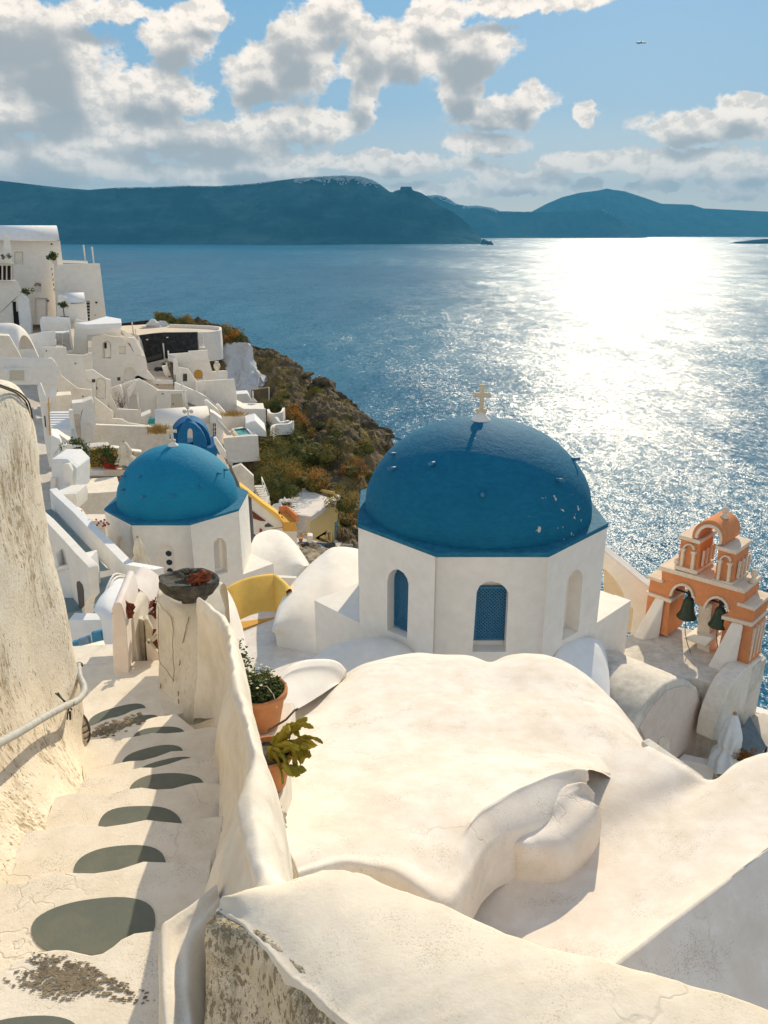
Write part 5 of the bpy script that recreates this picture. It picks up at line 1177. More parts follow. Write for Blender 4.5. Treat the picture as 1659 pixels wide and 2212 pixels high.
house('diagonal_wall', 'long diagonal parapet below the stepped white house', 'wall', c2, [(388,340),(400,378),(505,462),(548,468),(600,472),(608,600),(380,520),(372,430)], 61, depth=.5, mat='cream', lower=.2, parts=[('lamp', [rect(538, 512, 545, 520)], 'iron', -.08, .08)])
t = house('arched_door_house', 'white house with a rounded cream door and a small dark window over the stairs', 'house', c2, [(556,352),(562,348),(605,340),(690,398),(724,408),(726,470),(712,500),(700,565),(690,600),(640,585),(612,540),(600,420),(560,398)], 63.5, depth=2, mat='white', lower=.3,
      holes=[(archpx(628, 690, 395, 530, 24), .12)], parts=[('door', [archpx(634, 686, 402, 528, 22)], 'cream', .05, .05), ('window', [rect(600, 403, 622, 424)], 'glass', -.03, .05), ('handle', [rect(630, 455, 635, 470)], 'iron', -.05, .08)])
# central house
t = house('house', 'central white house with an arched white door, a loggia slot and a deep shaded arch', 'house', cB, [(-10,200),(30,198),(35,160),(40,80),(130,62),(140,40),(260,72),(400,85),(450,140),(560,302),(668,304),(684,370),(700,480),(790,600),(1000,598),(1005,712),(810,720),(620,585),(420,600),(260,700),(120,620),(100,560),(0,470)], 76, depth=5, mat='white', lower=.9,
      holes=[(archpx(160, 262, 130, 335, 55), .25), (archpx(418, 548, 442, 620, 50), .7), (rect(358, 190, 436, 285), .8)],
      parts=[('door', [[(190,335),(190,160),(205,145),(225,140),(245,150),(255,175),(262,318)]], 'fresh', .12, .05), ('door_glass', [rect(184, 152, 212, 218)], 'dark', .09, .04), ('inner_arch', [archpx(424, 540, 450, 620, 46)], 'cream', .55, .06), ('window', [rect(335, 556, 375, 598)], 'glass', -.02, .05), ('window_frame', [[(328,550),(380,550),(380,556),(328,556)], [(328,598),(380,598),(380,604),(328,604)], [(328,556),(335,556),(335,598),(328,598)], [(375,556),(380,556),(380,598),(375,598)]], 'white', -.06, .08), ('lamp', [rect(808, 640, 822, 652)], 'iron', -.1, .1)])
house('stair_parapet', 'thin sunlit parapet running down the stairs beside the central house', 'wall', cB, [(380,0),(400,-10),(545,85),(600,150),(665,300),(600,300),(560,240),(470,120)], 79, depth=.35, mat='fresh', lower=0, bevel=.02)
house('stair_parapet', 'short sunlit parapet with a dark slot above the black wall corner', 'wall', cB, [(470,90),(540,92),(620,250),(625,300),(555,300),(540,280)], 77.4, depth=.5, mat='fresh', lower=0, bevel=.02)
# black clad terrace
t = thing('cliff_terrace', 'round ended white terrace with a black stone retaining wall', 'terrace', PY(*c2(1100, 290), 95))
zt_ = -11.6; mb = MB(); mb.prism([PZ(*c2(x, y), zt_) for x, y in ((770,62),(780,84),(905,118),(1060,100),(1285,97),(1395,92),(1440,84),(1447,72),(1435,62),(1370,54),(1230,48),(1105,44),(975,44),(800,54))], (0, 0, -.5)); build('floor', mb, M['deck'], t, bevel=.04)
edge = [(905,119),(985,107),(1060,100),(1180,98),(1285,97),(1350,95),(1405,90),(1440,83),(1448,72),(1436,61),(1370,53),(1300,50),(1230,47),(1105,43)]
E_ = [PZ(*c2(x, y), zt_+.35) for x, y in edge]; cen = PZ(*c2(1150, 72), zt_+.35)
E_ = catmull(E_, 4); IN = [p+(cen-p).normalized()*.28 for p in E_]
mb = MB(); mb.grid([[Vector((p.x, p.y, p.z-3.4)) for p in E_], E_, IN, [Vector((p.x, p.y, p.z-.6)) for p in IN]], False); build('parapet', mb, M['fresh'], t, merge=False)
pl = Plane(PY(*c2(1100, 200), 86.0), 1e-6); mb = MB(); slab(mb, pl, c2, [(905,118),(985,107),(1062,100),(1180,99),(1285,97),(1292,215),(1250,230),(960,300),(945,240),(925,150)], 0, .5); build('black_wall', mb, M['blackstone'], t)
mb = MB(); slab(mb, pl, c2, [(958,262),(1060,235),(1060,260),(960,290)], -.06, .05); build('base_panel', mb, plain_dark if 'plain_dark' in globals() else M['stone'], t)
for (x, y) in ((962, 144), (1094, 130)):
    mb = MB(); slab(mb, pl, c2, rect(x-6, y-3, x+6, y+3), -.1, .1); build('spot_lamp', mb, M['fresh'], t)
rk = [(938,50,99),(942,20,99.5),(975,10,100),(1010,12,100),(1050,35,99.6),(1072,55,99),(1075,85,98.5)]; c = PY(*c2(1010, 62), 99); mb = MB(); mb.blob(c, (1.35, .9, .85), seed=5, amp=.3, fr=1.3, n=10, flat=True)
tag(build('rock', mb, M['whiterock'], merge=False), 'big whitewashed boulder on the black walled terrace', 'boulder')
house('hedge_wall', 'dark hedge strip behind the boulder on the black walled terrace', 'hedge', c2, [(790,40),(938,22),(972,18),(972,44),(940,62),(795,60)], 101, depth=.6, mat='shrub_green' if False else 'blackstone', lower=0, bevel=0)
house('terrace_table', 'small white table on the black walled terrace', 'table', c2, [(925,35+20),(955,52),(957,66),(925,70)], 97, depth=1, mat='fresh', lower=0)
for i, (x, y0, y1, Y) in enumerate(((873, 35, 125, 90), (893, 80, 165, 86), (919, 130, 245, 82), (1076, 173, 270, 86), (1108, 222, 320, 83), (1098, 300, 405, 79.5), (1331, 130, 218, 88), (1338, 388, 510, 74.5), (1290, 435, 545, 73.5), (1204, 430, 600, 69.8), (1217, 470, 580, 69.2), (910, 505, 620, 67))):
    nm_ = ['at the top of the stairs by the black wall', 'halfway down the stairs by the black wall', 'at the foot of the stairs by the black wall', 'in front of the middle of the black wall', 'on the corner parapet right of the small patio', 'on the right rim of the small lit patio', 'beside the white urn table below the round terrace end', 'nearest the corner of the long blank terrace wall', 'left of the long blank terrace wall', 'rising beside the pale door above the barrel roof', 'just right of the pale door above the barrel roof', 'standing before the low wall with the flowering vine'][i]
    post(x, y0, y1, c2, Y, 'thin white post '+nm_, .075)
# lit patio in the middle with seats
PATIO = flat('patio', 'small sunlit tan patio below the black wall', 'patio', cB, [(685,372),(890,372),(905,430),(985,560),(980,600),(790,598),(700,480)], -14.6, .5, 'deck')
house('low_parapet', 'white rim wall around the lower corner of the sunlit patio', 'wall', cB, [(690,478),(704,484),(792,592),(1000,590),(1002,640),(780,640),(690,500)], 77, depth=.3, mat='fresh', lower=0, bevel=.02)
c = PY(*cB(835, 475), 81); t = thing('folded_umbrella', 'black folded umbrella lying on the sunlit patio', 'umbrella', c); mb = MB(); mb.blob(c+Vector((0, 0, .1)), (.42, .25, .2), seed=8, amp=.6, fr=1.8, n=8, flat=True); build('cloth', mb, M['iron'], t); mb = MB(); mb.tube([c+Vector((-1.2, -.3, .05)), c+Vector((1.0, .3, .15))], .03, 6); build('pole', mb, M['terra'], t)
house('bench', 'white bench block on the right of the sunlit patio', 'bench', cB, [(870,440),(930,432),(975,540),(920,552),(895,520)], 79.8, depth=1, mat='fresh', lower=0, bevel=.02)
shrub(PY(*cB(905, 408), 82), .35, 150, 'leaf_yellow', 'small yellow green plant at the corner of the sunlit patio', leaf=.12, seed=31)
# right hand houses
house('house', 'white house with a brown arched window below the round terrace end', 'house', cB, [(935,285),(975,283),(1180,268),(1182,250),(1410,238),(1422,362),(1430,362),(1465,490),(1500,492),(1640,482),(1650,500),(1650,540),(1640,595),(1285,612),(1285,720),(1040,720),(1040,330)], 81.5, depth=4.5, mat='white', lower=.7,
      holes=[(archpx(1248, 1350, 468, 578, 50), .35)], parts=[('window', [archpx(1252, 1346, 474, 574, 46)], 'ochre', .2, .05), ('ledge', [[(1060,380),(1422,355),(1422,364),(1060,390)]], 'white', -.12, .14), ('panel', [rect(1505, 508, 1608, 585)], 'bluew', -.03, .05)])
house('house', 'white house corner with a small grey window right of the sunlit patio', 'house', cB, [(1000,345),(1050,330),(1062,440),(1175,458),(1285,612),(1290,740),(1020,640),(1005,520)], 78.5, depth=3, mat='white', lower=.5,
      holes=[(rect(1116, 518, 1166, 610), .2)], parts=[('window', [rect(1119, 522, 1163, 606)], 'glass', .1, .05), ('side_slit', [rect(1018, 530, 1028, 615)], 'dark', -.02, .05)])
house('house', 'big blank white terrace house at the edge of the rocky slope', 'house', c2, [(1277,418),(1530,402),(1545,500),(1548,620),(1500,640),(1400,600),(1350,540),(1290,510)], 75, depth=4.5, mat='white', lower=.8)
house('stair_wall', 'diagonal stair parapet running down to the right below the small grey window', 'wall', c2, [(1140,425),(1160,432),(1300,492),(1350,520),(1440,600),(1500,640),(1450,655),(1330,600),(1200,540),(1140,500)], 72.5, depth=.4, mat='fresh', lower=.0, bevel=.02)
house('door_house', 'low white house front with a pale plank door above the barrel roof', 'house', c2, [(1022,476),(1222,478),(1226,500),(1228,640),(1022,640)], 71, depth=3, mat='white', lower=.5,
      holes=[(rect(1120, 500, 1196, 610), .08)], parts=[('door', [rect(1123, 503, 1193, 610)], 'wood', .02, .05), ('handle', [rect(1128, 562, 1136, 568)], 'iron', -.04, .06), ('lamp', [rect(1058, 496, 1068, 502), rect(1192, 482, 1204, 488)], 'iron', -.1, .1)])
t = house('ruined_arch_house', 'white house with slanting buttresses, a dark arch and a bare red flowered vine', 'house', c2, [(712,475),(725,462),(790,438),(800,436),(895,402),(912,402),(1038,474),(1038,560),(1030,660),(765,660),(740,560)], 70, depth=3, mat='white', lower=.8,
      holes=[(archpx(850, 905, 502, 600, 28), .6)], parts=[('inner_door', [archpx(872, 898, 515, 600, 14)], 'cream', .5, .06)])
mb = MB()
pl = Plane(PY(*c2(800, 500), 69.9), 0)
for pts, d in (([(778,440),(790,438),(835,600),(760,600)], .9), ([(880,410),(900,404),(850,520),(838,560),(826,470)], .5)): slab(mb, pl, c2, pts, -d, d)
build('buttress', mb, M['white'], t, bevel=.08)
rnd = random.Random(3); c = PY(*c2(800, 590), 68.6); vt = thing('flowering_vine', 'bare climbing vine with red flowers against the ruined arch house', 'vine', c); mb = MB(); m2 = MB()
for k in range(9):
    p = Vector(c); pth = [p.copy()]
    for j in range(5): p = p+Vector((rnd.gauss(0, .22), rnd.gauss(0, .05), rnd.uniform(.15, .42))); pth.append(p.copy())
    mb.tube(pth, [.025, .022, .02, .015, .01, .008], 5)
    for j in range(5): q = rnd.choice(pth)+Vector((rnd.gauss(-.2, .35), rnd.gauss(0, .1), rnd.gauss(-.2, .4))); m2.blob(q, .035, seed=j, amp=.3, n=3, flat=True)
build('stem', mb, M['rawwood'], vt, merge=False); build('flowers', m2, M['flower'], vt, merge=False)
house('low_wall', 'low white wall in front of the vine and the dark arch', 'wall', c2, [(700,545),(716,490),(768,598),(912,605),(918,600),(925,690),(880,700),(765,670),(730,600)], 66.5, depth=.6, mat='white', lower=.3, bevel=.03)
house('low_wall', 'wavy low wall and planter between the blank wall and the barrel roof', 'wall', c2, [(615,520),(735,612),(742,628),(735,660),(800,665),(840,690),(1000,712),(1005,740),(900,760),(620,720)], 60, depth=.6, mat='cream', lower=.2)
house('stair_block', 'small lit stair block left of the barrel roof', 'stairs', c2, [(922,648),(985,622),(985,660),(965,690),(930,692)], 64.5, depth=1.5, mat='fresh', lower=0, bevel=.02)
house('spa_tub', 'small turquoise tub beside the stair block', 'tub', c2, [(975,662),(1022,660),(1020,695),(965,695)], 63.5, depth=1, mat='pool', lower=.05, bevel=0)
# barrel roof behind the blue belfry
t = house('barrel_house', 'white house with a rough barrel roof behind the small blue belfry', 'house', c2, [(1015,700),(1372,690),(1375,730),(1385,850),(1015,850)], 62, depth=3.5, mat='white', lower=.02)
vpart(t, c2, 1018, 1378, 610, 712, 62.02, 'white', 4.2)
t = house('window_house', 'white house corner with a tall black paned window beside the barrel roof', 'house', c2, [(1372,615),(1400,628),(1450,665),(1455,700),(1458,830),(1380,850)], 61, depth=3, mat='white', lower=.4,
      holes=[(rect(1384, 692, 1416, 776), .12)], parts=[('window', [rect(1387, 695, 1412, 773)], 'glass', .07, .04)])
pl = Plane(PY(*c2(1400, 700), 61), 0); mb = MB()
for q in ([(1387,692),(1391,692),(1391,776),(1387,776)], [(1398,695),(1401,695),(1401,773),(1398,773)], [(1387,716),(1412,716),(1412,719),(1387,719)], [(1387,742),(1412,742),(1412,745),(1387,745)], [(1410,692),(1420,690),(1422,776),(1412,776)]): slab(mb, pl, c2, q, .03, .04)
build('window_bars', mb, M['fresh'], t)
house('stair_wall', 'pair of bright stair parapets right of the barrel roof', 'wall', c2, [(1335,545),(1350,540),(1420,600),(1440,640),(1372,615),(1340,570)], 67, depth=.5, mat='fresh', lower=0, bevel=.02)
house('stair_wall', 'bright slanting parapet above the pool terrace', 'wall', c2, [(1412,570),(1425,568),(1490,640),(1440,645),(1415,620)], 68, depth=.5, mat='fresh', lower=0, bevel=.02)
house('terrace_wall', 'white terrace wall with dry grass on top above the pool', 'wall', c2, [(1440,650),(1600,632),(1602,730),(1520,745),(1452,745)], 66, depth=2.5, mat='white', lower=.5)
def tuft(c, r, h, n, label, mat='grass_dry', seed=0):
    rnd = random.Random(seed); mb = MB()
    for k in range(n):
        a = rnd.random()*6.28; p = c+Vector((rnd.gauss(0, r*.5), rnd.gauss(0, r*.3), 0)); q = p+Vector((rnd.gauss(0, r*.5), rnd.gauss(0, r*.3), h*rnd.uniform(.4, 1))); s = Vector((.03, .01, 0)); mb.add([p-s, p+s, q], [(0, 1, 2)])
    return tag(build('dry_grass', mb, M[mat], merge=False, fixn=False), label, 'grass tuft', kind='thing')
tuft(PY(*c2(1525, 638), 66.5), .9, .5, 260, 'dry brown grass on the terrace wall above the pool', seed=1)
tuft(PY(*c2(1040, 752), 57.3), .7, .8, 300, 'dry orange grass growing in the corner of the big blank wall', seed=2)
flat('pool_terrace', 'terrace floor around the turquoise pool', 'terrace', c2, [(1455,740),(1600,720),(1659,770),(1655,775),(1460,785)], -16.35, .3, 'deck')
t = thing('pool', 'small turquoise plunge pool on the terrace beside the bushes', 'pool', PZ(*c2(1580, 748), -16.3)); mb = MB(); mb.prism([PZ(*c2(x, y), -16.3) for x, y in ((1520,733),(1605,722),(1645,765),(1560,770))], (0, 0, -.05)); build('water', mb, M['pool'], t)
mb = MB(); P_ = [PZ(*c2(x, y), -16.2) for x, y in ((1518,731),(1606,720),(1652,768),(1556,774))]
for a, b in zip(P_, P_[1:]+P_[:1]): mb.tube([a, b], .10, 4)
build('rim', mb, M['fresh'], t)
house('pool_house', 'blank white wall with a faint arch holding up the pool terrace', 'wall', c3, [(462,872),(500,868),(640,856),(690,855),(700,1015),(680,1018),(530,1028),(495,1000),(470,930)], 60.5, depth=4, mat='white', lower=.6,
      parts=[('blind_arch', [archpx(490, 540, 905, 1025, 60)], 'white', -.05, .06), ('base_course', [[(520,1018),(700,1006),(704,1016),(522,1030)]], 'fresh', -.15, .2)])
house('rubble_wall', 'rough brown stone wall under the pool terrace', 'wall', c3, [(525,1028),(708,1014),(725,1050),(735,1130),(660,1125),(525,1050)], 60.8, depth=1, mat='rock', lower=0, bevel=0)
c = PY(*c3(490, 850), 59.5); t = thing('deck_chair', 'tilted white deck chair by the turquoise pool', 'deck chair', c); mb = MB(); mb.tube([c, c+Vector((-1.0, .2, 1.2))], .06, 5); mb.tube([c+Vector((.3, 0, 0)), c+Vector((-.7, .2, 1.2))], .06, 5); build('frame', mb, M['fresh'], t); mb = MB(); mb.prism([c, c+Vector((.3, 0, 0)), c+Vector((-.7, .2, 1.2)), c+Vector((-1.0, .2, 1.2))], (0, .03, -.03)); build('seat', mb, M['canvas'], t)
# whitewashed rock face and the far right terraces
S_ = [(378,330,96),(415,345,95.5),(450,300,95.2),(485,268,95),(530,290,95),(570,290,94.5),(610,285,94),(635,290,93.4),(660,330,92.6),(680,420,91.5),(705,435,90.8),(715,480,90),(716,560,89.5)]
B_ = [(390,560,91),(415,570,90.6),(445,580,90.2),(480,590,90),(510,600,89.6),(540,610,89.3),(570,615,89),(600,625,88.8),(630,630,88.6),(655,630,88.4),(680,615,88.3),(700,600,88.2),(716,590,88.1)]
Sg = [PY(*c3(x, y), d) for x, y, d in S_]; Bg = [PY(*c3(x, y), d) for x, y, d in B_]
g = loft([[p+Vector((0, 2.5, -1.5)) for p in Sg], [p+Vector((0, .8, .15)) for p in Sg], Sg, [a.lerp(b, .35) for a, b in zip(Sg, Bg)], [a.lerp(b, .7)+Vector((0, -.5, 0)) for a, b in zip(Sg, Bg)], Bg, [p+Vector((0, 0, -3)) for p in Bg]], 5, 6); jitter(g, .9, .35, 6); jitter(g, .35, 1.3, 6)
mb = MB(); mb.grid(g, False); tag(build('painted_rock', mb, M['whiterock'], merge=False), 'whitewashed rock face beside the white urn', 'rock face')
c = PY(*c3(424, 434), 80.5); t = thing('urn', 'tall cream urn on a parapet before the whitewashed rock', 'urn', c); mb = MB(); mb.lathe(c, [(r*.44, z*.44) for r, z in [(.32, 0), (.45, .25), (.75, .9), (.82, 1.35), (.66, 1.8), (.42, 2.0), (.40, 2.15), (.50, 2.3), (.34, 2.3)]], 24); build('urn_body', mb, M['canvas'], t)
c = PY(*c3(325, 280), 87); t = thing('small_table', 'tiny white pedestal table below the round terrace end', 'table', c); mb = MB(); mb.lathe(c-Vector((0, 0, .8)), [(.2, .3), (.08, .35), (.06, .75), (.38, .8), (.38, .86)], 14); build('table_top', mb, M['fresh'], t); mb = MB(); mb.blob(c+Vector((.1, 0, .25)), (.13, .13, .15), seed=3, n=6); build('bowl', mb, M['fresh'], t)
house('house', 'low white house end with a pale roof at the foot of the whitewashed rock', 'house', c3, [(538,585),(620,580),(650,625),(655,650),(545,650)], 84, depth=2, mat='bluew', lower=.0)
house('house', 'cream white terrace box projecting to the dark bushes', 'house', c3, [(550,655),(598,680),(740,680),(742,785),(690,790),(605,760),(552,740)], 72, depth=6, mat='white', lower=.7)
house('gable_house', 'bluish shaded white gable right of the pool terrace', 'house', c3, [(608,775),(672,758),(742,828),(746,862),(690,858),(608,810)], 64.5, depth=3, mat='bluew', lower=0)
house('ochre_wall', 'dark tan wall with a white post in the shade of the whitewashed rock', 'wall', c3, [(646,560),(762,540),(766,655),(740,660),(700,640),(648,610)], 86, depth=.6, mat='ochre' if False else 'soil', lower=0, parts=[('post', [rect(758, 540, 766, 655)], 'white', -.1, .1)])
post(660, 568, 640, c3, 80, 'small white post on the terrace box beside the urn-shaped pots', .07)
c = PY(*c3(660, 645), 78); mb = MB(); mb.blob(c+Vector((0, 0, .3)), (.35, .25, .2), seed=9, amp=.35, n=8, flat=True); tag(build('rock', mb, M['whiterock'], merge=False), 'small pale boulder on the terrace box by the dark bushes', 'boulder')
def ringwall(pts, d, h, th, label, mat='fresh', nm='curved_wall'):
    P_ = catmull([PY(*c3(x, y), dd) for (x, y), dd in zip(pts, d)], 5); Q = []
    for i, p in enumerate(P_):
        t_ = (P_[min(i+1, len(P_)-1)]-P_[max(i-1, 0)]); n2 = Vector((-t_.y, t_.x, 0)).normalized(); Q.append(p+n2*th)
    mb = MB(); mb.grid([[p-Vector((0, 0, h)) for p in P_], P_, Q, [p-Vector((0, 0, h)) for p in Q]], False); return tag(build(nm, mb, M[mat], merge=False), label, 'wall')
ringwall([(748,682),(760,705),(800,712),(850,700),(866,672)], [76,74,73.5,74,76], 1.2, .25, 'upper curved white planter wall among the dark bushes')
ringwall([(770,742),(800,735),(830,765),(900,755)], [72,71,70,71], .9, .25, 'middle zigzag white planter wall among the dark bushes')
ringwall([(905,757),(880,775),(800,780),(772,800),(768,855)], [71,70,69,68,67], 1.0, .3, 'lower curled white path wall beside the gable')
# bushes on the slope
bs = [((1385,135),97,1.9,'shrub_gold','golden bush hanging beside the round terrace end'), ((1440,100),99,2.0,'shrub_gold','tall golden bush at the top edge of the slope behind the terrace end'), ((1500,115),98,2.2,'shrub_green','dark green bush at the crest above the whitewashed rock'), ((1545,170),97,1.9,'shrub_green','olive bush on the crest right of the whitewashed rock'), ((1400,200),94.5,2.0,'shrub_gold','golden grass bush drooping over the whitewashed rock'), ((1470,150),96,1.7,'shrub_orange','rusty bush directly above the whitewashed rock'),
      ((1100,22),102,2.0,'shrub_green','green bush behind the boulder of the black walled terrace'), ((1050,12),103,1.6,'shrub_gold','golden bush left behind the boulder of the black walled terrace'), ((1200,36),102,1.7,'shrub_gold','low golden bush behind the rim of the round ended terrace')]
for i, ((x, y), Y, r, m_, lb) in enumerate(bs): shrub(PY(*c2(x, y), Y), r*.72, 1800, m_, lb, leaf=.13, seed=40+i, sq=.75)
bs3 = [((935,890),70,2.9,'shrub_green','round dark green bush below the orange shrub'), ((1050,960),68,3.3,'shrub_green','large green bush in the middle of the slope'), ((1130,990),67,3.1,'shrub_gold','golden edged bush right in the middle of the slope'), ((960,980),66,3.0,'shrub_green','dense green bush left in the middle of the slope'), ((760,920),66,3.2,'shrub_gold','gold green bush right of the pool wall'), ((830,960),65,2.8,'shrub_green','green bush behind the gold bush at the pool wall'), ((745,1000),63,2.8,'shrub_gold','gold bush below the pool wall corner'), ((760,1090),60,3.2,'shrub_gold','tall golden bush beside the outside stone stairs'), ((840,1060),61,3.0,'shrub_green','green bush between the golden bushes above the yellow house'),
       ((880,1120),58,3.0,'shrub_gold','golden bush above the plastic sheeted rubble'), ((800,1190),56,2.8,'shrub_green','dark bush at the foot of the stone stairs'), ((960,1140),57,2.6,'shrub_gold','golden green bush just above the yellow house roof'), ((1070,1150),56,2.6,'shrub_orange','rusty green bush above the yellow house corner'), ((870,1210),55,2.4,'shrub_green','low green bush behind the plastic sheeted rubble'), ((820,830),72,2.6,'shrub_green','dark bush inside the zigzag planter wall'), ((870,850),71,2.4,'shrub_green','dark bush hanging over the path wall'), ((930,740),76,2.2,'shrub_orange','bright orange shrub climbing the cliff by the planters'), ((960,790),75,2.2,'shrub_orange','lower orange shrub under the cliff by the planters'), ((925,690),78,1.2,'shrub_orange','small orange tip of shrub on the cliff above the planters'), ((800,655),80,2.3,'shrub_green','dark bush in the upper curved planter'), ((1180,1000),69,2.3,'shrub_orange','rusty bush on the bare slope beyond the green bushes'), ((1270,800),82,2.2,'shrub_gold','olive bush on the upper bare slope'), ((1080,590),88,2.1,'leaf_yellow','bright yellow green patch of bush high on the cliff'), ((1300,1080),64,2.4,'shrub_orange','rusty scrub low on the slope near the large dome'), ((1260,1290),52,2.0,'shrub_gold','brown bush right behind the yellow house')]
for i, ((x, y), Y, r, m_, lb) in enumerate(bs3): shrub(PY(*c3(x, y), Y), r*.50, 1900, m_, lb, leaf=.095, seed=80+i, sq=.85)
c = PY(*c3(1043, 533), 90.5); mb = MB(); mb.add([c+Vector((-.9, 0, -.2)), c+Vector((.9, 0, -1.4)), c+Vector((.9, 0, 1.3)), c+Vector((-.9, .5, -.2)), c+Vector((.9, .5, -1.4)), c+Vector((.9, .5, 1.3))], [(0, 1, 2), (3, 5, 4), (0, 3, 4, 1), (1, 4, 5, 2), (2, 5, 3, 0)]); tag(build('rock', mb, M['fresh']), 'white painted wedge of rock high on the cliff edge', 'painted rock')
for i, ((x, y), Y, r) in enumerate((((975, 455), 93, 1.8), ((1105, 522), 90, 2.1), ((1225, 640), 86.5, 1.6), ((905, 400), 95, 1.6), ((1510, 850), 79, 2.0))):
    mb = MB(); mb.blob(PY(*c3(x, y+12), Y), (r*.62, r*.5, r*.36), seed=60+i, amp=.55, fr=1.6, n=9, flat=True); tag(build('crag', mb, M['rock'], merge=False), 'dark crag jutting from the cliff edge '+['below the zigzag notch', 'beside the white painted wedge', 'on the long lower ridge', 'nearest the whitewashed rock', 'just left of the large dome'][i], 'crag', 'crags along the cliff edge')

rnd = random.Random(77); k = 0
GR = g_slope
for q in range(44):
    i = rnd.randrange(72, len(GR)-14); j = rnd.randrange(20, len(GR[0])-40); p = GR[i][j]; r = rnd.uniform(.45, 1.05)
    m_ = rnd.choice(['shrub_gold', 'shrub_gold', 'shrub_green', 'shrub_orange'])
    shrub(p+Vector((0, 0, r*.3)), r, 420, m_, 'wild scrub bush growing among the rocks of the open cliff slope', 'scrub_bush', .10, 300+q, 'scrub', True, .7, 'wild scrub bushes on the open cliff slope')
# ------------------------------------------------------------------ middle and lower left of the town
house('terrace_wall', 'big blank cream wall below the wavy planters', 'wall', c2, [(606,712),(620,703),(1003,718),(1008,752),(1103,748),(1108,800),(1110,900),(925,890),(880,900),(606,900)], 57, depth=3.5, mat='cream', lower=.6,
      parts=[('coping', [(604,712),(620,699),(1000,714),(1000,722),(622,707),(612,716)], 'fresh', -.05, .36)])
t = house('arch_wall', 'white buttress wall with a tall blind arch and a tan side', 'wall', c2, [(524,680),(545,578),(600,538),(612,560),(626,700),(612,760),(606,870),(545,870),(532,840)], 54, depth=1.6, mat='fresh', lower=0,
      holes=[(archpx(551, 604, 688, 860, 60), .10)], parts=[('tan_side', [[(478,632),(520,628),(532,845),(520,852),(500,780)]], 'trim', .1, .4), ('cap', [[(470,560),(540,553),(600,530),(606,545),(545,590),(522,632),(478,630)]], 'white', -.05, 1.2)])
house('stair_side_wall', 'sunlit diagonal stair parapet left of the blind arch wall', 'wall', c2, [(448,608),(475,604),(482,650),(500,760),(530,835),(510,850),(470,780),(455,680)], 52.5, depth=.5, mat='fresh', lower=0, bevel=.03)
st = thing('stairs', 'narrow shaded white stairs behind the tall old wall', 'stairs', PY(*c2(380, 760), 53)); mb = MB()
for k in range(8):
    a, b = PY(*c2(318, 735-k*16), 52+k*.45), PY(*c2(462, 735-k*16), 52+k*.45); mb.prism([a, b, b+Vector((0, .5, 0)), a+Vector((0, .5, 0))], (0, 0, -.9))
build('step', mb, M['bluew'], st, bevel=.02); mb = MB(); slab(mb, Plane(PY(*c2(380, 560), 57), 0), c2, [(310,515),(466,505),(466,640),(310,640)], 0, 1.5); build('wall', mb, M['cream'], st, bevel=.03)
house('landing', 'bright stair landing at the foot of the narrow shaded stairs', 'landing', c2, [(335,755),(385,762),(440,800),(468,812),(460,830),(400,835),(335,800)], 49, depth=1.5, mat='white', lower=0)
house('house', 'slim white house edge with a slit window beside the tall old wall', 'house', c2, [(245,470),(270,440),(300,520),(320,700),(335,760),(340,980),(325,985),(300,850),(280,700),(262,560)], 40, depth=1, mat='white', lower=0,
      parts=[('shutter', [[(312,520),(318,520),(332,770),(322,760)]], 'ochre', -.1, .1), ('slit_window', [[(288,640),(296,645),(302,720),(294,712)]], 'dark', -.02, .05)])
house('rounded_wall', 'rounded grey shaded wall with a black cable beside the tall old wall', 'wall', c2, [(322,780),(345,772),(390,795),(408,830),(408,870),(372,880),(380,925),(335,925)], 45, depth=1.4, mat='bluew', lower=0, bevel=.05)
house('bench_block', 'pale sloped masonry block below the rounded grey wall', 'block', c2, [(405,862),(440,862),(455,925),(380,928),(375,905)], 43, depth=1.4, mat='white', lower=0)
t = house('planter', 'tall white planter box with a leafy bush', 'planter', c2, [(400,835),(440,832),(540,842),(560,885),(562,900),(572,1010),(500,1030),(470,1000),(458,905),(410,870)], 42.5, depth=1.6, mat='white', lower=.25, parts=[('drain_mark', [rect(525, 965, 555, 985)], 'worn', -.02, .03)])
shrub(PY(*c2(500, 860), 43.2), .85, 900, 'leaf', 'leafy green bush in the tall white planter', leaf=.10, seed=130)
# orange terrace with the parasol
t = thing('orange_terrace', 'terrace enclosed by an ochre orange curved wall', 'terrace', PY(*c2(720, 1000), 47)); mb = MB()
pl = Plane(PY(*c2(720, 900), 48.5), 0); slab(mb, pl, c2, [(590,905),(600,870),(700,852),(720,850),(770,856),(830,872),(870,878),(866,1000),(590,1010)], 0, .4); build('back_wall', mb, M['ochre'], t, bevel=.03)
mb = MB(); slab(mb, pl, c2, [(712,848),(770,850),(830,866),(925,876),(925,884),(830,877),(770,860),(714,856)], -.08, .6); build('coping', mb, M['fresh'], t)
mb = MB(); mb.prism([PY(*c2(x, y), d) for x, y, d in ((565, 1000, 46), (870, 995, 46), (870, 975, 48.4), (565, 975, 48.4))], (0, 0, -.4)); build('floor', mb, M['deck'], t)
mb = MB(); slab(mb, Plane(PY(*c2(600, 990), 46.6), 0), c2, [(566,955),(592,962),(600,1000),(566,1000)], 0, .3); build('side_step', mb, M['yellow'], t); mb = MB(); slab(mb, Plane(PY(*c2(600, 990), 47.6), 0), c2, rect(562, 905, 592, 985), 0, .2); build('blue_door', mb, M['bluewood'], t)
house('long_ledge', 'long rounded white ledge behind the ochre terrace', 'ledge', c2, [(542,862),(560,850),(705,838),(718,848),(718,862),(700,885),(560,905),(548,900)], 49.6, depth=1.2, mat='worn', lower=0, bevel=.15)
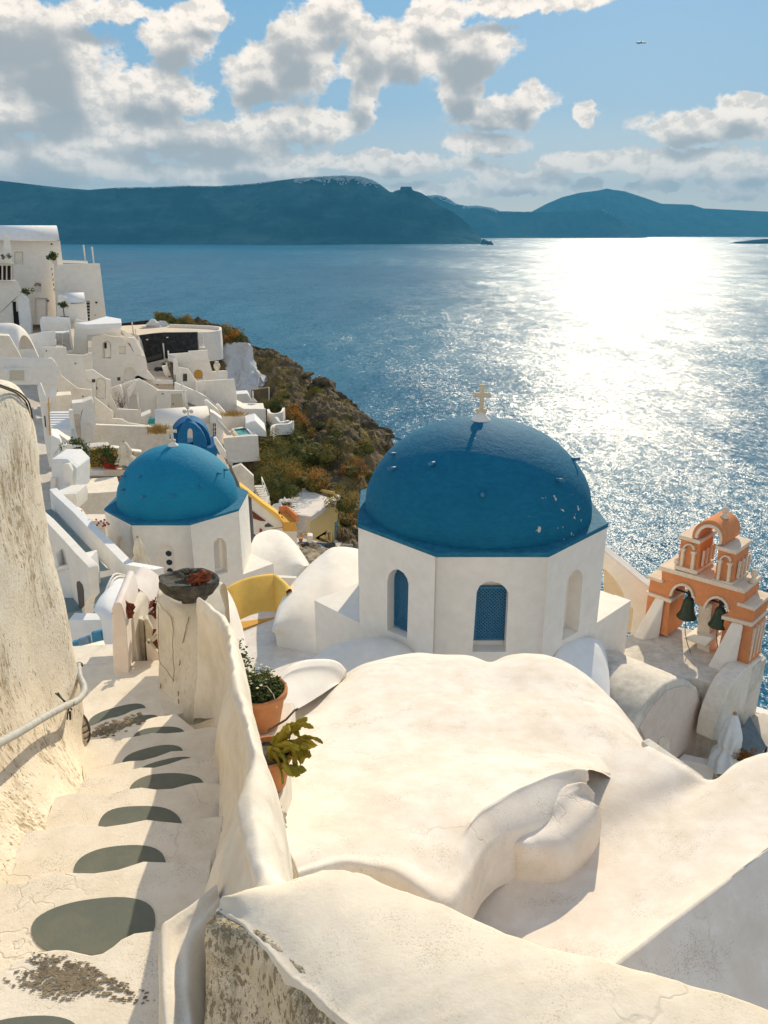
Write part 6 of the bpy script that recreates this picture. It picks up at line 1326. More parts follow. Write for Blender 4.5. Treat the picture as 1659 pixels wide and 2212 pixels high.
c = PY(*c2(727, 992), 46.8); t = thing('plant_pot', 'bright red square pot on the ochre terrace', 'plant pot', c); mb = MB(); mb.lathe(c, [(.42, 0), (.50, .75), (.54, .78), (.54, .85), (.42, .85)], 4, ph=.8); build('pot_body', mb, M['redpot'], t); mb = MB(); mb.lathe(c, [(.1, .78), (.43, .8)], 8, caps=False); build('soil', mb, M['stone'], t)
shrub(PY(*c2(722, 920), 46.9), .85, 1100, 'leaf', 'leafy green bush growing from the red square pot', leaf=.11, seed=131); 
tt = shrub(PY(*c2(640, 895), 47.6), .7, 500, 'leaf', 'thin trailing vine along the top of the ochre wall', 'vine', .09, 132, 'vine', core=False, sq=.35)
umbrella(PY(*c2(828, 985), 46.6), PY(*c2(824, 812), 46.6).z-PY(*c2(828, 985), 46.6).z, .62, 'closed cream parasol standing on the ochre terrace', 'canvas', 2, skirt=.8)
house('terrace_edge', 'white curb at the front of the ochre terrace', 'curb', c2, [(500,1010),(572,1005),(760,998),(805,1003),(800,1030),(520,1035)], 45.4, depth=.5, mat='white', lower=0)
flat('flat_roof', 'sunlit cream flat roof left of the smaller blue dome', 'roof', c2, [(505,1080),(512,1060),(530,1035),(800,1030),(800,1145),(505,1152)], -15.2, .5, 'roof')
house('house', 'grey shaded house wall under the sunlit roof left of the smaller dome', 'house', c2, [(508,1150),(640,1146),(800,1134),(800,1340),(580,1340),(540,1290)], 40.2, depth=4, mat='cream', lower=.3, bevel=.02)
t = house('air_conditioner', 'boxy cream air conditioner with a dark grid on the flat roof edge', 'air conditioner', c2, [(496,1010),(522,1008),(528,1020),(528,1078),(500,1085)], 43, depth=.5, mat='canvas', lower=0, bevel=.01, par=.1,
      parts=[('grille', [rect(503+j*8, 1026+12*k, 508+j*8, 1035+12*k) for j in range(3) for k in range(4)], 'dark', -.02, .03)])
house('house', 'white sloping roof strip and grey wall beside the tall old wall', 'house', c2, [(335,925),(440,925),(500,985),(500,1100),(497,1150),(440,1160),(335,1140)], 38, depth=2, mat='bluew', lower=0, parts=[('bright_strip', [[(425,948),(462,945),(488,990),(492,1140),(445,1140),(428,1000)]], 'fresh', -.3, .32), ('white_post', [rect(340, 1042, 372, 1130)], 'white', -.2, .2), ('black_box', [rect(452, 1122, 486, 1146)], 'iron', -.5, .2), ('dark_drape', [[(352,1128),(400,1136),(420,1152),(372,1158)]], 'rawwood', -.5, .15)])
house('house', 'low white block at the head of the blue grey steps', 'house', c2, [(340,1150),(380,1160),(490,1152),(502,1200),(500,1260),(440,1270),(345,1200)], 36, depth=1.6, mat='white', lower=0)
bulge('plaster_mound', 'white plaster mound with red flowers beside the steps', 'mound', [(455,1262,35.2),(468,1248,35.3),(490,1240,35.4),(515,1246,35.4),(535,1270,35.3),(545,1300,35.2)], [(455,1330,34.6),(470,1335,34.5),(495,1338,34.5),(520,1340,34.5),(540,1340,34.5),(550,1340,34.6)], 'white', fn=c2, swell=.1, back=.6)
rnd = random.Random(8)
for i, (fn, x, y, Y, n, s, lb) in enumerate(((c2, 500, 1285, 34.6, 16, .03, 'small red flowers on the plaster mound by the steps'), (c4, 97, 765, 31, 14, .03, 'small red flowers at the left corner of the smaller church'))):
    mb = MB(); c = PY(*fn(x, y), Y)
    for k in range(n): mb.blob(c+Vector((rnd.gauss(0, .14), rnd.gauss(0, .1), rnd.gauss(0, .10))), s*1.6, seed=k, amp=.3, n=3, flat=True)
    tag(build('flowers', mb, M['flower'], merge=False), lb, 'flowers')
house('house', 'long flat cream wall behind the big outside steps', 'wall', cC, [(480,1185),(560,1183),(770,1185),(800,1500),(830,1680),(600,1400)], 35.5, depth=1, mat='roof', lower=0)
# the long outside staircase
st = thing('outside_stairs', 'long outside staircase with blue grey steps between two white parapets', 'stairs', PY(*cC(800, 1900), 28))
P0, P1 = PY(*cC(165, 1060), 35.5), PY(*cC(880, 1830), 27.5); nst = 13; stx = MB()
for k in range(nst+3):
    t = k/(nst); a = P0.lerp(P1, t); b = P0.lerp(P1, (k+1)/nst)
    dirx = Vector((P1.x-P0.x, P1.y-P0.y, 0)).normalized(); nr_ = Vector((dirx.y, -dirx.x, 0)); nr_ = nr_ if nr_.y < 0 else -nr_
    q = a-dirx*.05; e = b+dirx*.02; zt3 = a.z+.06
    w_ = 1.5 if k < 10 else 1.5+.25*(k-9)
    stx.prism([Vector((q.x, q.y, zt3)), Vector((e.x, e.y, zt3)), Vector((e.x, e.y, zt3))+nr_*w_, Vector((q.x, q.y, zt3))+nr_*w_], (0, 0, -1.2))
build('step', stx, M['stepblue'], st, bevel=.015)
pl = Plane(P0+Vector((0, .05, 0)), math.degrees(atan2(P1.y-P0.y, P1.x-P0.x)))
mb = MB(); slab(mb, pl, cC, [(120,815),(160,868),(390,1080),(605,1305),(800,1500),(920,1625),(985,1690),(1180,1725),(1330,1755),(1330,1880),(960,1850),(880,1800),(700,1640),(140,1040)], .05, .35); build('far_parapet', mb, M['bluew'], st, bevel=.05)
nr2 = Plane(P0+nr_*1.55, math.degrees(atan2(P1.y-P0.y, P1.x-P0.x)))
mb = MB(); slab(mb, nr2, cC, [(60,1060),(175,1160),(370,1360),(528,1530),(640,1640),(672,1672),(690,1710),(700,1900),(712,2020),(660,2080),(640,2150),(640,2300),(60,2300)], -.30, .32); build('near_parapet', mb, M['white'], st, bevel=.05)
mb = MB(); slab(mb, nr2, cC, [(556,1900),(560,1860),(585,1858),(620,1900),(634,1960),(640,2140),(600,2180),(590,2230)], -.33, .03); build('arch_opening', mb, M['rawwood'], st)
house('white_cube', 'plain white cube building with a sunken roof by the stairs', 'house', cC, [(200,1560),(250,1750),(530,1680),(548,1780),(600,2240),(590,2400),(200,2400)], 25.5, depth=1.4, mat='bluew', lower=.02, bevel=.04)
fc = [PY(*cC(x, y), d) for x, y, d in ((180, 1560, 27.6), (250, 1570, 27.5), (300, 1600, 27.1), (525, 1668, 25.6), (250, 1755, 25.4))]
mb = MB(); mb.tube([fc[1], fc[3]], .16, 6); mb.tube([fc[3], fc[4]+Vector((-.6, 0, -.1))], .10, 6); mb.blob(PY(*cC(290, 1568), 27.3), (.28, .12, .3), seed=2, n=6); tag(build('rounded_coping', mb, M['fresh'], merge=False), 'bright rounded rim around the sunken roof of the white cube', 'coping')
# small terrace with round table and closed umbrella
tz_ = PY(*c4(345, 1140), 27).z; flat('lower_terrace', 'white terrace floor around the round table below the smaller church', 'terrace', c4, [(60,1080),(300,1040),(480,1080),(520,1200),(300,1240),(60,1200)], tz_, .5, 'white')
c = PY(*c4(330, 1145), 27.6); c.z = tz_; t = thing('round_table', 'round dark metal table under the closed cream umbrella', 'table', c); h_ = PY(*c4(330, 1092), 27.6).z-tz_; rr = 50/1659*1000/1.8228/F*29.5
mb = MB(); mb.lathe(c+Vector((0, 0, h_)), [(rr*.96, 0), (rr, .015), (rr, .035), (rr*.9, .04), (rr*.05, .03)], 28); build('table_top', mb, M['rawwood'], t)
for k in range(4):
    mb = MB(); a = .6+k*pi/2; mb.tube([c+Vector((rr*.8*cos(a), rr*.8*sin(a), 0)), c+Vector((rr*.72*cos(a), rr*.72*sin(a), h_))], .02, 6); build('leg', mb, M['iron'], t)
c = PY(*c4(352, 1140), 27.3); c.z = tz_; umbrella(c, PY(*c4(318, 858), 27.3).z-tz_, 54/1659*1000/1.8228/F*29, 'closed cream umbrella over the round dark table', 'canvas', 4, skirt=.68)
# awning of pale battens between the lane and the terrace
AX = [PY(*c4(x, y), d) for x, y, d in ((262,1118,12.3),(300,1124,12.2),(350,1150,12.0),(410,1195,11.8),(450,1245,11.6))]
A2 = [PY(*c4(x, y), d) for x, y, d in ((262,1118,12.3),(215,1135,11.8),(150,1190,11.4),(105,1245,11.2),(80,1285,11.1))]
aw = thing('batten_awning', 'round awning of thin pale battens fanning over the white dome by the lane', 'awning', AX[0]-Vector((0, 0, 1.6)))
top0 = AX[0]; mb = MB()
for k in range(16):
    t = k/15; e_ = A2[-1].lerp(AX[-1], t)+Vector((0, -1.0*sin(pi*t), -.35*sin(pi*t))); m_ = top0.lerp(e_, .5)+Vector((0, 0, .28))
    if .12 < t < .40: continue
    mb.tube(catmull([top0, m_, e_], 5), .016, 5)
build('batten', mb, M['fresh'], aw, merge=False)
g = [[top0.lerp(A2[-1].lerp(AX[-1], j/8)+Vector((0, -1.0*sin(pi*j/8), -.35*sin(pi*j/8))), i/6)+Vector((0, 0, .26*sin(pi*i/6)-.03)) for j in range(9)] for i in range(7)]
mb = MB(); mb.grid([r[:6] for r in g]); o = build('cloth', mb, M['bluew'], aw, merge=False); o.modifiers.new('Solid', 'SOLIDIFY').thickness = .02
bulge('plaster_dome', 'low white rounded plaster dome under the batten awning', 'dome', [(75,1290,10.9),(95,1225,11.1),(150,1165,11.3),(215,1135,11.5),(262,1128,11.6),(310,1145,11.6),(380,1190,11.5),(440,1250,11.3)], [(78,1400,10.3),(100,1420,10.2),(150,1430,10.1),(210,1430,10.1),(262,1430,10.1),(310,1430,10.1),(380,1430,10.1),(440,1430,10.2)], 'bluew', fn=c4, swell=.25, back=.8)
# lane end: pillar, door, arch, gate wall and stone bowl
def pris(name, label, cat, fn, pts, Y, depth, mat, yaw=0, bevel=.05, parent=None):
    pl = Plane(PY(*fn(*pts[0]), Y), yaw); mb = MB(); slab(mb, pl, fn, pts, 0, depth); o = build(name, mb, M[mat], parent, bevel=bevel)
    return tag(o, label, cat) if label else o
pris('gate_pillar', 'narrow rounded pinkish white pillar left of the lane door', 'pillar', c7, [(482,575),(492,548),(515,535),(540,540),(560,590),(572,640),(590,900),(598,1200),(505,1225),(488,900)], 6.55, .75, 'pink', 8, .07)
mb = MB(); c = PY(*c7(562, 588), 6.7); mb.blob(c, (.085, .07, .09), seed=4, amp=.35, fr=2, n=9, flat=True); tag(build('rock', mb, M['lava'], merge=False), 'brown rock on top of the narrow gate pillar', 'rock')
pris('door_jamb', 'cream plaster jamb between the pink pillar and the lane door', 'jamb', c7, [(566,600),(600,615),(622,640),(672,1150),(668,1175),(590,1215)], 6.85, .5, 'cream', 0, .04)
t = thing('lane_door', 'tall narrow cream wooden door standing in the lane gate', 'door', PY(*c7(670, 1150), 7.0)); pl = Plane(PY(*c7(625, 640), 7.0), 0)
mb = MB(); slab(mb, pl, c7, [(618,630),(700,655),(722,1130),(668,1150)], 0, .08); build('door_leaf', mb, M['wood'], t, bevel=.01)
mb = MB()
for q in ([(618,632),(626,634),(676,1148),(667,1150)], [(640,650),(646,652),(664,905),(690,1120),(686,1122),(658,908)], [(655,880),(712,958),(712,966),(655,890)], [(690,655),(698,657),(722,1128),(716,1130)]): slab(mb, pl, c7, q, -.012, .02)
build('door_moulding', mb, M['joint'], t)
pl2 = Plane(PY(*c7(700, 650), 6.9), 20); mb = MB(); slab(mb, pl2, c7, [(690,650),(716,644),(752,716),(745,760),(716,790)], 0, .1); build('upper_panel', mb, M['wood'], t, bevel=.01)
pris('gate_arch', 'pink tinted white plaster arch above the lane door', 'arch', c7, [(500,600),(520,560),(545,470),(570,432),(600,424),(640,436),(700,480),(750,560),(775,640),(782,760),(760,740),(715,650),(690,632),(600,615),(560,610)], 7.4, .5, 'pink', 0, .10)
pris('gate_infill', 'low cream wall between the lane door and the gate wall', 'wall', c7, [(700,790),(722,800),(790,880),(800,1190),(730,1140)], 6.9, .25, 'pink', 0, .03)
# criss-cross garden gate
t = thing('trellis', 'small cream wooden lattice behind the gate wall', 'trellis', PY(*c7(750, 860), 6.8)); mb = MB(); pl = Plane(PY(*c7(750, 800), 6.8), 0)
for q in ([(705,785),(715,778),(785,862),(778,870)], [(712,800),(780,712),(790,720),(722,806)], [(740,780),(790,740),(792,760),(748,795)]): slab(mb, pl, c7, q, 0, .035)
build('slat', mb, M['wood'], t)
mb = MB(); mb.blob(PY(*c7(772, 790), 6.95), (.06, .05, .12), seed=6, amp=.4, n=7, flat=True); build('dried_flower', mb, M['lava'], t)
# big gate wall under the stone bowl
g_l = [(778,450,6.25),(778,640,6.2),(785,900,6.1),(792,1100,6.0),(830,1235,5.9)]; 
pr_ = [[(776,455,6.3),(800,440,6.4),(860,470,6.3),(950,500,6.2),(1050,520,6.1),(1140,450,6.3),(1185,455,6.3)],
       [(778,560,6.25),(815,560,6.2),(880,580,6.1),(960,590,6.05),(1040,600,6.0),(1130,600,6.0),(1220,560,6.1)],
       [(782,760,6.2),(820,760,6.15),(890,770,6.05),(960,780,5.95),(1050,790,5.85),(1160,800,5.8),(1240,700,5.95)],
       [(788,1000,6.1),(830,1000,6.05),(895,1000,5.95),(960,1000,5.85),(1060,1000,5.7),(1150,1000,5.6),(1270,900,5.7)],
       [(800,1190,6.0),(840,1250,5.85),(900,1260,5.7),(960,1260,5.65),(1060,1240,5.55),(1150,1180,5.5),(1290,1100,5.5)],
       [(800,1300,6.0),(840,1330,5.85),(900,1340,5.7),(960,1340,5.65),(1060,1320,5.55),(1150,1300,5.5),(1290,1300,5.5)]]
R_ = [[PY(*c7(x, y), d) for x, y, d in r] for r in pr_]
g = loft([[p+Vector((.02, .35, -.7)) for p in R_[0]], [p+Vector((0, .20, -.06)) for p in R_[0]]]+R_, 6, 6); jitter(g, .03, 2.5, 5); jitter(g, .008, 9, 5)
mb = MB(); mb.grid(g); mb.grid([[p for p in [r[0] for r in g]], [p+Vector((.0, .3, -.05)) for p in [r[0] for r in g]]], False)
gw = thing('gate_wall', 'cream plaster gate wall with cracks in the shape of an old filled doorway', 'wall', PY(*c7(950, 1260), 5.8)); build('wall', mb, M['oldcream'], gw, merge=False)
mb = MB()
def crack(pts, w_=.0035):
    P_ = [PY(*c7(x, y), d-.03) for x, y, d in pts]; P_ = [p+Vector((noise.noise(p*20)*.01, 0, 0)) for p in catmull(P_, 6)]; mb.tube(P_, w_, 4)
crack([(780,520,6.22),(820,580,6.16),(872,650,6.08),(880,850,6.0),(888,1048,5.92)]); crack([(784,560,6.2),(788,800,6.16),(792,912,6.12),(840,980,6.0),(888,1050,5.92)]); crack([(985,630,6.02),(962,720,5.97),(948,800,5.95)], .004)
for (x, y, d) in ((922,930,5.90),(912,1130,5.78),(914,1180,5.75),(852,1200,5.85),(796,1080,6.04)): crack([(x, y-16, d), (x+2, y, d), (x, y+16, d)], .005)
build('crack', mb, M['trimdark'], gw, merge=False)
# shaggy white back side under the bowl, right
bulge('rough_wall', 'rough white plaster shoulder with flaking edge right of the stone bowl', 'wall', [(1040,560,6.8),(1075,520,7.0),(1120,475,7.1),(1155,430,7.2),(1185,450,7.1),(1225,520,7.0),(1250,600,6.8),(1268,700,6.6),(1285,790,6.4)], [(1060,900,6.3),(1100,900,6.3),(1140,900,6.3),(1170,900,6.3),(1200,900,6.3),(1235,900,6.3),(1262,900,6.2),(1282,900,6.2),(1292,900,6.1)], 'white', fn=c7, swell=.06, back=.5, jit=.04)
bw = thing('stone_bowl', 'wide dark basalt bowl resting on the gate wall', 'stone bowl', PY(*c7(990, 500), 6.5)); c = PY(*c7(985, 372), 6.02)
def rim(z, k, sq=.78): return [(c+Vector((cos(a)*.66*k*(1+.10*noise.noise(Vector((cos(a)*2, sin(a)*2, z*3)))*2), sin(a)*.66*k*sq*(1+.08*noise.noise(Vector((cos(a)*2, sin(a)*2, 3)))*2), z))) for a in [2*pi*i/44 for i in range(44)]]
k_ = 185*.33069/F*7.1/.66
mb = MB(); rows = [rim(-.20, .30*k_), rim(-.175, .55*k_), rim(-.12, .82*k_), rim(-.06, .98*k_), rim(-.015, 1.0*k_), rim(0, .97*k_), rim(-.005, .88*k_), rim(-.02, .80*k_), rim(-.03, .40*k_), rim(-.03, .02*k_)]
for i, r in enumerate(rows):
    for p in r: p += Vector((noise.noise(p*6), noise.noise(p*6+Vector((4, 4, 4))), noise.noise(p*6+Vector((8, 1, 4)))))*.018
mb.grid(rows, False, True); mb.add([rows[0][i] for i in range(44)], [tuple(range(44))]); build('bowl', mb, M['stone'], bw, merge=False)
mb = MB(); mb.box(PY(*c7(985, 505), 6.0), (.12, .12, .07), 8); mb.box(PY(*c7(1060, 490), 6.05), (.10, .12, .10), -10); build('foot', mb, M['stone'], bw, bevel=.02)
rnd = random.Random(2)
for i, (x, y, s, mm, lb) in enumerate(((1000, 345, .085, 'stone', 'dark grey rock at the back of the stone bowl'), (960, 340, .06, 'stone', 'black rock second from the left in the stone bowl'), (930, 358, .05, 'stone', 'small dark rock at the left end of the bowl rocks'), (975, 372, .04, 'stone', 'smallest dark stone at the front of the bowl rocks'), (1080, 358, .085, 'lava', 'upright red lava rock at the right of the stone bowl'), (1045, 385, .10, 'lava', 'big red lava rock at the front of the stone bowl'), (1010, 380, .07, 'lava', 'flat brown red rock left of the big red one in the bowl'))):
    mb = MB(); s *= .52; mb.blob(PY(*c7(x, y), 5.93 if y > 355 else 6.08), (s*1.25, s, s*.85), seed=i+3, amp=.45, fr=1.9, n=8, flat=True); tag(build('rock', mb, M[mm], merge=False), lb, 'rock', 'rocks in the stone bowl')
# red leaf vine at the gate
mb = MB(); c = PY(*c7(760, 560), 7.0); vt = thing('vine', 'dangling dark red leaves beside the gate wall', 'vine', c-Vector((0, 0, .4))); rnd = random.Random(12)
for k in range(34): leaf_at(mb, PY(*c7(745+rnd.random()*30, 515+rnd.random()*110), 6.9), Vector((rnd.gauss(0, 1), rnd.gauss(0, 1), rnd.gauss(0, 1))), Vector((0, 0, 1)), rnd.uniform(.04, .07), .022, .2)
for k in range(10): leaf_at(mb, PY(*c7(625+k*3.4, 432+k*4.2), 7.35), Vector((rnd.gauss(0, 1), -.5, rnd.gauss(0, 1))), Vector((0, 0, 1)), .06, .02, .2)
build('leaves', mb, M['lava'], vt, merge=False, fixn=False); mb = MB(); mb.tube(catmull([PY(*c7(x, y), 6.92) for x, y in ((770, 500), (758, 540), (762, 590), (768, 630))], 4), .006, 5); build('stem', mb, M['rawwood'], vt)
# lounge with blue cushions
def lounge():
    z = PY(*cE(380, 440), 21).z
    pris('lounge_wall', 'white wall with a bright rim behind the blue cushions', 'wall', cE, [(60,150),(80,132),(300,140),(640,135),(660,200),(640,430),(380,440),(130,530),(60,560)], 22.5, .5, 'bluew', 0, .05)
    cs = [((125,415),(185,400),(195,500),(140,520),'cushion1','leftmost small blue cushion on the lounge bench'), ((200,385),(345,330),(362,440),(215,490),'cushion2','pale grey blue cushion second from the left on the lounge bench'), ((370,300),(515,262),(535,400),(385,440),'cushion1','big bright blue cushion on the lounge bench'), ((522,245),(640,238),(640,380),(545,390),'cushion2','pale grey cushion at the right end of the lounge bench')]
    for i, (a, b, c_, d, mm, lb) in enumerate(cs):
        mb = MB(); pl = Plane(PY(*cE(*a), 21.6), 0); q = [pl.w(*pl.px(*cE(*p))) for p in (a, b, c_, d)]; ctr = sum(q, Vector())/4; rows = []
        for dd, k in ((0, .80), (.0, .95), (.07, 1.02), (.16, 1.0), (.22, .85)): rows.append([ctr.lerp(q[j].lerp(q[(j+1) % 4], t), k*(1-.03*sin(pi*t)))+Vector((0, -dd+.11, 0)) for j in range(4) for t in (0, .25, .5, .75)])
        mb.grid(rows, True, True); n = 16; mb.add(rows[0], [tuple(range(n))], True); mb.add(rows[-1], [tuple(range(n))], True); tag(build('cushion', mb, M[mm], merge=False), lb, 'cushion', 'cushions on the lounge bench')
lounge()
bulge('rounded_wall', 'smooth cream rounded wall below the blue cushions', 'wall', [(100,545,12),(145,520,12),(220,495,12.2),(320,470,12.4),(400,450,12.6),(480,435,12.8),(560,432,13),(640,435,13.2)], [(100,900,10.5),(145,900,10.5),(220,900,10.5),(320,900,10.5),(400,900,10.5),(480,900,10.5),(560,900,10.5),(640,900,10.5)], 'cream', fn=cE, swell=.15, back=.8)
bulge('rounded_wall', 'stained cream wall behind the lower alley steps', 'wall', [(100,800,10.1),(145,790,10),(220,775,10),(320,760,10),(400,755,10),(480,760,10),(560,770,10),(640,790,10)], [(100,1350,8.6),(145,1350,8.6),(220,1340,8.6),(320,1330,8.5),(400,1300,8.4),(480,1290,8.3),(560,1280,8.2),(640,1280,8.1)], 'worn', fn=cE, swell=.1, back=.6)
# ------------------------------------------------------------------ buildings between the two domes
t = house('stair_house', 'white stair wall with a yellow coping falling to a small orange box', 'house', cD, [(270,330),(645,628),(805,625),(812,700),(812,900),(540,900),(300,760)], 44, depth=.6, mat='white', lower=0, bevel=.02,
      parts=[('yellow_coping', [(130,180),(150,190),(210,235),(420,400),(590,520),(645,600),(645,628),(560,560),(270,325),(140,235)], 'yellow', -.12, .7), ('red_flowers', [[(280,485),(330,520),(440,605),(380,600),(290,570)]], 'lava', -.1, .12), ('recess_shade', [[(430,655),(470,628),(535,672),(430,680)]], 'rawwood', -.04, .06), ('red_plant', [[(370,690),(398,705),(392,765),(370,772)]], 'flower', -.12, .1), ('crack', [[(440,728),(545,690),(812,660),(812,668),(548,700),(445,738)]], 'trimdark', -.01, .03)])  # dark slab on the wall face stands in for the shade of a recess
t = thing('orange_box', 'open orange plastered balcony box beside the yellow coping', 'balcony', PY(*cD(720, 625), 44)); mb = MB(); 
q = [PY(*cD(x, y), d) for x, y, d in ((648, 622, 43.6), (805, 622, 43.6), (690, 508, 46.5), (600, 515, 46.5))]
mb.prism([q[0], q[1], q[2], q[3]], (0, 0, -.6)); build('floor', mb, M['ochre'], t); mb = MB()
for a, b in ((q[1], q[2]), (q[2], q[3])): mb.prism([a, b, b+Vector((0, .15, 0)), a+Vector((0.15, 0.1, 0))], (0, 0, .45))
build('rim', mb, M['orange'], t)
for x, y, s in ((604, 510, .085), (632, 570, .075)):
    c = PY(*cD(x, y+12), 44.6); tt = thing('clay_jar', 'small dark clay jar '+('at the back' if y < 540 else 'in front')+' beside the orange box', 'jar', c); mb = MB(); mb.lathe(c, [(s*.5, 0), (s*.9, s*.8), (s*.6, s*1.7), (s*.5, s*1.9), (s*.7, s*2.1)], 14); build('jar_body', mb, M['lava'], tt)
house('tan_stair_wall', 'plain tan stair wall right behind the smaller dome', 'wall', cD, [(40,-20),(150,-60),(300,80),(305,240),(290,280),(140,200)], 50, depth=.5, mat='cream', lower=0, bevel=.02)
st = thing('stone_stairs', 'outdoor stone stairs with a white rail beside the golden bushes', 'stairs', PY(*cD(420, 420), 50)); mb = MB()
for k in range(8):
    a, b = PY(*cD(300+14*k, 205+27*k), 52.5-k*.42), PY(*cD(412+10*k, 205+27*k), 52.5-k*.42); mb.prism([a, b, b+Vector((0, .55, 0)), a+Vector((0, .42, 0))], (0, 0, -.40))
build('step', mb, M['worn'], st, bevel=.02); mb = MB()
for (x0, y0, x1, y1) in ((392, 85, 408, 200), (478, 310, 482, 410), (392, 85, 482, 305), (425, 190, 428, 260)): mb.tube([PY(*cD(x0, y0), 51.5-(y0-85)*.012), PY(*cD(x1, y1), 51.5-(y1-85)*.010)], .03, 6)
build('rail', mb, M['white'], st, merge=False)
# yellow house
zr = PY(*cD(975, 555), 50).z
t = thing('yellow_house', 'pale yellow house with turquoise doors and a broad cream flat roof', 'house', PY(*cD(1000, 860), 50)); pl = Plane(PY(*cD(970, 556), 50), 0)
ry = [PZ(*cD(x, y), zr) for x, y in ((975,556),(700,515),(745,320),(880,240),(945,235),(1240,350),(1262,290),(1328,290),(1325,330),(1200,395),(1080,490))]
mb = MB(); mb.prism(ry, (0, 0, -.35)); build('roof', mb, M['roof'], t, bevel=.03)
A_, B_, C_ = PY(*cD(970, 558), 50), PZ(*cD(1200, 397), zr), PZ(*cD(1328, 292), zr)
yw = math.degrees(atan2(B_.y-A_.y, B_.x-A_.x)); pf = Plane(A_, yw); ps = Plane(Vector((B_.x, B_.y, zr)), math.degrees(atan2(C_.y-B_.y, C_.x-B_.x)))
mb = MB(); ol = onpl(pf, cD, [(968,560),(1080,494),(1198,400),(1262,640),(1255,880),(968,830)])
hs = [(onpl(pf, cD, [(1078,870),(1078,795),(1135,768),(1140,870)]), .15), (onpl(pf, cD, [(1155,870),(1157,770),(1180,760),(1183,870)]), .15), (onpl(pf, cD, [(1212,845),(1214,735),(1232,722),(1234,845)]), .15)]
mb.wall(pf, ol, hs, .4); build('front_wall', mb, M['house_yellow'], t, bevel=.02)
for nm, pts, mm in (('door', [(1080,870),(1080,798),(1133,771),(1138,870)], 'turq'), ('window', [(1157,866),(1159,773),(1178,764),(1181,866)], 'bluewood'), ('window', [(1214,842),(1216,738),(1230,727),(1232,842)], 'bluewood')):
    mb = MB(); slab(mb, pf, cD, pts, .08, .05); build(nm, mb, M[mm], t)
mb = MB(); slab(mb, ps, cD, [(1200,398),(1326,295),(1325,420),(1300,560),(1250,860),(1240,620)], .02, .4); build('side_wall', mb, M['house_yellow'], t, bevel=.02)
mb = MB(); slab(mb, ps, cD, [(1262,620),(1280,605),(1270,800),(1255,840)], -.05, .06); build('side_door', mb, M['turq'], t)
mb = MB(); slab(mb, pl, cD, [(700,518),(968,560),(968,830),(930,830),(815,800),(812,640),(740,600)], .05, .3); build('left_wall', mb, M['worn'], t, bevel=.02)
mb = MB()
pp = [PZ(*cD(x, y), zr) for x, y in ((882,195),(945,225),(1262,300))]
for a, b in zip(pp, pp[1:]): mb.prism([a, b, b+Vector((.03, .12, 0)), a+Vector((.03, .12, 0))], (0, 0, .22))
build('parapet', mb, M['house_yellow'], t, bevel=.03)
c = PY(*cD(690, 400), 49.5); t = thing('rubble_heap', 'heap of bricks and iron rods under torn clear plastic sheet', 'rubble heap', c); rnd = random.Random(5)
mb = MB()
for k in range(26): mb.box(c+Vector((rnd.gauss(0, .22), rnd.gauss(0, .15), rnd.uniform(-.35, .1))), (rnd.uniform(.1, .2), .1, .08), rnd.uniform(0, 90))
build('brick', mb, M['rubble'], t); mb = MB(); g = [[c+Vector((-.5+1.0*i/9, -.3+.6*j/7, .22+.14*noise.noise(Vector((i*.8, j*.8, 2)))*2)) for i in range(10)] for j in range(8)]; mb.grid(g, False); build('plastic_sheet', mb, M['fresh'], t, merge=False)
mb = MB()
for k in range(6): mb.tube([PY(*cD(745, 385+24*k), 49), PY(*cD(745+rnd.uniform(50, 110), 390+23*k), 48.6)], .012, 5)
build('iron_rod', mb, M['rawwood'], t)
c = PY(*cD(590, 450), 49); mb = MB(); mb.blob(c, (.42, .3, .34), seed=12, amp=.3, n=10); tag(build('covered_heap', mb, M['white'], merge=False), 'white sheet covered heap left of the plastic covered bricks', 'heap')
mb = MB(); mb.blob(PY(*cD(905, 240), 56), (.22, .14, .15), seed=14, amp=.6, n=8, flat=True); tag(build('plastic_bag', mb, M['fresh'], merge=False), 'crumpled white sheet on the far corner of the yellow house roof', 'sheet')
# lower yard with blue fence, pots, gravel
flat('lower_yard', None, None, cD, [(800,800),(1000,830),(1640,830),(1640,1020),(1100,1100),(940,1150),(820,980)], zr-3.3, .4, 'roof', kind='structure')
tag(bpy.data.objects['lower_yard'], None, None)
house('blue_fence', 'low blue fence panel in front of the yellow house', 'fence', cD, [(818,862),(928,858),(928,885),(1010,890),(1010,862),(1155,870),(1155,915),(1010,900),(818,888)], 47, depth=.08, mat='bluefence', lower=0, bevel=0, par=.08)
house('white_block', 'small white chimney block before the blue fence', 'chimney', cD, [(932,792),(950,785),(1000,790),(1002,880),(930,888)], 46.5, depth=.6, mat='fresh', lower=0)
def railing(pts, Y, n, label, mat='fresh'):
    (x0, y0), (x1, y1), hpx = pts; t = thing('railing', label, 'railing', PY(*cD(x0, y0+hpx), Y)); mb = MB(); m2 = MB()
    a, b = PY(*cD(x0, y0), Y), PY(*cD(x1, y1), Y); h = a.z-PY(*cD(x0, y0+hpx), Y).z
    mb.tube([a, b], .018, 6); mb.tube([a-Vector((0, 0, h*.9)), b-Vector((0, 0, h*.9))], .014, 6); build('top_rail', mb, M[mat], t, merge=False)
    for k in range(n+1): p = a.lerp(b, k/n); m2.tube([p, p-Vector((0, 0, h))], .012, 5)
    build('baluster', m2, M[mat], t, merge=False)
railing(((1085, 915), (1210, 945), 75), 46, 12, 'white railing beside the dark covered object'); railing(((1258, 880), (1475, 885), 60), 49, 20, 'long white railing behind the vault, left of the large drum'); railing(((1515, 915), (1560, 910), 75), 45, 6, 'blue gate railing against the large drum', 'bluefence')
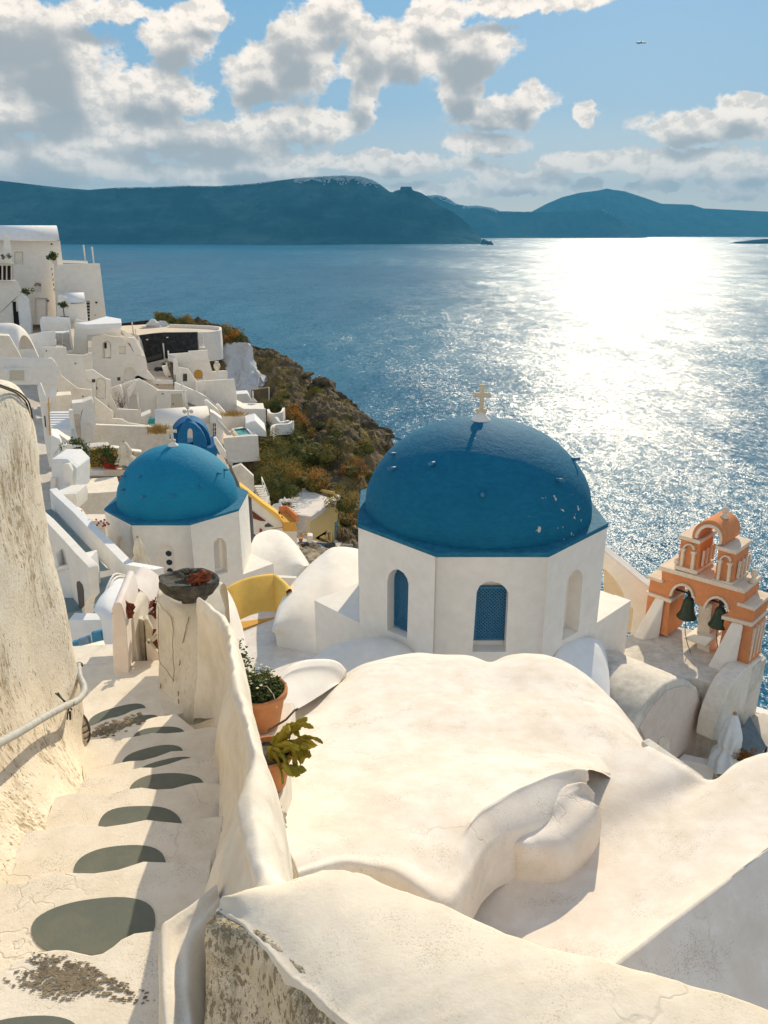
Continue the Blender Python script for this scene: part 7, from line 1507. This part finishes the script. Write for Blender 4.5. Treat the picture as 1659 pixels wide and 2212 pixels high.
c = PY(*cD(1215, 910), 46.5); mb = MB(); mb.blob(c, (.38, .25, .28), seed=15, amp=.35, n=10, flat=True); tag(build('covered_object', mb, M['stone'], merge=False), 'object under a dark tarpaulin by the white railing', 'tarpaulin')
c = PY(*cD(858, 850), 46.6); t = thing('plant_pot', 'terracotta pot with a bare plant beside the blue fence', 'plant pot', c); mb = MB(); mb.lathe(c, [(.10, -.05), (.15, .22), (.17, .24), (.13, .24)], 16); build('pot_body', mb, M['terra'], t)
shrub(PY(*cD(870, 770), 46.6), .30, 160, 'shrub_orange', 'thin leafy twigs in the pot beside the blue fence', 'potted_plant', .06, 140, 'potted plant', core=False)
g = loft([[PY(*cD(x, y), d) for x, y, d in r] for r in ([(815,880,46),(880,870,46),(960,870,46),(1030,890,46),(1085,930,45.5),(1115,1000,45)], [(850,980,44),(900,960,44),(960,950,44),(1010,960,44),(1060,980,43.5),(1100,1010,43)], [(930,1140,41),(950,1130,41),(980,1110,41),(1010,1090,41),(1050,1060,41),(1100,1030,41)])], 8, 8); jitter(g, .35, .9, 3); jitter(g, .2, 3, 3)
mb = MB(); mb.grid(g, False); tag(build('gravel_slope', mb, M['rubble'], merge=False), 'loose pale gravel between the two white vaults', 'gravel', kind='stuff')
for i, (x, y, s) in enumerate(((930, 915, 1.0), (1010, 930, 1.1), (1060, 985, .8))):
    mb = MB(); mb.blob(PY(*cD(x, y), 45.2), (s*.34, s*.28, s*.3), seed=30+i, amp=.4, n=9, flat=True); tag(build('boulder', mb, M['stone' if i == 0 else 'rubble'], merge=False), ['dark boulder at the top of the gravel by the white block', 'tan boulder in the middle of the gravel by the railing', 'lower tan boulder touching the white vault crest'][i], 'boulder', 'boulders on the gravel')
# terrace with round yellow tub walls
t = thing('round_terrace', 'white terrace with yellow tan curved walls and teal shade beside the yellow house', 'terrace', PY(*cD(1420, 800), 56)); zc = PY(*cD(1440, 700), 56).z-1.2
mb = MB(); mb.prism([PZ(*cD(x, y), zc) for x, y in ((1280,600),(1600,540),(1640,900),(1260,890))], (0, 0, -.4)); build('floor', mb, M['fresh'], t)
mb = MB(); e = [PY(*cD(x, y), d) for x, y, d in ((1290,740,56),(1340,745,55.3),(1400,740,55),(1460,722,55.2),(1505,690,56),(1520,650,57.5))]; e = catmull(e, 4)
mb.grid([[p-Vector((0, 0, 3.0)) for p in e], e, [p+Vector((-.15, .35, 0)) for p in e], [p+Vector((-.15, .35, -1)) for p in e]], False); build('curved_wall', mb, M['house_yellow'], t, merge=False)
mb = MB(); slab(mb, Plane(PY(*cD(1400, 620), 58.5), 0), cD, [(1318,690),(1325,612),(1430,555),(1500,610),(1505,650),(1450,665),(1330,700)], 0, .3); build('back_wall', mb, M['ochre_pale'], t); mb = MB(); slab(mb, Plane(PY(*cD(1400, 620), 63), 0), cD, [(1360,462),(1560,462),(1560,560),(1375,520)], 0, .4); build('far_wall', mb, M['house_yellow'], t)
mb = MB(); mb.prism([PY(*cD(x, y), d) for x, y, d in ((1310,715,56.2),(1340,685,57),(1400,668,57.6),(1480,655,58),(1495,680,57),(1420,710,56))], (0, 0, -.2)); build('awning', mb, M['cushion_dark'], t)
# distant aircraft (tiny, high on the right)
c = ray(1384, 93)*2500; t = thing('airplane', 'tiny distant airplane in the clear blue sky', 'airplane', c); mb = MB(); mb.tube([c+Vector((-16, 0, 0)), c+Vector((-10, 0, 1)), c+Vector((12, 0, 1)), c+Vector((17, 0, 0))], [.6, 2, 2, .8], 8); build('fuselage', mb, M['iron'], t); mb = MB(); mb.prism([c+Vector((-2, -16, 0)), c+Vector((4, 0, 0)), c+Vector((-2, 16, 0)), c+Vector((-5, 16, 0)), c+Vector((-2, 0, 0)), c+Vector((-5, -16, 0))], (0, 0, .7)); build('wing', mb, M['iron'], t)

# ------------------------------------------------------------------ little blue arched belfry behind the smaller dome
t = thing('blue_belfry', 'little open blue arched belfry with a cap and a flowered cross behind the smaller dome', 'belfry', PY(*cB(1210, 1380), 47)); pl = Plane(PY(*cB(1210, 1340), 47), 0)
def ell(cx_, cy_, rx, ry, a0, a1, n=20): return [(cx_+rx*cos(radians(a0+(a1-a0)*k/n)), cy_-ry*sin(radians(a0+(a1-a0)*k/n))) for k in range(n+1)]
mb = MB(); slab(mb, pl, cB, ell(1208, 1400, 250, 292, 0, 180)+ell(1208, 1400, 150, 200, 180, 0), .75, 1.6); build('back_arch', mb, M['belfryblue'], t, bevel=.05)
mb = MB(); slab(mb, pl, cB, [(1410,1400)]+[(1400,1340),(1375,1260),(1330,1185),(1275,1130),(1250,1110),(1200,1092),(1150,1108),(1125,1130),(1090,1180),(1062,1250),(1050,1400)]+[(1170,1400),(1170,1230),(1176,1190),(1190,1170),(1205,1168),(1222,1180),(1234,1210),(1240,1400)], 0, .7); build('front_arch', mb, M['belfryblue'], t, bevel=.05)
c = PY(*cB(1190, 1120), 47.4); mb = MB(); r_ = 62*.18188/F*48; h_ = c.z-PY(*cB(1190, 1120+75), 47.4).z; mb.lathe(c, [(r_*1.1, -.1), (r_*1.05, 0), (r_*.85, h_*.45), (r_*.5, h_*.85), (r_*.12, h_*1.08)], 18); build('cap', mb, M['belfryblue'], t)
tp = c+Vector((0, 0, h_*1.05)); H = PY(*cB(1180, 912), 47.4).z-tp.z; mb = MB(); mb.box(tp+Vector((0, 0, H*.5)), (.09, .07, H)); mb.box(tp+Vector((0, 0, H*.58)), (H*.62, .066, .09))
for dx, dz_ in ((-.31, .58), (.31, .58), (0, .97)): mb.blob(tp+Vector((dx*H, 0, dz_*H)), (.13, .05, .13), seed=2, amp=.05, n=6)
build('cross', mb, M['worn'], t)
mb = MB(); slab(mb, pl, cB, [(1040,1395),(1450,1395),(1530,1340),(1535,1370),(1500,1600),(1040,1600)], -.1, 2.6); build('base', mb, M['belfryblue'], t, bevel=.03)
house('stair_parapet', 'pair of pale slanting parapets to the right of the little blue belfry', 'parapet', c2, [(1395,790),(1410,785),(1475,880),(1480,925),(1440,900),(1400,820)], 46, depth=.4, mat='white', lower=0, bevel=.02)
